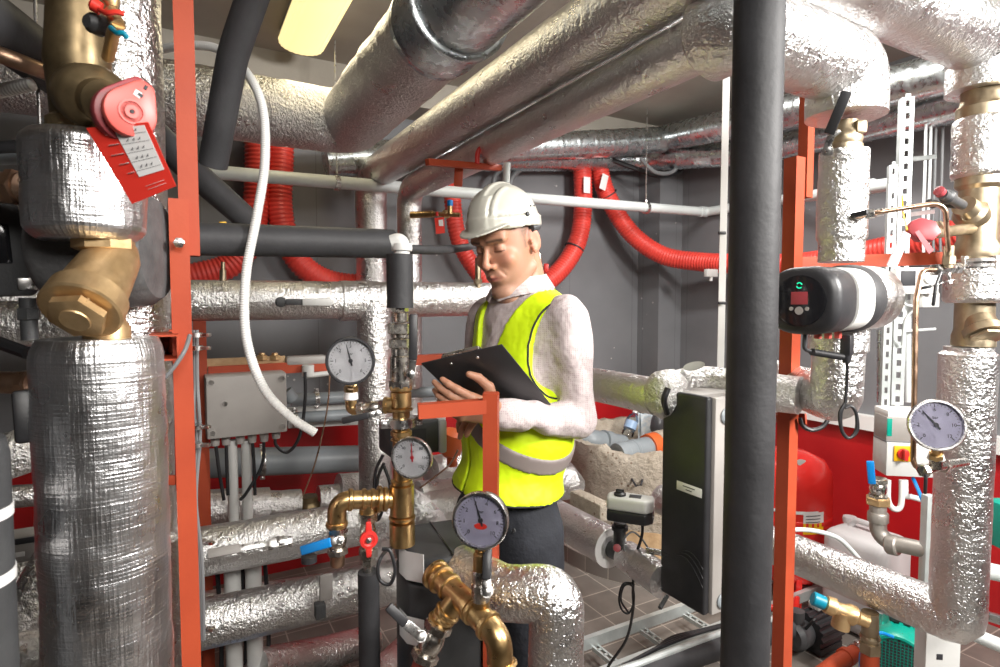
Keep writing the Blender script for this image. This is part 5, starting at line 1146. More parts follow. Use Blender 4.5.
# ================================================================ CONCRETE RING WITH PIPES
ctr = Vector((.97, 3.72, 0)); ro, ri = .55, .46
def conc_b(nt, b):
    ob = coords(nt); n = noisen(nt, ob, 8, 6, 0.65)
    c = ramp(nt, n, [(0.3, (0.40, 0.33, 0.25)), (0.7, (0.62, 0.55, 0.46))])
    vo = nd(nt, 'ShaderNodeTexVoronoi', Scale=34.0); L(nt, ob, vo.inputs['Vector'])
    st = mathn(nt, 'LESS_THAN', vo.outputs['Distance'], 0.22)
    c2 = mixc(nt, mathn(nt, 'MULTIPLY', st, mathn(nt, 'GREATER_THAN', noisen(nt, ob, 5, 2), .52)), c, (0.28, 0.20, 0.14, 1)); L(nt, c2, b.inputs['Base Color'])
    bumpn(nt, b, noisen(nt, ob, 30, 5, 0.7), 0.9, 0.03)
mat('concrete', (0.5, 0.45, 0.38), 0.9, build=conc_b)
t = thing('concrete_ring', 'broken-edged concrete well ring with a tiled kerb behind the heat exchanger', 'well', ctr)
b = MB(); n = 96; rows = [(ro, .12), (ro, .25), (ro, .40), (ro, .55), (ro, .66), (ro - .02, .70), (ri + .02, .70), (ri, .66), (ri - .02, .60), (.25, .585), (.001, .58)]
vs = []; fs = []
for i, (r, z) in enumerate(rows):
    for k in range(n):
        a = 2 * PI * k / n; d = Vector((math.cos(a), math.sin(a), 0)); q = Vector((math.cos(a) * 3, math.sin(a) * 3, z * 6))
        jag = noise.noise(q * 1.3) * .035 + noise.noise(q * 5) * .018
        rr = r + (jag * .35 if i > 1 else noise.noise(q * 3) * .008); zz = z + (jag * 1.1 if 4 <= i <= 7 else jag * .4 if i > 7 else 0)
        vs.append(ctr + d * rr + UP * zz)
for i in range(len(rows) - 1):
    for k in range(n): fs.append([i * n + k, i * n + (k + 1) % n, (i + 1) * n + (k + 1) % n, (i + 1) * n + k])
b.add(vs, fs); b.build('ring_wall', 'concrete', t, sharp=60)
b = MB(); b.lathe([(.60, .07), (.575, .10), (.556, .16), (.553, .26), (.548, .27)], Matrix.Translation(ctr), 80); b.build('foundation_band', 'fibre_tan', t)
def kerb_b(nt, b):
    ob = coords(nt, 'UV'); br = nd(nt, 'ShaderNodeTexBrick', Scale=1.0); br.offset = 0; br.inputs['Brick Width'].default_value = .15; br.inputs['Row Height'].default_value = .5; br.inputs['Mortar Size'].default_value = .003
    br.inputs['Color1'].default_value = (.17, .15, .135, 1); br.inputs['Color2'].default_value = (.25, .22, .20, 1); br.inputs['Mortar'].default_value = (.40, .36, .31, 1); L(nt, ob, br.inputs['Vector']); L(nt, br.outputs['Color'], b.inputs['Base Color'])
mat('kerb_tile', (.2, .18, .16), .5, build=kerb_b)
b = MB(); b.lathe([(.655, 0), (.655, .095), (.65, .10), (.60, .10), (.59, .06)], Matrix.Translation(ctr), 80); b.build('tiled_kerb', 'kerb_tile', t)
b = MB(); b.tube([P(632, 479, 3.22), P(636, 486, 3.15), P(641, 485, 3.15), P(643, 478, 3.22)], .006, 8); b.build('rebar_loop', 'ink', t)
q1 = P(617, 455, 3.36); q2 = P(650, 447, 3.50); q3 = P(663, 443, 3.56)
t = thing('drain_pipe', 'capped grey plastic drain pipe with orange socket lying in the concrete ring', 'pipe', q1 - UP * .07)
dr = (q2 - q1).normalized(); b = MB(); b.lathe([(.002, .004), (.045, .004), (.047, 0), (.068, 0), (.071, .01), (.071, .06), (.066, .065), (.066, .12), (.070, .125), (.070, .14), (.066, .145), (.066, (q2 - q1).length)], frameM(q1, dr), 36); b.build('pipe', 'pvc_grey', t)
b = MB(); b.lathe([(.066, -.02), (.080, -.02), (.083, 0), (.083, .05), (.078, .055), (.066, .055)], frameM(q2, dr), 36); b.build('socket_ring', 'orange_plastic', t)
b = MB(); b.tube([q2 + dr * .05, q3 + dr * .08], .085, 28, step=.02, rf=wr(.08)); b.build('wrapping', 'concrete', t)
b = MB(); b.tube([P(560, 438, 3.75), P(592, 440, 3.7), P(622, 445, 3.85)], .068, 32, fillet=.05); b.lathe([(.068, -.03), (.075, -.03), (.075, .03), (.068, .03)], frameM(P(606, 442, 3.75), P(622, 445, 3.85) - P(592, 440, 3.7)), 32); b.build('drain_pipe', 'pvc_grey', label='grey plastic drain pipe entering the concrete ring from the left', cat='pipe')
# bottle
t = thing('water_bottle', 'clear plastic water bottle with blue label leaning on the back of the concrete ring', 'bottle', P(626, 436, 3.95))
q = P(627, 436, 3.95); up_ = (P(635, 412, 4.0) - q).normalized(); Mb = frameM(q, up_); lb_ = (P(635, 410, 4.0) - q).length
b = MB(); b.lathe([(.001, .01), (.03, 0), (.042, .006), (.042, .03), (.037, .04), (.042, .05), (.042, lb_ * .62), (.03, lb_ * .78), (.014, lb_ * .86), (.014, lb_ * .93)], Mb, 28); b.build('bottle_body', 'bottle_clear', t)
b = MB(); b.lathe([(.0428, .055), (.0432, .055), (.0432, lb_ * .58), (.0428, lb_ * .58)], Mb, 28); b.build('label', 'bottle_label', t)
b = MB(); b.lathe([(.017, lb_ * .9), (.017, lb_ * .985), (.002, lb_)], Mb, 18); b.build('cap', 'tag_white', t)
b = MB(); vs = []
for i in range(5):
    for j in range(4):
        p = P(641 + i * 4.5, 413 + j * 9 + (i % 2) * 2, 3.98 + .03 * noise.noise(Vector((i, j, 0)) * .9)); vs.append(p)
b.add(vs + [v + D1 * .03 for v in vs], [[i * 4 + j, i * 4 + j + 1, (i + 1) * 4 + j + 1, (i + 1) * 4 + j] for i in range(4) for j in range(3)] + [[20 + i * 4 + j, 20 + (i + 1) * 4 + j, 20 + (i + 1) * 4 + j + 1, 20 + i * 4 + j + 1] for i in range(4) for j in range(3)])
b.build('plastic_bag', 'bag_print', label='white plastic bag with blue print crumpled beside the water bottle', cat='bag')
b = MB(); b.sphere(P(658, 424, 3.85), .07, sc=(.7, .8, 1.1))
for v in b.v: v += Vector((1, 1, 1)) * .012 * noise.noise(v * 25)
b.build('plastic_bag', 'bag_dark', label='dark crumpled bag between the white bag and the heat exchanger', cat='bag')
# small things by the ring
b = MB(); b.box((0, 0, 0), (.06, .20, .07), frameM(P(590, 505, 2.25), UP, D2), .012); b.build('insulation_block', 'concrete', label='small cream insulation block lying on the foil pipe beside the vest', cat='insulation')
foilpipe([P(560, 470, 2.6), P(572, 486, 2.45)], .06, 'foil-wrapped pipe end just right of the vest hem', amp=.06)
# ================================================================ CABLE TRAY ON THE FLOOR
zt_ = .09
def ph(px, py, z):
    """point at height z seen in direction (px,py)"""
    a = P(px, py, 1.0); d = a - Vector((0, 0, CAMZ)); return Vector((0, 0, CAMZ)) + d * ((z - CAMZ) / d.z)
ta = ph(583, 644, zt_); tb = ta + D2 * 1.5; off = -D1 * .20
t = thing('cable_tray', 'galvanised ladder cable tray standing low over the floor tiles', 'tray', (ta + tb) / 2 + off * .5 - UP * .03)
for o_ in (Vector((0, 0, 0)), off):
    b = MB(); M = frameM(ta + o_ - D2 * .25, D2, D1)
    ys = 1 if (M.to_3x3() @ Vector((0, 1, 0))).z > 0 else -1
    pr = [(-.012, -.025), (.012, -.025), (.012, -.021), (-.008, -.021), (-.008, .021), (.012, .021), (.012, .025), (-.012, .025)]
    b.prism([(x, y * ys) for x, y in pr][::ys], 1.9, M); b.build('side_rail', 'zinc_coated', t)
def rung(p, d_, l, w=.036):
    b = MB(); M = frameM(p, d_, UP.cross(d_)); nh = int(l / .034)
    for s_ in (-1, 1): b.box((s_ * (w / 2 - .005), 0, l / 2), (.010, .003, l), M); b.box((s_ * (w / 2 - .0015), -.008, l / 2), (.003, .018, l), M)
    for i in range(nh + 1): b.box((0, 0, l * i / nh), (w - .012, .003, .012), M)
    return b
for i, s_ in enumerate((-.22, .06, .33, .60, .95)):
    rung(ta + D2 * s_ - UP * .02, -D1, .20).build('rung', 'zinc_coated', t, smooth=False)
b = MB(); b.tube([ph(560, 690, .16), ph(640, 664, .16), ph(720, 634, .16), ph(800, 612, .16)], .016, 14, fillet=.2); b.build('conduit', 'zinc_coated', label='galvanised conduit lying along the cable tray', cat='conduit')
for i in range(4):
    cable([ph(600 + i * 4, 680 - i * 3, .13), ph(645 + i * 3, 655 - i * 2, .12 + .01 * (i % 2)), ph(672, 643 - i * 2, .13), ph(700, 633 - i, .12), ph(760, 615, .12)], .006, 'black cable in the bundle on the cable tray', group='cables on the cable tray')
b = MB(); b.tube([ph(600, 700, .12), ph(670, 664, .12), ph(720, 648, .12), ph(790, 628, .12)], .042, 28, fillet=.2); b.build('foam_pipe', 'grey_foam', label='dark foam-covered pipe lying in front of the cable tray at the bottom', cat='pipe')
# ================================================================ RED TANK, CANISTER, PUMP ON THE RIGHT
qt = P(784, 560, 3.05); zt_ = P(784, 449, 3.05).z
t = thing('expansion_tank', 'glossy red expansion tank with yellow and white label behind the red upright', 'tank', lv(qt, 0))
b = MB(); b.lathe([(.02, .10), (.12, .10), (.19, .13), (.215, .18), (.22, .22), (.22, zt_ - .16), (.212, zt_ - .10), (.18, zt_ - .045), (.10, zt_ - .008), (.02, zt_)], Matrix.Translation(lv(qt, 0)), 48); b.build('vessel', 'red_gloss', t)
b = MB(); b.lathe([(.2205, .43), (.223, .435), (.223, .455), (.2205, .46)], Matrix.Translation(lv(qt, 0)), 48); b.build('weld_seam', 'red_gloss', t)
for a in (.4, 2.5, 4.6):
    b = MB(); f = lv(qt, 0) + Vector((math.cos(a), math.sin(a), 0)) * .19; b.beam(f, f + UP * .18, .03, .03); b.build('leg', 'red_gloss', t)
def onlathe(c, r, a0, a1, z0, z1, th=.0012):
    b = MB(); k = 8; vs = []
    for rr in (r, r + th):
        for i in range(k + 1):
            a = a0 + (a1 - a0) * i / k
            for z in (z0, z1): vs.append(c + Vector((math.cos(a) * rr, math.sin(a) * rr, z)))
    m = 2 * (k + 1); fs = []
    for i in range(k): fs += [[2 * i, 2 * i + 1, 2 * i + 3, 2 * i + 2], [m + 2 * i, m + 2 * i + 2, m + 2 * i + 3, m + 2 * i + 1]]
    b.add(vs, fs); return b
zl0 = P(808, 529, 2.9).z; zl1 = P(808, 508, 2.9).z
onlathe(lv(qt, 0), .2215, math.radians(-95), math.radians(-66), zl0 + .055, zl1).build('label', 'tag_white', t); onlathe(lv(qt, 0), .2215, math.radians(-95), math.radians(-66), zl0, zl0 + .055).build('label_stripe', 'yellow_plastic', t)
b = MB()
for i in range(3): onb = onlathe(lv(qt, 0), .2232, math.radians(-92), math.radians(-72), zl1 - .018 - i * .016, zl1 - .014 - i * .016, .0005); b.v += onb.v; b.f += [[len(b.v) - len(onb.v) + k for k in f] for f in onb.f]; b.uv += onb.uv
b.build('label_print', 'ink', t)
onlathe(lv(qt, 0), .2215, math.radians(-150), math.radians(-75), .50, .515).build('white_line', 'tag_white', t)
b = MB(); q = P(803, 464, 2.90); b.lathe([(.032, 0), (.034, .004), (.026, .006), (.002, .007)], frameM(q, (Vector((.3, -.7, .62)))) @ Matrix.Diagonal((1.2, .7, 1, 1)), 28); b.build('maker_plate', 'grey_plastic', t)
# canister
mat('canister_white', (0.74, 0.72, 0.72), 0.45)
MATS['canister_white'].node_tree.nodes['Principled BSDF'].inputs['Transmission Weight'].default_value = 0.25
qc = P(866, 560, 2.70)
t = thing('canister', 'large translucent white plastic canister on the floor in front of the red dado', 'canister', lv(qc, 0))
Mc_ = frameM(lv(qc, 0), UP, D1); zc1 = P(866, 531, 2.70).z
b = MB(); b.box((0, 0, zc1 / 2), (.30, .26, zc1), Mc_, .055, 5); b.build('body', 'canister_white', t)
b = MB(); b.tube([Mc_ @ Vector((-.08, 0, zc1 - .01)), Mc_ @ Vector((-.06, 0, zc1 + .035)), Mc_ @ Vector((.06, 0, zc1 + .035)), Mc_ @ Vector((.08, 0, zc1 - .01))], .014, 14, fillet=.03); b.build('grip', 'canister_white', t)
b = MB(); b.lathe([(.03, 0), (.032, .02), (.03, .03), (.002, .031)], frameM(Mc_ @ Vector((.11, -.05, zc1 - .005)), UP), 24); b.build('cap', 'canister_white', t)
cable([P(764, 545, 2.2), P(782, 532, 2.2), P(808, 530, 2.2), P(836, 537, 2.2), P(853, 552, 2.2), P(862, 566, 2.2), P(866, 600, 2.2)], .0085, 'white hose arching over the low foil pipe at right', 'white_pipe', n=14)
t = thing('galvanised_pipework', 'grey threaded pipe bend with brass union in front of the red dado', 'pipe', P(880, 545, 2.25))
b = MB(); b.tube([P(878, 505, 2.25), P(878, 540, 2.25), P(930, 551, 2.1)], .030, 24, fillet=.05)
b.lathe([(.034, -.02), (.037, -.015), (.037, .015), (.034, .02)], frameM(P(878, 517, 2.25), UP), 28); b.lathe([(.034, -.02), (.038, -.015), (.038, .015), (.034, .02)], frameM(P(893, 545, 2.2), P(930, 551, 2.1) - P(878, 540, 2.25)), 28); b.build('bend', 'iron_pipe', t)
b = MB(); b.hexn(.045, -.014, .016, Matrix.Translation(P(878, 501, 2.25))); b.build('union_nut', 'cast_brass', t)
tb_ = ball_valve(P(878, 499, 2.25), P(878, 478, 2.25), .028, Vector((-.6, -1, .1)), UP + Vector((-.1, 0, 0)), .001, 'nickel ball valve with upright blue lever on the grey threaded pipe', body='nickel')
b = MB(); b.beam(P(872, 484, 2.2), P(870, 461, 2.2), .012, .026, toview(P(870, 460, 2.2)), .004); b.build('blue_lever', 'blue_grip', tb_)
# green pump
qg = P(900, 655, 2.05)
t = thing('green_pump', 'green finned electric pump with fan grille and black terminal box', 'pump', lv(qg, .05))
gx = (-D1 * .3 - D2 * .75 - UP * .0).normalized(); Mg = frameM(qg - gx * .06, gx, UP)
b = MB(); k = 72; pr = []
for i in range(k): a = 2 * PI * i / k; rr = .086 + (.012 if (i // 2) % 2 == 0 else 0); pr.append((rr * math.cos(a), rr * math.sin(a)))
b.prism(pr, .16, Mg @ Matrix.Translation((0, 0, -.12))); b.build('finned_body', 'green_paint', t)
b = MB(); b.lathe([(.100, .03), (.102, .05), (.102, .10), (.092, .115), (.084, .117), (.084, .112), (.001, .112)], Mg, 44); cw_ = b.build('fan_cowl', 'green_paint', t)
b = MB()
for i in range(-7, 8):
    for j in range(-7, 8):
        if (i * i + j * j) < 50: b.box((i * .011, j * .011, .1125), (.0075, .0075, .001), Mg)
b.build('grille_holes', 'ink', cw_)
b = MB(); b.box((.112, 0, -.04), (.045, .085, .10), Mg, .008); b.build('terminal_box', 'charcoal_plastic', t)
b = MB(); b.box((-.10, 0, -.04), (.10, .12, .14), Mg, .008); b.build('foot', 'green_paint', t)
cable([P(893, 637, 2.0), P(880, 633, 2.0), P(870, 640, 2.0), P(861, 655, 2.0), P(862, 690, 2.0)], .006, 'blue cable curving from the green pump', 'blue_grip')
t = thing('perforated_post', 'cream perforated steel post below the far-right foil elbow', 'post', P(937, 690, 1.75))
q = P(937, 645, 1.75); b = MB(); M = frameM(lv(q, 0), UP, (1, -.1, 0)); zc1 = P(937, 620, 1.75).z
b.box((0, 0, zc1 / 2), (.10, .06, zc1), M, .004); pp = b.build('post', 'light_plastic', t)
b = MB()
for i in range(10): b.box((-.01, -.0302, zc1 - .10 - i * .075), (.018, .002, .018), M, .003)
for i in range(10): b.box((-.01, .0302, zc1 - .10 - i * .075), (.018, .002, .018), M, .003)
b.build('slots', 'ink', pp)
# brass valve hanging below the long run
t = thing('brass_valve', 'brass regulating valve with blue cap hanging below the low foil pipe at right', 'valve', P(845, 640, 1.80))
b = MB(); v0 = P(824, 603, 1.75); v1 = P(868, 622, 1.72); vd_ = (v1 - v0).normalized(); M = frameM(v0, vd_); lvv = (v1 - v0).length
b.lathe([(.016, 0), (.026, .005), (.028, .03), (.020, .035), (.024, .06), (.030, .07), (.030, .09), (.020, .10), (.018, lvv)], M, 28); b.hexn(.028, lvv * .55, lvv * .72, M)
b.tube([v0.lerp(v1, .45), v0.lerp(v1, .38) - UP * .055], .026, 24); b.build('body', 'cast_brass', t)
b = MB(); b.lathe([(.018, -.035), (.021, -.032), (.021, .0), (.016, .004)], M, 20); b.build('cap', 'teal_plastic', t)
t = thing('bronze_tee', 'bronze tee with hexagonal union dropping from the low foil pipe at right', 'fitting', P(870, 660, 1.74))
b = MB(); q = P(870, 612, 1.74); b.tube([q, P(870, 645, 1.74)], .024, 28); b.hexn(.031, -.018, .018, Matrix.Translation(P(870, 647, 1.74))); b.lathe([(.026, -.008), (.029, 0), (.026, .008)], frameM(P(870, 637, 1.74), UP), 28); b.build('body', 'bronze', t)
b = MB(); b.tube([P(870, 652, 1.74), lv(P(870, 652, 1.74), .0)], .026, 24); b.build('steel_pipe', 'red_paint', label='red painted pipe standing under the bronze tee at the bottom right', cat='pipe')
b = MB(); b.tube([ph(800, 690, .12), ph(838, 662, .12), ph(868, 646, .12)], .030, 24); b.lathe([(.03, -.015), (.036, -.012), (.036, .012), (.03, .015)], frameM(ph(846, 657, .12), ph(868, 646, .12) - ph(838, 662, .12)), 24); b.build('steel_pipe', 'red_paint', label='red painted pipe lying near the floor at the bottom right', cat='pipe')
clp = MB(); clampring(clp, ph(856, 652, .12), ph(868, 646, .12) - ph(838, 662, .12), .031, .018, UP); clp.build('pipe_clamp', 'steel', label='steel clamp round the red floor pipe', cat='clamp')
# black motor on the floor
qm = ph(812, 628, .09)
t = thing('sump_pump', 'black finned pump motor on the floor behind the red upright', 'pump', lv(qm, 0))
Mm = frameM(qm - D2 * .05, D2, UP); pr = []
for i in range(60): a = 2 * PI * i / 60; rr = .075 + (.010 if (i // 2) % 2 == 0 else 0); pr.append((rr * math.cos(a), rr * math.sin(a)))
b = MB(); b.prism(pr, .16, Mm); b.build('motor', 'black_plastic', t)
b = MB(); b.lathe([(.05, -.10), (.065, -.08), (.06, -.02), (.05, 0)], Mm, 28); b.tube([Mm @ Vector((.0, 0, -.06)), Mm @ Vector((.11, 0, -.06))], .03, 20); b.build('pump_head', 'charcoal_plastic', t)
b = MB(); b.box((-.065, 0, .08), (.03, .15, .16), Mm, .004); b.build('foot', 'black_plastic', t)
b = MB(); b.box((.10, 0, .09), (.03, .05, .07), Mm, .004); b.build('terminal_box', 'light_plastic', t)
cable([ph(822, 615, .2), P(812, 622, 2.4), ph(798, 637, .05), ph(790, 641, .02)], .007, 'black power cable of the floor pump', 'cable_black')
b = MB(); b.tube([ph(760, 604, .12), ph(795, 616, .12), P(797, 590, 2.9), P(800, 575, 2.95)], .016, 16, fillet=.04); b.build('steel_pipe', 'red_gloss', label='thin red pipe bending up to the red tank', cat='pipe')
corrugated([ph(768, 620, .03), ph(780, 626, .03), ph(790, 628, .03)], .02, 'short grey corrugated hose on the floor by the red upright', 'light_plastic', .01, name='corrugated_hose')
# ================================================================ CONTROL BOX AND STRUTS ON THE RIGHT
def strut(px, y0, y1, Y, w, label, m='galvanised', slots=True, facing=None):
    q = P(px, 300, Y); z0_, z1_ = P(px, y1, Y).z, P(px, y0, Y).z if y0 is not None else H
    t = thing('strut_channel', label, 'strut', lv(q, z0_)); b = MB(); fx = facing or (1, -.3, 0)
    M = frameM(lv(q, z0_), UP, fx); l = z1_ - z0_
    b.box((-w / 2 + .002, .5 * w, l / 2), (.003, w, l), M); b.box((w / 2 - .002, .5 * w, l / 2), (.003, w, l), M)
    if slots:
        for s_ in (-1, 1): b.box((s_ * (w / 2 - w * .16), 0, l / 2), (w * .32, .003, l), M)
        n_ = int(l / .05)
        for i in range(n_ + 1): b.box((0, 0, l * i / n_), (w * .4, .003, .026), M)
    else: b.box((0, 0, l / 2), (w, .003, l), M)
    b.build('channel', m, t, smooth=False); return t
strut(901, 97, 405, 2.42, .045, 'pale slotted steel strut right of the circulator pump, taller of the pair', 'zinc_coated')
strut(889, 165, 420, 2.40, .030, 'narrow slotted strut left of the taller pale strut', 'zinc_coated')
tb_ = strut(722, None, 390, 2.35, .026, 'slender white upright strut just left of the black upright pipe', 'white_conduit', False)
for y in (233, 303):
    b = MB(); b.box((0, 0, 0), (.03, .012, .012), Matrix.Translation(P(722, y, 2.33)), .002); b.build('clip', 'cable_black', tb_)
for i, (py, x0, x1) in enumerate(((158, 905, 945), (213, 905, 940), (331, 905, 935))):
    if py < 300: rung(P(x0, py, 2.45), (P(x1, py - 4, 2.6) - P(x0, py, 2.45)).normalized(), .22, .03).build('slotted_rung', 'zinc_coated', smooth=False, label='slotted cross rung between strut and wall cables, ' + ('upper' if i == 0 else 'lower'), cat='rung')
    else:
        b = MB(); b.tube([P(x0, py, 2.45), P(x1, py - 2, 2.5)], .006, 10); b.build('rod', 'white_pipe', label='thin white horizontal rod beside the far-right copper line', cat='rod')
for i, px in enumerate((926, 931, 936, 943)):
    cable([P(px, 118, 2.7), P(px - 1, 170, 2.7), P(px - 3, 225, 2.7), P(px - 2, 262, 2.7)], .006, 'wall cable left of the far-right foil section, ' + ('leftmost', 'second from left', 'third from left', 'rightmost')[i], 'white_pipe' if i < 2 else 'cable_grey', group='wall cables at far right')
for i, (px, m_) in enumerate(((880, 'galvanised'), (908, 'white_pipe'))):
    b = MB(); b.tube([P(px, 300 if i else 330, 2.5), P(px, 402, 2.5)], .012, 14); b.build('conduit', m_, label='slim upright conduit above the control box, ' + ('left' if i == 0 else 'right'), cat='conduit')
t = thing('room_controller', 'small white wall controller with dark screen behind the red crossbar', 'controller', P(914, 294, 2.35))
M = frameM(P(914, 281, 2.35), -D2 * .6 - D1 * .8, -D1 * -.6 - D2 * -.8); b = MB(); b.box((0, 0, 0), (.16, .105, .05), M, .005); b.build('housing', 'white_plastic', t)
ysg = 1 if (M.to_3x3() @ Vector((0, 1, 0))).z > 0 else -1
b = MB(); b.box((-.035, .01 * ysg, .026), (.055, .06, .002), M, .001); b.build('screen', 'ink', t)
b = MB(); b.lathe([(.018, 0), (.016, .01), (.002, .011)], M @ Matrix.Translation((.04, .005, .025)), 20); b.build('dial_knob', 'light_plastic', t)
b = MB(); b.box((0, 0, 0), (.13, .06, .05), frameM(P(925, 300, 2.4), -D1, D2), .004); b.build('junction_box', 'white_plastic', label='small white box below the wall controller', cat='box')
cable([P(900, 294, 2.33), P(905, 304, 2.33), P(915, 308, 2.33), P(905, 320, 2.35), P(902, 345, 2.4)], .005, 'white cable looping below the wall controller', 'white_pipe')
# control box
K = P(876, 420, 2.36); K2 = P(944, 420, 2.14)
t = thing('control_box', 'grey control box with yellow and red rotary switch on the right wall struts', 'control box', P(905, 478, 2.3))
nB = -D2 * .62 - D1 * .78; xB = D1 * -.62 + D2 * .78
K = P(887, 417, 2.30); M = frameM(K, nB, xB); ysg = 1 if (M.to_3x3() @ Vector((0, 1, 0))).z > 0 else -1
wB = .30; h1 = .098; h2 = .135
def BB(x, y, z, sx, sy, sz, bev=.003): return MB().box((x, y * ysg, z), (sx, sy, sz), M, bev)
BB(wB / 2, -h1 / 2, -.055, wB, h1, .11).build('upper_housing', 'grey_plastic', t); BB(wB / 2, .012, -.06, wB * .98, .03, .12, .006).build('top_ledge', 'white_plastic', t)
BB(wB / 2, -h1 - h2 / 2 - .003, -.052, wB, h2, .12).build('lower_housing', 'light_plastic', t); BB(wB / 2, -h1 - .0015, -.05, wB + .002, .007, .108, .001).build('seam', 'cable_grey', t)
BB(.010, -h1 * .42, .0012, .018, h1 * .72, .0025, .0005).build('green_strip', 'green_paint', t)
b = MB(); b.lathe([(.011, 0), (.010, .016), (.002, .017)], M @ Matrix.Translation((.11, -ysg * h1 * .8, 0)), 20); b.build('knob', 'ink', t)
y_ = -(h1 + .003 + .042)
s_ = BB(.055, y_, .012, .062, .062, .008, .003).build('switch_plate', 'yellow_plastic', t)
b = MB(); b.lathe([(.022, .014), (.022, .022), (.018, .025)], M @ Matrix.Translation((.055, ysg * y_, 0)), 24); b.box((.055, ysg * y_, .034), (.014, .044, .026), M, .003); b.build('rotary_handle', 'red_plastic', s_)
for i, pts in enumerate(([(888, 480), (888, 500), (894, 509), (901, 505), (902, 480)], [(905, 480), (906, 495), (912, 497), (930, 502)])):
    cable([P(x, y, 2.30) for x, y in pts], .011, 'thick white conduit under the control box, ' + ('looping' if i == 0 else 'running right'), 'white_conduit', n=14)
cable([P(913, 478, 2.3), P(919, 492, 2.25), P(927, 512, 2.2)], .007, 'blue cable slanting right below the control box', 'blue_grip')
q = P(929, 500, 2.1); b = MB(); b.beam(lv(q, .0), lv(q, P(929, 495, 2.1).z), .035, .035, None, .002); b.build('steel_post', 'zinc_coated', label='slim grey steel post left of the far-right foil riser', cat='post')
# right edge
b = MB(); b.tube([P(985, 298, 2.2), P(1030, 296, 2.1)], .03, 20); b.build('conduit', 'yellow_plastic', label='yellow pipe glimpse at the right edge beside the bronze valve', cat='pipe') if False else None
b = MB(); b.tube([P(975, 568, 2.0), P(1040, 582, 1.9) - D1 * .0, P(1040, 582, 1.9) + (P(1040, 582, 1.9) - P(975, 568, 2.0)) * 3], .028, 20); b.build('drain_pipe', 'white_pipe', label='short white pipe low at the right edge', cat='pipe')
b = MB(); b.box((0, 0, 0), (.10, .12, .16), Matrix.Translation(P(1010, 525, 2.0)), .01); b.build('pump_housing', 'green_paint', label='green pump housing glimpsed at the right edge', cat='pump')
b = MB(); b.tube([P(968, 632, 1.9), P(1040, 662, 1.75) + (P(1040, 662, 1.75) - P(968, 632, 1.9)) * 2], .022, 20); b.build('drain_pipe', 'white_pipe', label='white pipe slanting at the bottom right corner', cat='pipe')
b = MB(); b.beam(P(985, 615, 2.1), P(1040, 632, 2.0), .03, .03, UP, .002); b.build('rail', 'galvanised', label='galvanised rail at the right edge above the slanting white pipe', cat='rail')
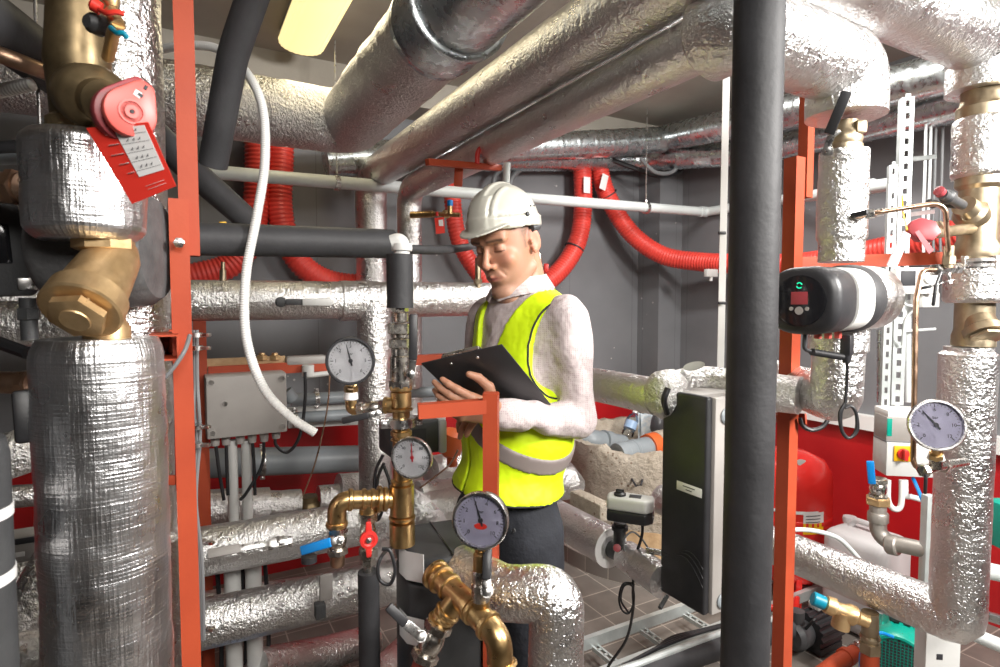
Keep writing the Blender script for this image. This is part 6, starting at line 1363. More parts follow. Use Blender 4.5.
# ================================================================ THE MAN (smooth implicit surfaces meshed on a grid)
def unit(v): v = np.array(v, float); return v / np.linalg.norm(v)
class Field:
    def __init__(s, lo, hi, h, zs=None):
        s.x = np.arange(lo[0], hi[0], h); s.y = np.arange(lo[1], hi[1], h)
        s.z = np.arange(lo[2], hi[2], h) if zs is None else np.array(zs)
        s.d = np.full((len(s.x), len(s.y), len(s.z)), 1.0, np.float32)
    def box(s, lo, hi):
        sl = []
        for ax, a, b in ((s.x, lo[0], hi[0]), (s.y, lo[1], hi[1]), (s.z, lo[2], hi[2])):
            i = max(0, np.searchsorted(ax, a) - 1); j = min(len(ax), np.searchsorted(ax, b) + 1); sl.append(slice(i, j))
        return tuple(sl), np.meshgrid(s.x[sl[0]], s.y[sl[1]], s.z[sl[2]], indexing='ij')
    def comb(s, sl, v, k, op):
        a = s.d[sl]
        if a.size == 0: return
        if op == 'u':
            h = np.clip(0.5 + 0.5 * (a - v) / k, 0, 1); s.d[sl] = a * (1 - h) + v * h - k * h * (1 - h)
        elif op == 's':
            h = np.clip(0.5 - 0.5 * (a + v) / k, 0, 1); s.d[sl] = a * (1 - h) - v * h + k * h * (1 - h)
        elif op == 'i':
            h = np.clip(0.5 - 0.5 * (v - a) / k, 0, 1); s.d[sl] = v * (1 - h) + a * h + k * h * (1 - h)
    def cap(s, a, b, ra, rb, k=0.01, op='u', flat=None):
        """round cone; flat=(axis, factor) squeezes it along an axis"""
        a = np.array(a, float); b = np.array(b, float); r = max(ra, rb) + k * 1.5 + .01
        if flat is not None: r *= max(1, flat[1])
        sl, (X_, Y_, Z_) = s.box(np.minimum(a, b) - r, np.maximum(a, b) + r)
        px, py, pz = X_ - a[0], Y_ - a[1], Z_ - a[2]; d = b - a; L2 = d @ d + 1e-12
        t = np.clip((px * d[0] + py * d[1] + pz * d[2]) / L2, 0, 1)
        qx, qy, qz = px - t * d[0], py - t * d[1], pz - t * d[2]
        if flat is not None:
            n = unit(flat[0]); c = qx * n[0] + qy * n[1] + qz * n[2]; f = 1 / flat[1] - 1
            qx = qx + n[0] * c * f; qy = qy + n[1] * c * f; qz = qz + n[2] * c * f
        s.comb(sl, np.sqrt(qx * qx + qy * qy + qz * qz) - (ra + (rb - ra) * t), k, op)
    def ell(s, c, r, R=None, k=0.01, op='u'):
        c = np.array(c, float); r = np.array(r, float); m = r.max() + k * 1.5 + .01
        sl, (X_, Y_, Z_) = s.box(c - m, c + m)
        p = np.stack([X_ - c[0], Y_ - c[1], Z_ - c[2]], -1)
        if R is not None: p = p @ R           # columns of R = local axes in the world
        q = p / r; k0 = np.linalg.norm(q, axis=-1); k1 = np.linalg.norm(q / r, axis=-1) + 1e-9
        s.comb(sl, k0 * (k0 - 1) / k1, k, op)
    def func(s, f, k=0.005, op='i', lo=None, hi=None):
        sl, (X_, Y_, Z_) = s.box(lo if lo is not None else (-9, -9, -9), hi if hi is not None else (9, 9, 9))
        s.comb(sl, f(X_, Y_, Z_), k, op)
    def mesh(s):
        D = s.d; nx, ny, nz = D.shape; ins = D < 0
        c = [ins[i:nx - 1 + i, j:ny - 1 + j, k:nz - 1 + k] for i in (0, 1) for j in (0, 1) for k in (0, 1)]
        sm = sum(a.astype(np.int8) for a in c); act = (sm > 0) & (sm < 8); idx = np.full(act.shape, -1, np.int64); I = np.argwhere(act); idx[act] = np.arange(len(I))
        acc = np.zeros((len(I), 3)); cnt = np.zeros(len(I)); ax = (s.x, s.y, s.z)
        off = [(i, j, k) for i in (0, 1) for j in (0, 1) for k in (0, 1)]
        for a in off:
            for dd in range(3):
                if a[dd]: continue
                b = list(a); b[dd] = 1
                A = I + np.array(a); B = I + np.array(b)
                da = D[A[:, 0], A[:, 1], A[:, 2]]; db = D[B[:, 0], B[:, 1], B[:, 2]]; m = (da < 0) != (db < 0)
                t = np.where(m, da / np.where(m, da - db, 1), 0)
                PA_ = np.stack([ax[q][A[:, q]] for q in range(3)], 1); PB_ = np.stack([ax[q][B[:, q]] for q in range(3)], 1)
                acc += np.where(m[:, None], PA_ + (PB_ - PA_) * t[:, None], 0); cnt += m
        V = acc / cnt[:, None]; Q = []
        for dd in range(3):
            e1, e2 = (dd + 1) % 3, (dd + 2) % 3
            sl0 = [slice(None)] * 3; sl1 = [slice(None)] * 3; sl0[dd] = slice(0, -1); sl1[dd] = slice(1, None)
            s0 = ins[tuple(sl0)]; s1 = ins[tuple(sl1)]; E = np.argwhere(s0 != s1)
            ok = (E[:, e1] > 0) & (E[:, e2] > 0) & (E[:, e1] < D.shape[e1] - 1) & (E[:, e2] < D.shape[e2] - 1); E = E[ok]
            f = s0[E[:, 0], E[:, 1], E[:, 2]]
            def cell(o1, o2):
                G = E.copy(); G[:, e1] -= o1; G[:, e2] -= o2; return idx[G[:, 0], G[:, 1], G[:, 2]]
            q = np.stack([cell(1, 1), cell(0, 1), cell(0, 0), cell(1, 0)], 1); q[~f] = q[~f][:, ::-1]; Q.append(q)
        return V, np.concatenate(Q)
def fmesh(name, fld, m, parent=None, colf=None, loc=None, relax=2, **kw):
    V, Q = fld.mesh()
    for _ in range(relax):
        S = np.zeros_like(V); C = np.zeros(len(V))
        for a, b in ((0, 1), (1, 2), (2, 3), (3, 0)):
            np.add.at(S, Q[:, a], V[Q[:, b]]); np.add.at(C, Q[:, a], 1)
            np.add.at(S, Q[:, b], V[Q[:, a]]); np.add.at(C, Q[:, b], 1)
        V = V * .5 + .5 * S / np.maximum(C, 1)[:, None]
    off = np.array(wloc(parent)) if parent is not None else np.array(loc)
    me = bpy.data.meshes.new(name); me.from_pydata((V - off).tolist(), [], Q.tolist()); me.validate(); me.shade_smooth(); me.materials.append(MATS[m])
    if colf is not None:
        ca = me.color_attributes.new('tone', 'FLOAT_COLOR', 'POINT'); cc = np.ones((len(V), 4), np.float32); cc[:, :3] = colf(V); ca.data.foreach_set('color', cc.ravel())
    o = bpy.data.objects.new(name, me); COL.objects.link(o)
    if parent is not None: o.parent = parent; wl_own[o.name] = wloc(parent)
    else: o.location = off; wl_own[o.name] = Vector(off)
    return tag(o, **kw)
def skin_b(nt, b):
    at = nt.nodes.new('ShaderNodeAttribute'); at.attribute_name = 'tone'; L(nt, at.outputs['Color'], b.inputs['Base Color'])
    b.inputs['Subsurface Weight'].default_value = 0.12; b.inputs['Subsurface Radius'].default_value = (0.02, 0.008, 0.004); b.inputs['Subsurface Scale'].default_value = 0.3
    bumpn(nt, b, noisen(nt, coords(nt), 260, 2), 0.10, 0.002)
mat('skin', (0.6, 0.36, 0.25), 0.5, build=skin_b)
def shirt_b(nt, b):
    ob = coords(nt); s = nt.nodes.new('ShaderNodeSeparateXYZ'); L(nt, ob, s.inputs[0])
    vo = nd(nt, 'ShaderNodeTexVoronoi', Scale=210.0, Randomness=0.15); L(nt, ob, vo.inputs['Vector'])
    st = mathn(nt, 'LESS_THAN', vo.outputs['Distance'], 0.36)
    L(nt, mixc(nt, mathn(nt, 'MULTIPLY', st, .55), (0.56, 0.49, 0.485, 1), (0.33, 0.22, 0.24, 1)), b.inputs['Base Color'])
    bumpn(nt, b, noisen(nt, ob, 11, 3), 0.75, 0.03)
mat('shirt_cloth', (0.66, 0.58, 0.58), 0.8, build=shirt_b)
mat('vest_cloth', (0.62, 0.84, 0.0), 0.6, build=lambda nt, b: (L(nt, ramp(nt, noisen(nt, coords(nt), 6, 3), [(0.3, (0.58, 0.80, 0.0)), (0.7, (0.66, 0.88, 0.005))]), b.inputs['Base Color']), bumpn(nt, b, noisen(nt, coords(nt), 9, 3), 0.5, 0.03)))
mat('reflective_band', (0.22, 0.185, 0.175), 0.5)
mat('piping_black', (0.015, 0.015, 0.015), 0.7)
mat('trouser_cloth', (0.018, 0.020, 0.028), 0.85, build=plain_noise((0.007, 0.008, 0.012), (0.016, 0.018, 0.025), 10, 0.5, 30, 0.01))
mat('hat_shell', (0.50, 0.49, 0.43), 0.28, coat=0.3)
mat('boot_leather', (0.03, 0.022, 0.018), 0.5)

YM = 1.50
yaw = math.radians(38); pit = math.radians(22)
fh = np.array([-math.sin(yaw), -math.cos(yaw), 0]); rt = np.array([-math.cos(yaw), math.sin(yaw), 0])
fw = fh * math.cos(pit) + np.array([0, 0, -math.sin(pit)]); uh = fh * math.sin(pit) + np.array([0, 0, math.cos(pit)])
rol = math.radians(-2); rt, uh = rt * math.cos(rol) + uh * math.sin(rol), uh * math.cos(rol) - rt * math.sin(rol)
R = np.stack([rt, fw, uh], 1)
Hc = np.array(P(509, 243, 1.53))
def hl(x, y, z): return Hc + R @ np.array([x, y, z])
ty = math.radians(54); tf = np.array([-math.sin(ty), -math.cos(ty), 0]); tl = np.array([math.cos(ty), -math.sin(ty), 0])   # torso front, his left
TR = np.stack([-tl, tf, [0, 0, 1]], 1)
def V3(v): return np.array(v)
C0 = V3(P(525, 345, 1.56)); W0 = V3(P(517, 430, 1.55)); P0 = V3(P(508, 505, 1.55)); N0 = V3(P(527, 290, 1.575))
def tor(c, x, y, z): return c + (-tl) * x + tf * y + np.array([0, 0, z])
SL = tor(C0, -.168, .0, .078); SR = tor(C0, .17, .0, .07)
EL = V3(P(579, 420, 1.44)); WL = V3(P(497, 414, 1.30)); ER = tor(C0, .24, .02, -.20); WR_ = V3(P(502, 392, 1.42))
HipL = tor(P0, -.095, 0, -.05); HipR = tor(P0, .095, 0, -.05); zf = 0.0
KL = np.array([HipL[0] - .01, HipL[1], .50]); KR = np.array([HipR[0] - .02, HipR[1] - .01, .50]); FL = np.array([KL[0] + .01, KL[1] + .03, .09]); FR = np.array([KR[0] + .01, KR[1] + .03, .09])
zs = np.concatenate([np.arange(.02, 1.26, .012), np.arange(1.26, 1.40, .0035), np.arange(1.40, 1.52, .006), np.arange(1.52, 1.86, .0030)])
b = Field((-.30, 1.12, 0), (.34, 1.80, 1.9), .0034, zs)
# skull and face
b.ell(hl(0, -.002, .040), (.071, .087, .088), R)
b.ell(hl(0, .020, -.020), (.066, .074, .085), R, .02)
b.ell(hl(0, .040, -.062), (.050, .050, .048), R, .025)       # jaw
b.ell(hl(0, .080, -.108), (.024, .021, .019), R, .014)       # chin
for sx in (-1, 1):
    b.cap(hl(sx * .055, .0, -.068), hl(sx * .020, .075, -.108), .014, .014, .016)      # jaw line
    b.ell(hl(sx * .040, .072, -.022), (.020, .016, .018), R, .018)                      # cheek
    b.cap(hl(sx * .012, .094, .030), hl(sx * .047, .080, .031), .007, .008, .012)       # brow ridge
    b.ell(hl(sx * .031, .096, .012), (.016, .012, .011), R, .008, 's')                 # socket
    b.ell(hl(sx * .031, .079, .010), (.0125, .0125, .0120), R, .003)                    # lid over the eye
    b.cap(hl(sx * .022, .0915, .0045), hl(sx * .041, .0865, .0045), .0022, .0020, .003) # lower lid
b.ell(hl(0, .068, .055), (.055, .028, .035), R, .02)         # forehead
b.cap(hl(0, .092, .018), hl(0, .114, -.022), .0065, .0095, .010)   # nose
b.cap(hl(-.0001, .113, -.026), hl(0, .112, -.028), .0095, .0095, .006)
for sx in (-1, 1): b.ell(hl(sx * .0125, .101, -.031), (.0075, .010, .0075), R, .005)
for sx in (-1, 1): b.ell(hl(sx * .006, .107, -.0385), (.0028, .005, .004), R, .002, 's')
b.ell(hl(0, .084, -.060), (.030, .018, .022), R, .014)
b.cap(hl(-.018, .093, -.0605), hl(0, .1035, -.0575), .0035, .0048, .004); b.cap(hl(.018, .093, -.0605), hl(0, .1035, -.0575), .0035, .0048, .004)
b.cap(hl(-.015, .094, -.0675), hl(.015, .094, -.0675), .0045, .0045, .004); b.ell(hl(0, .098, -.068), (.012, .006, .0055), R, .005)
b.cap(hl(-.021, .097, -.0635), hl(0, .107, -.0625), .0011, .0012, .002, 's'); b.cap(hl(.021, .097, -.0635), hl(0, .107, -.0625), .0011, .0012, .002, 's')
for sx in (-1, 1): b.cap(hl(sx * .020, .1005, -.034), hl(sx * .032, .0865, -.060), .0010, .0010, .006, 's')   # cheek fold
for sx in (-1, 1):   # ears
    o = hl(sx * .076, -.008, -.002)
    Er = R @ np.array(Matrix.Rotation(sx * .35, 3, 'Z'))
    b.ell(o, (.0065, .019, .032), Er, .004); b.ell(hl(sx * .0825, -.004, .002), (.004, .011, .020), Er, .003, 's'); b.ell(hl(sx * .077, .002, -.024), (.006, .008, .010), R, .004)
    b.ell(hl(sx * .078, .008, -.002), (.004, .004, .007), R, .003)
# neck and body
b.cap(hl(0, -.038, -.040), N0 + np.array([0, .0, -.02]) - tf * .006, .049, .055, .008)
b.ell(C0, (.155, .098, .16), TR, .04); b.ell(W0, (.135, .095, .14), TR, .05); b.ell(P0, (.145, .105, .12), TR, .05)
b.cap(tor(SL, .02, 0, -.015), tor(SR, -.02, 0, -.015), .036, .036, .03); b.cap(N0 - [0, 0, .03], tor(C0, 0, 0, .04), .05, .08, .02)
b.cap(tor(SL, .01, 0, -.015), EL, .038, .033, .02); b.cap(EL, WL, .033, .025, .01); b.cap(tor(SR, -.01, 0, -.015), ER, .038, .033, .02); b.cap(ER, WR_, .038, .025, .01)
for h_, k_, f_ in ((HipL, KL, FL), (HipR, KR, FR)): b.cap(h_, k_, .075, .052, .03); b.cap(k_, f_, .050, .035, .01)
# hands
def hand(W, d, n, side, L_=.09, curl=.5, thumb=1):
    d = unit(d); n = unit(n - d * (n @ d)); s_ = np.cross(d, n) * side
    b.cap(W, W + d * .03, .022, .024, .01, flat=(n, .72))
    for i, o in enumerate((-.027, -.009, .009, .026)):
        b.cap(W + d * .012 + s_ * o * .6, W + d * .082 + s_ * o, .0135, .0105, .010)
        kn = W + d * .086 + s_ * o; ln = (.036, .043, .040, .031)[i]; c1_ = curl * (.55 + .12 * i)
        q1 = kn + (d * math.cos(c1_) + n * math.sin(c1_)) * ln + s_ * o * .12; q2 = q1 + (d * math.cos(c1_ * 2) + n * math.sin(c1_ * 2)) * ln * .62; q3 = q2 + (d * math.cos(c1_ * 2.7) + n * math.sin(c1_ * 2.7)) * ln * .48
        b.cap(kn, q1, .0102, .0090, .0035); b.ell(kn - n * .003, (.0105,) * 3, None, .004); b.cap(q1, q2, .0089, .0080, .003); b.cap(q2, q3, .0080, .0068, .003)
    t0 = W + d * .025 - s_ * .022; t1 = t0 + unit(d * .55 - s_ * .75 + n * .3) * .042; t2 = t1 + unit(d * .85 - s_ * .30 + n * .25) * .034; t3 = t2 + unit(d * .95 + s_ * .0 + n * .2) * .024
    b.cap(t0, t1, .0150, .0125, .009); b.cap(t1, t2, .0115, .0100, .003); b.cap(t2, t3, .0100, .0078, .003)
hand(WL, V3(P(445, 402, 1.225)) - WL, np.array([.3, .9, .1]), 1, curl=.62)
hand(WR_, np.array([-.55, -.5, -.2]), np.array([-.2, .3, -.9]), -1, curl=.75)
def skincol(V):
    p = (V - Hc) @ R; x, y, z = p[:, 0], p[:, 1], p[:, 2]; n = len(V)
    c = np.tile(np.array([.43, .215, .135]), (n, 1)); 
    nz = np.array([noise.noise(Vector(v) * 22) for v in V]); c *= (1 + .08 * nz)[:, None]
    head = (np.abs(x) < .1) & (np.abs(y) < .14) & (z > -.14) & (z < .2)
    def mixin(m, col, w=1.0):
        m = np.clip(m * w, 0, 1)[:, None] * head[:, None]; nonlocal_c[0] = nonlocal_c[0] * (1 - m) + np.array(col) * m
    nonlocal_c = [c]
    g = lambda dx, dy, sx, sy: np.exp(-(dx / sx) ** 2 - (dy / sy) ** 2)
    fr = (y > .04)
    mixin(g(np.abs(x) - .045, z + .022, .022, .02) * fr, (.60, .25, .17), .5)
    mixin(g(x, z + .022, .012, .014) * (y > .095), (.60, .24, .17), .5)
    mixin(((z < -.035) & (y > -.0)) * np.clip((-z - .035) / .02, 0, 1) * (1 - g(x, z + .062, .022, .010)), (.36, .22, .16), .40)   # stubble
    mixin(g(x, z + .0635, .020, .0075) * (y > .088) ** 2, (.42, .13, .11), 1.1)
    mixin(g(x, z + .0632, .022, .0016) * (y > .088), (.16, .05, .045), .9)
    br = np.exp(-((z - .0315 - .03 * (np.abs(x) - .012) * (np.abs(x) < .04) + .12 * np.clip(np.abs(x) - .040, 0, 1)) / .0036) ** 2) * (np.abs(x) > .010) * (np.abs(x) < .052)
    mixin(br * (y > .06), (.07, .04, .025), 1.0)
    mixin(np.exp(-((z - .0025) / .0018) ** 2) * (np.abs(np.abs(x) - .031) < .0135) * (y > .07), (.06, .03, .02), .9)
    mixin(g(np.abs(x) - .031, z - .010, .016, .009) * (y > .06), (.40, .20, .14), .35)
    mixin(g(np.abs(x) - .031, z - .021, .015, .0016) * (y > .06), (.28, .14, .10), .6)
    mixin((np.abs(x) > .066) * (y < .012) * (np.abs(z) < .036) * (y > -.035), (.66, .27, .19), .5)
    hair = np.clip((z - .012 + .25 * np.clip(y - .005, 0, 1) * 0) / .012, 0, 1) * np.clip((.036 - y) / .012, 0, 1) * (np.abs(x) < .0735)
    hair = np.maximum(hair, np.clip((-.035 - y) / .012, 0, 1) * np.clip((z + .055) / .02, 0, 1)); hair = np.maximum(hair, np.clip(1 - np.abs(y - .022) / .009, 0, 1) * (z > -.012) * (np.abs(x) > .05))
    sc_ = np.array([noise.noise(Vector(v) * 300) for v in V]) * .25
    mixin(hair * (.62 + sc_), (.12, .085, .065), 1)
    return np.clip(nonlocal_c[0], 0, 1)
man = fmesh('person', b, 'skin', colf=skincol, loc=(P0[0], P0[1], 0), relax=1, label='man in white hard hat and yellow vest looking down at a black clipboard', cat='person')
# shirt
def sleeve(fl, a, c, d, r0, r1, r2, r3):
    fl.cap(a, c, r0, r1, .02); fl.cap(c, d, r2, r3, .012)
s = Field((-.26, 1.14, .95), (.36, 1.82, 1.66), .0050)
def torso(s, g=0.0, k=.04):
    s.ell(C0, (.165 + g, .112 + g, .165 + g), TR, k); s.ell(W0, (.152 + g, .115 + g, .16 + g), TR, .06); s.ell(P0, (.155 + g, .118 + g, .11 + g), TR, .06)
    s.cap(tor(SL, .03, 0, -.01), tor(SR, -.03, 0, -.01), .050 + g, .050 + g, .04); s.cap(N0 + [0, 0, -.02], tor(C0, 0, 0, .06), .066 + g, .10 + g, .03)
torso(s); sleeve(s, SL, EL, WL, .054, .045, .043, .033); sleeve(s, SR, ER, WR_, .060, .052, .052, .036)
s.ell(tor(C0, 0, .0, -.06), (.14, .115, .12), TR, .04)
def folds(X_, Y_, Z_): return 0
d0 = s.d; sl, (X_, Y_, Z_) = s.box((-9, -9, -9), (9, 9, 9))
el = np.exp(-((X_ - EL[0] + .01) ** 2 + (Y_ - EL[1]) ** 2 + (Z_ - EL[2] - .02) ** 2) / .085 ** 2)
fo = EL * .35 + WL * .65; ef = np.exp(-((X_ - fo[0]) ** 2 + (Y_ - fo[1]) ** 2 + (Z_ - fo[2]) ** 2) / .07 ** 2)
s.d = (d0 + .0060 * np.sin(58 * (X_ * .6 + Z_ * .9) + 5 * np.sin(12 * Z_)) * el + .0050 * np.sin(95 * (X_ * .9 - Z_ * .25) + 3 * np.sin(30 * Z_)) * ef + .0036 * np.sin(36 * (X_ * .5 - Z_) + 3 * np.sin(9 * X_)) + .0018 * np.sin(70 * (X_ + Y_) + 4 * np.sin(14 * Z_))).astype(np.float32)
s.func(lambda x, y, z: (x * (-(EL - WL)[0]) + y * (-(EL - WL)[1]) + z * (-(EL - WL)[2]) - WL @ (-(EL - WL))) / np.linalg.norm(EL - WL) - .0, .002, 'i', WL - .08, WL + .08) if False else None
cd_ = unit(WL - EL); cw = WL - cd_ * .012
s.func(lambda x, y, z: -((x - cw[0]) * cd_[0] + (y - cw[1]) * cd_[1] + (z - cw[2]) * cd_[2]), .002, 's', cw - .07, cw + .07)
nd_ = unit(unit(hl(0, -.03, -.04) - N0) + 0); nc = N0 + nd_ * .008 + tf * .0
s.func(lambda x, y, z: -((x - nc[0]) * nd_[0] + (y - nc[1]) * nd_[1] + (z - nc[2]) * nd_[2]), .004, 's', (-9, -9, nc[2] - .10), (9, 9, 9))
s.cap(cw - cd_ * .055, cw - cd_ * .004, .0375, .0375, .003); 
s.func(lambda x, y, z: (P0[2] + .075) - z, .003, 'i')
sh = fmesh('shirt', s, 'shirt_cloth', man, relax=2)
# collar: two folded leaves round the neck
cb = MB(); nn = 22
for sg in (-1, 1):
    vs = []
    for i in range(nn + 1):
        a = math.pi * (i / nn) * .94
        # around the neck from the back (a=0) to the front (a=pi)
        dirv = (-tf) * math.cos(a) + (-tl * -sg) * math.sin(a) * 1.0
        fr = i / nn
        cN = N0 + nd_ * (.034 - .026 * fr) + tf * (.004 + .014 * fr)
        rr = .064 + .004 * math.sin(a)
        top = cN + dirv * rr + nd_ * .014; low = cN + dirv * (rr + .020) - np.array([0, 0, 1]) * (.022 + .020 * fr ** 3) + tf * .010 * fr; inn = cN + dirv * (rr - .006) - nd_ * .03
        vs.append((inn, top, low))
    fl = []
    for k3 in vs: fl += list(k3)
    fs = []
    for i in range(nn):
        for j in (0, 1):
            q = [i * 3 + j, i * 3 + j + 1, (i + 1) * 3 + j + 1, (i + 1) * 3 + j]; fs.append(q if sg > 0 else q[::-1])
    cb.add([Vector(v) for v in fl], fs)
co = cb.build('collar', 'shirt_cloth', sh, sharp=80); m_ = co.modifiers.new('t', 'SOLIDIFY'); m_.thickness = .003
# vest
def vestfield():
    v = Field((-.26, 1.18, .96), (.34, 1.84, 1.64), .0048)
    torso(v, .010); v.ell(tor(C0, 0, .0, -.06), (.150, .125, .12), TR, .04)
    # loose lower part
    v.ell(tor(P0, .0, .012, .03), (.172, .140, .13), TR, .05); v.ell(tor(W0, .0, .010, 0), (.160, .130, .15), TR, .05)
    sl, (X_, Y_, Z_) = v.box((-9, -9, -9), (9, 9, 9))
    v.d = (v.d + .0030 * np.sin(30 * (X_ * .8 - Y_ * .3) + 3.5 * Z_ + 2 * np.sin(7 * Z_)) * np.clip((1.42 - Z_) * 4, .15, 1)).astype(np.float32)
    lx = -( (X_ - C0[0]) * tl[0] + (Y_ - C0[1]) * tl[1]); ly = (X_ - C0[0]) * tf[0] + (Y_ - C0[1]) * tf[1]; lz = Z_ - C0[2]
    return v, lx, ly, lz
v, lx, ly, lz = vestfield()
dv = v.d.copy()
hem = -(lz - (P0[2] - C0[2] + .058 + .06 * lx))
arm = [None, None]
def armhole(sg): 
    dx = (lx * sg - .195) / .075; return np.sqrt(dx ** 2 + ((lz + .012) / .145) ** 2 + (ly / .16) ** 2 * .35) - 1
ah = np.minimum(armhole(1), armhole(-1)) * .07
vneck = np.maximum(np.abs(lx - .022) - .004 - np.clip(lz + .13, 0, 1) * np.where(lx < .022, .40, .20), -ly)      # V opening at the front
neckh = np.sqrt((lx / .098) ** 2 + ((ly - .01) / .088) ** 2) - 1
neck = np.maximum(neckh * .08, -(lz - .06))
inner = dv + .018
cut = np.maximum.reduce([dv, hem, -ah, -vneck * .8, -neck, -inner])
v.d = cut.astype(np.float32); vo_ = fmesh('safety_vest', v, 'vest_cloth', man, relax=2)
# edging and bands: thin shells lying on the vest
def shell(cond, t0, t1, nm, m, par, relax=1):
    f = Field((-.26, 1.18, .96), (.34, 1.84, 1.64), .0048)
    f.d = np.maximum.reduce([dv - t1, -(dv + t0), cond]).astype(np.float32); return fmesh(nm, f, m, par, relax=relax)
edge_a = np.maximum.reduce([np.abs(ah) - .0022, hem, -neck - .004, -vneck * .8 - .004])
VV = np.array([tuple(q.co) for q in vo_.data.vertices]) + np.array(wloc(man))
vx = -((VV[:, 0] - C0[0]) * tl[0] + (VV[:, 1] - C0[1]) * tl[1]); vy = (VV[:, 0] - C0[0]) * tf[0] + (VV[:, 1] - C0[1]) * tf[1]; vz = VV[:, 2] - C0[2]
gi = [np.clip(np.searchsorted(a, VV[:, i]), 0, len(a) - 1) for i, a in enumerate((v.x, v.y, v.z))]; vd = dv[gi[0], gi[1], gi[2]]
def piping(mask, ang, nm, closed=False, bins=40):
    pts = []
    for k in range(bins):
        m = mask & (ang >= -math.pi + 2 * math.pi * k / bins) & (ang < -math.pi + 2 * math.pi * (k + 1) / bins)
        if m.sum() > 1: pts.append(Vector(VV[m].mean(0)))
    if len(pts) < 4: return
    if closed: pts.append(pts[0].copy())
    bb_ = MB(); bb_.tube(spline(pts, 4), .0028, 8); bb_.build(nm, 'piping_black', vo_)
for sg in (1, -1):
    ahv = (np.sqrt(((vx * sg - .195) / .075) ** 2 + ((vz + .012) / .145) ** 2 + (vy / .16) ** 2 * .35) - 1) * .07
    mm = (np.abs(ahv) < .0045) & (vd > -.007) & (vx * sg > 0); piping(mm, np.arctan2(vz + .012, vy), 'armhole_piping', True)
hv = (vz - (P0[2] - C0[2] + .058 + .06 * vx)); piping((np.abs(hv) < .004) & (vd > -.007), np.arctan2(vx, vy), 'hem_piping', True, 60)
bz = lz - (W0[2] - C0[2]) - .60 * (lx + .05)
band = np.maximum.reduce([np.abs(bz) - .0245, -ah, -vneck * .8 - 0])
shell(band, .012, .0040, 'reflective_band', 'reflective_band', vo_)
# trousers and boots
t_ = Field((-.26, 1.26, .03), (.34, 1.84, 1.12), .0078)
t_.ell(P0, (.150, .112, .12), TR, .03)
for h_, k_, f_ in ((HipL, KL, FL), (HipR, KR, FR)): t_.cap(h_, k_, .092, .070, .02); t_.cap(k_, f_ - [0, 0, .02], .070, .060, .02)
t_.func(lambda x, y, z: .07 - z, .005, 'i')
sl, (X_, Y_, Z_) = t_.box((-9, -9, -9), (9, 9, 9)); t_.d = (t_.d + .0035 * np.sin(34 * Z_ + 22 * X_ + 3 * np.sin(11 * (X_ - Y_)))).astype(np.float32)
tr_ = fmesh('trousers', t_, 'trouser_cloth', man, relax=2)
b_ = MB()
for (px, py) in ((515, 517), (533, 522)):
    q = P(px, py, 1.30); 
for q_ in (tor(HipL, .03, .098, .05), tor(HipL, -.045, .085, .045)):
    b_.lathe([(.005, 0), (.006, .003), (.002, .0045)], frameM(q_, tf), 12)
b_.build('trouser_rivets', 'charcoal_plastic', tr_)
for f_ in (FL, FR):
    g = Field((f_[0] - .22, f_[1] - .30, .0), (f_[0] + .16, f_[1] + .16, .22), .007, np.arange(-.01, .2, .007))
    g.ell(f_ + tf * .07 + [0, 0, -.045], (.050, .135, .045), TR, .02); g.cap(f_ + [0, 0, -.03], f_ + [0, 0, .07], .052, .050, .02); g.func(lambda x, y, z: .004 - z, .004, 'i')
    fmesh('boot', g, 'boot_leather', man, relax=1)
# hard hat
hh = Field(tuple(Hc + [-.22, -.22, -.06]), tuple(Hc + [.22, .22, .24]), .0030)
sl, (X_, Y_, Z_) = hh.box((-9, -9, -9), (9, 9, 9))
al = math.radians(14); HS = np.array([.85, .845, .89]); HT = np.array([0, .017, .014])
A_ = np.array([[1, 0, 0], [0, math.cos(al), -math.sin(al)], [0, math.sin(al), math.cos(al)]])     # tips the front of the hat up
def hat_l(x, y, z): return hl(*(A_ @ (np.array([x, y, z]) * HS) + HT))
p = (np.stack([X_ - Hc[0], Y_ - Hc[1], Z_ - Hc[2]], -1) @ R - HT) @ A_ / HS; x, y, z = p[..., 0], p[..., 1], p[..., 2]
def el_(cx, cy, cz, rx, ry, rz): 
    q = np.sqrt(((x - cx) / rx) ** 2 + ((y - cy) / ry) ** 2 + ((z - cz) / rz) ** 2); return (q - 1) * min(rx, ry, rz)
def smin(a, b, k): h = np.clip(.5 + .5 * (b - a) / k, 0, 1); return b * (1 - h) + a * h - k * h * (1 - h)
zr = .052
dome = el_(0, -.008, zr - .004, .100, .124, .112)
ridge = np.maximum(np.abs(x) - .013, el_(0, -.008, zr - .004, .104, .128, .1175)); side = np.maximum.reduce([np.abs(np.abs(x) - .047) - .005, el_(0, -.004, zr - .004, .103, .125, .114), -(y - .02)])
dm = smin(smin(dome, ridge, .006), side, .006)
panel = np.maximum.reduce([el_(0, -.004, zr - .004, .105, .130, .113), np.abs(x) - .034, -(y - .05), z - zr - .070]); dm = smin(dm, panel, .005)
rim = np.maximum(np.sqrt((x / .106) ** 2 + ((y + .008) / .131) ** 2) * .1 - .1, np.abs(z - zr + .008) - .016)
dm = smin(dm, rim, .010)
dm = np.maximum(dm, -(z - zr + .022 + .06 * (y + .02) * (y > .03)))
inn = el_(0, -.008, zr - .010, .0945, .1185, .1065); inn2 = np.maximum(np.sqrt((x / .099) ** 2 + ((y + .008) / .124) ** 2) * .1 - .1, np.abs(z - zr + .02) - .03)
dm = np.maximum(dm, -np.minimum(inn, inn2))
zb_ = zr - .018 - np.clip(y - .09, 0, 1) * .30 + (x / .1) ** 2 * .004
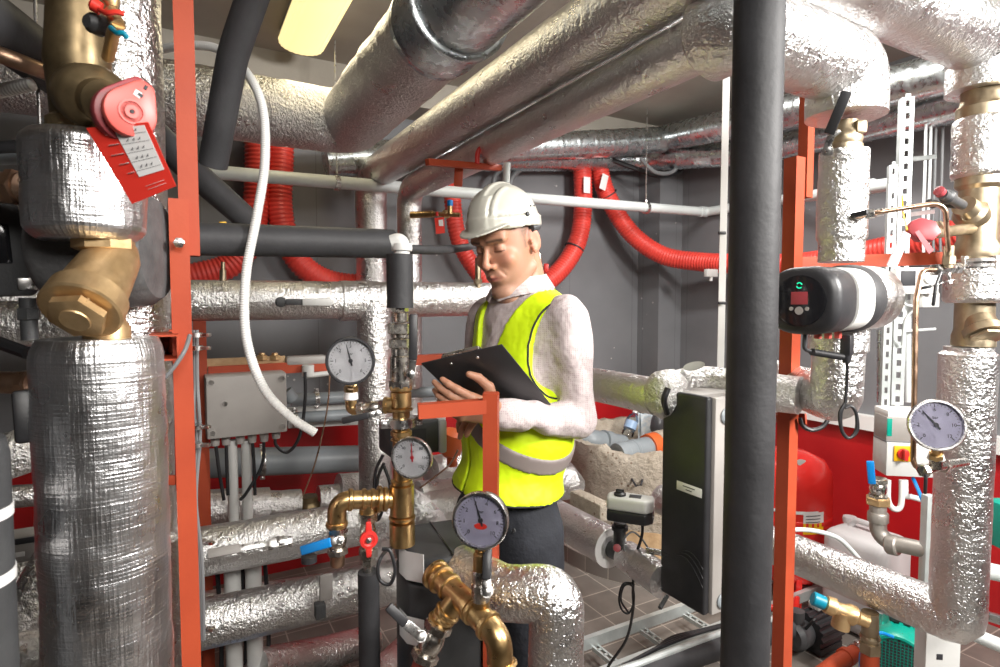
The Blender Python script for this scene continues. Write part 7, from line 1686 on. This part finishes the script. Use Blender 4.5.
brim = np.maximum.reduce([np.sqrt((x / .098) ** 2 + ((y - .020) / .142) ** 2) * .1 - .1, np.abs(z - zb_) - .0030, -(y - .075), -(np.sqrt((x / .093) ** 2 + ((y + .008) / .119) ** 2) * .1 - .1)])
dm = smin(dm, brim, .006)
hh.d = dm.astype(np.float32)
hat = fmesh('hard_hat', hh, 'hat_shell', man, relax=1)
b = MB(); pts = []
for i in range(30):
    a = math.pi * (.0 + i / 29); pts.append(Vector(hl(.077 * math.cos(a), -.004 - .088 * math.sin(a), .030 - .012 * math.sin(a))))
b.tube(pts, .0105, 10); b.build('head_band', 'charcoal_plastic', hat)
b = MB()
for sx in (-1, 1):
    for dy in (0, .012): b.lathe([(.0022, 0), (.0022, .002)], frameM(hat_l(sx * .0985, -.035 + dy * 1.5, .085), rt * sx), 8)
b.lathe([(.0055, -.002), (.0055, .003), (.002, .004)], frameM(hat_l(-.1055, .012, .062), -rt), 14); b.build('rivets', 'charcoal_plastic', hat)
# clipboard
TLc = P(421, 364, 1.26); TRc = P(502, 345, 1.21); BRc = P(551, 405, 1.375); BLc = TLc + (BRc - TRc)
t = thing('clipboard', 'black clipboard with steel clip held open toward the man', 'clipboard', (BLc + BRc) / 2)
nrm = (TRc - TLc).cross(BLc - TLc).normalized()
if nrm.dot(toview(TLc)) > 0: nrm = -nrm       # away from the viewer = the writing side
Mc = Matrix(((*[0] * 4,),) * 4); ux = (TRc - TLc).normalized(); uy = nrm.cross(ux); wc = (TRc - TLc).length
Mc = frameM(TLc, nrm, ux); BLl = Mc.inverted() @ BLc; BRl = Mc.inverted() @ BRc
b = MB(); b.prism([(0, 0), (wc, 0), (BRl.x, BRl.y), (BLl.x, BLl.y)], .0035, Mc, .0012); b.build('board', 'black_plastic', t)
b = MB(); sy = 1 if BLl.y > 0 else -1
b.prism([(wc * .25, sy * .001), (wc * .75, sy * .001), (wc * .72, sy * .03), (wc * .28, sy * .03)], .004, Mc @ Matrix.Translation((0, 0, .006)), .001); b.tube([Mc @ Vector((wc * .28, sy * .004, .009)), Mc @ Vector((wc * .72, sy * .004, .009))], .005, 12)
b.box((wc * .5, -sy * .003, .006), (wc * .45, .006, .008), Mc, .002); b.build('clip', 'steel', t)
b = MB()
for f in (.33, .66): b.lathe([(.0035, 0), (.003, .0012), (.001, .0016)], frameM(Mc @ Vector((wc * f, sy * .022, 0)), -nrm), 14)
b.build('rivets', 'steel', t)
b = MB(); b.prism([(wc * .06, sy * .035), (wc * .94, sy * .035), (wc * .9 + BRl.x - wc, BRl.y - sy * .015), (wc * .08 + BLl.x, BLl.y - sy * .015)], .001, Mc @ Matrix.Translation((0, 0, .0042))); b.build('paper', 'tag_white', t)
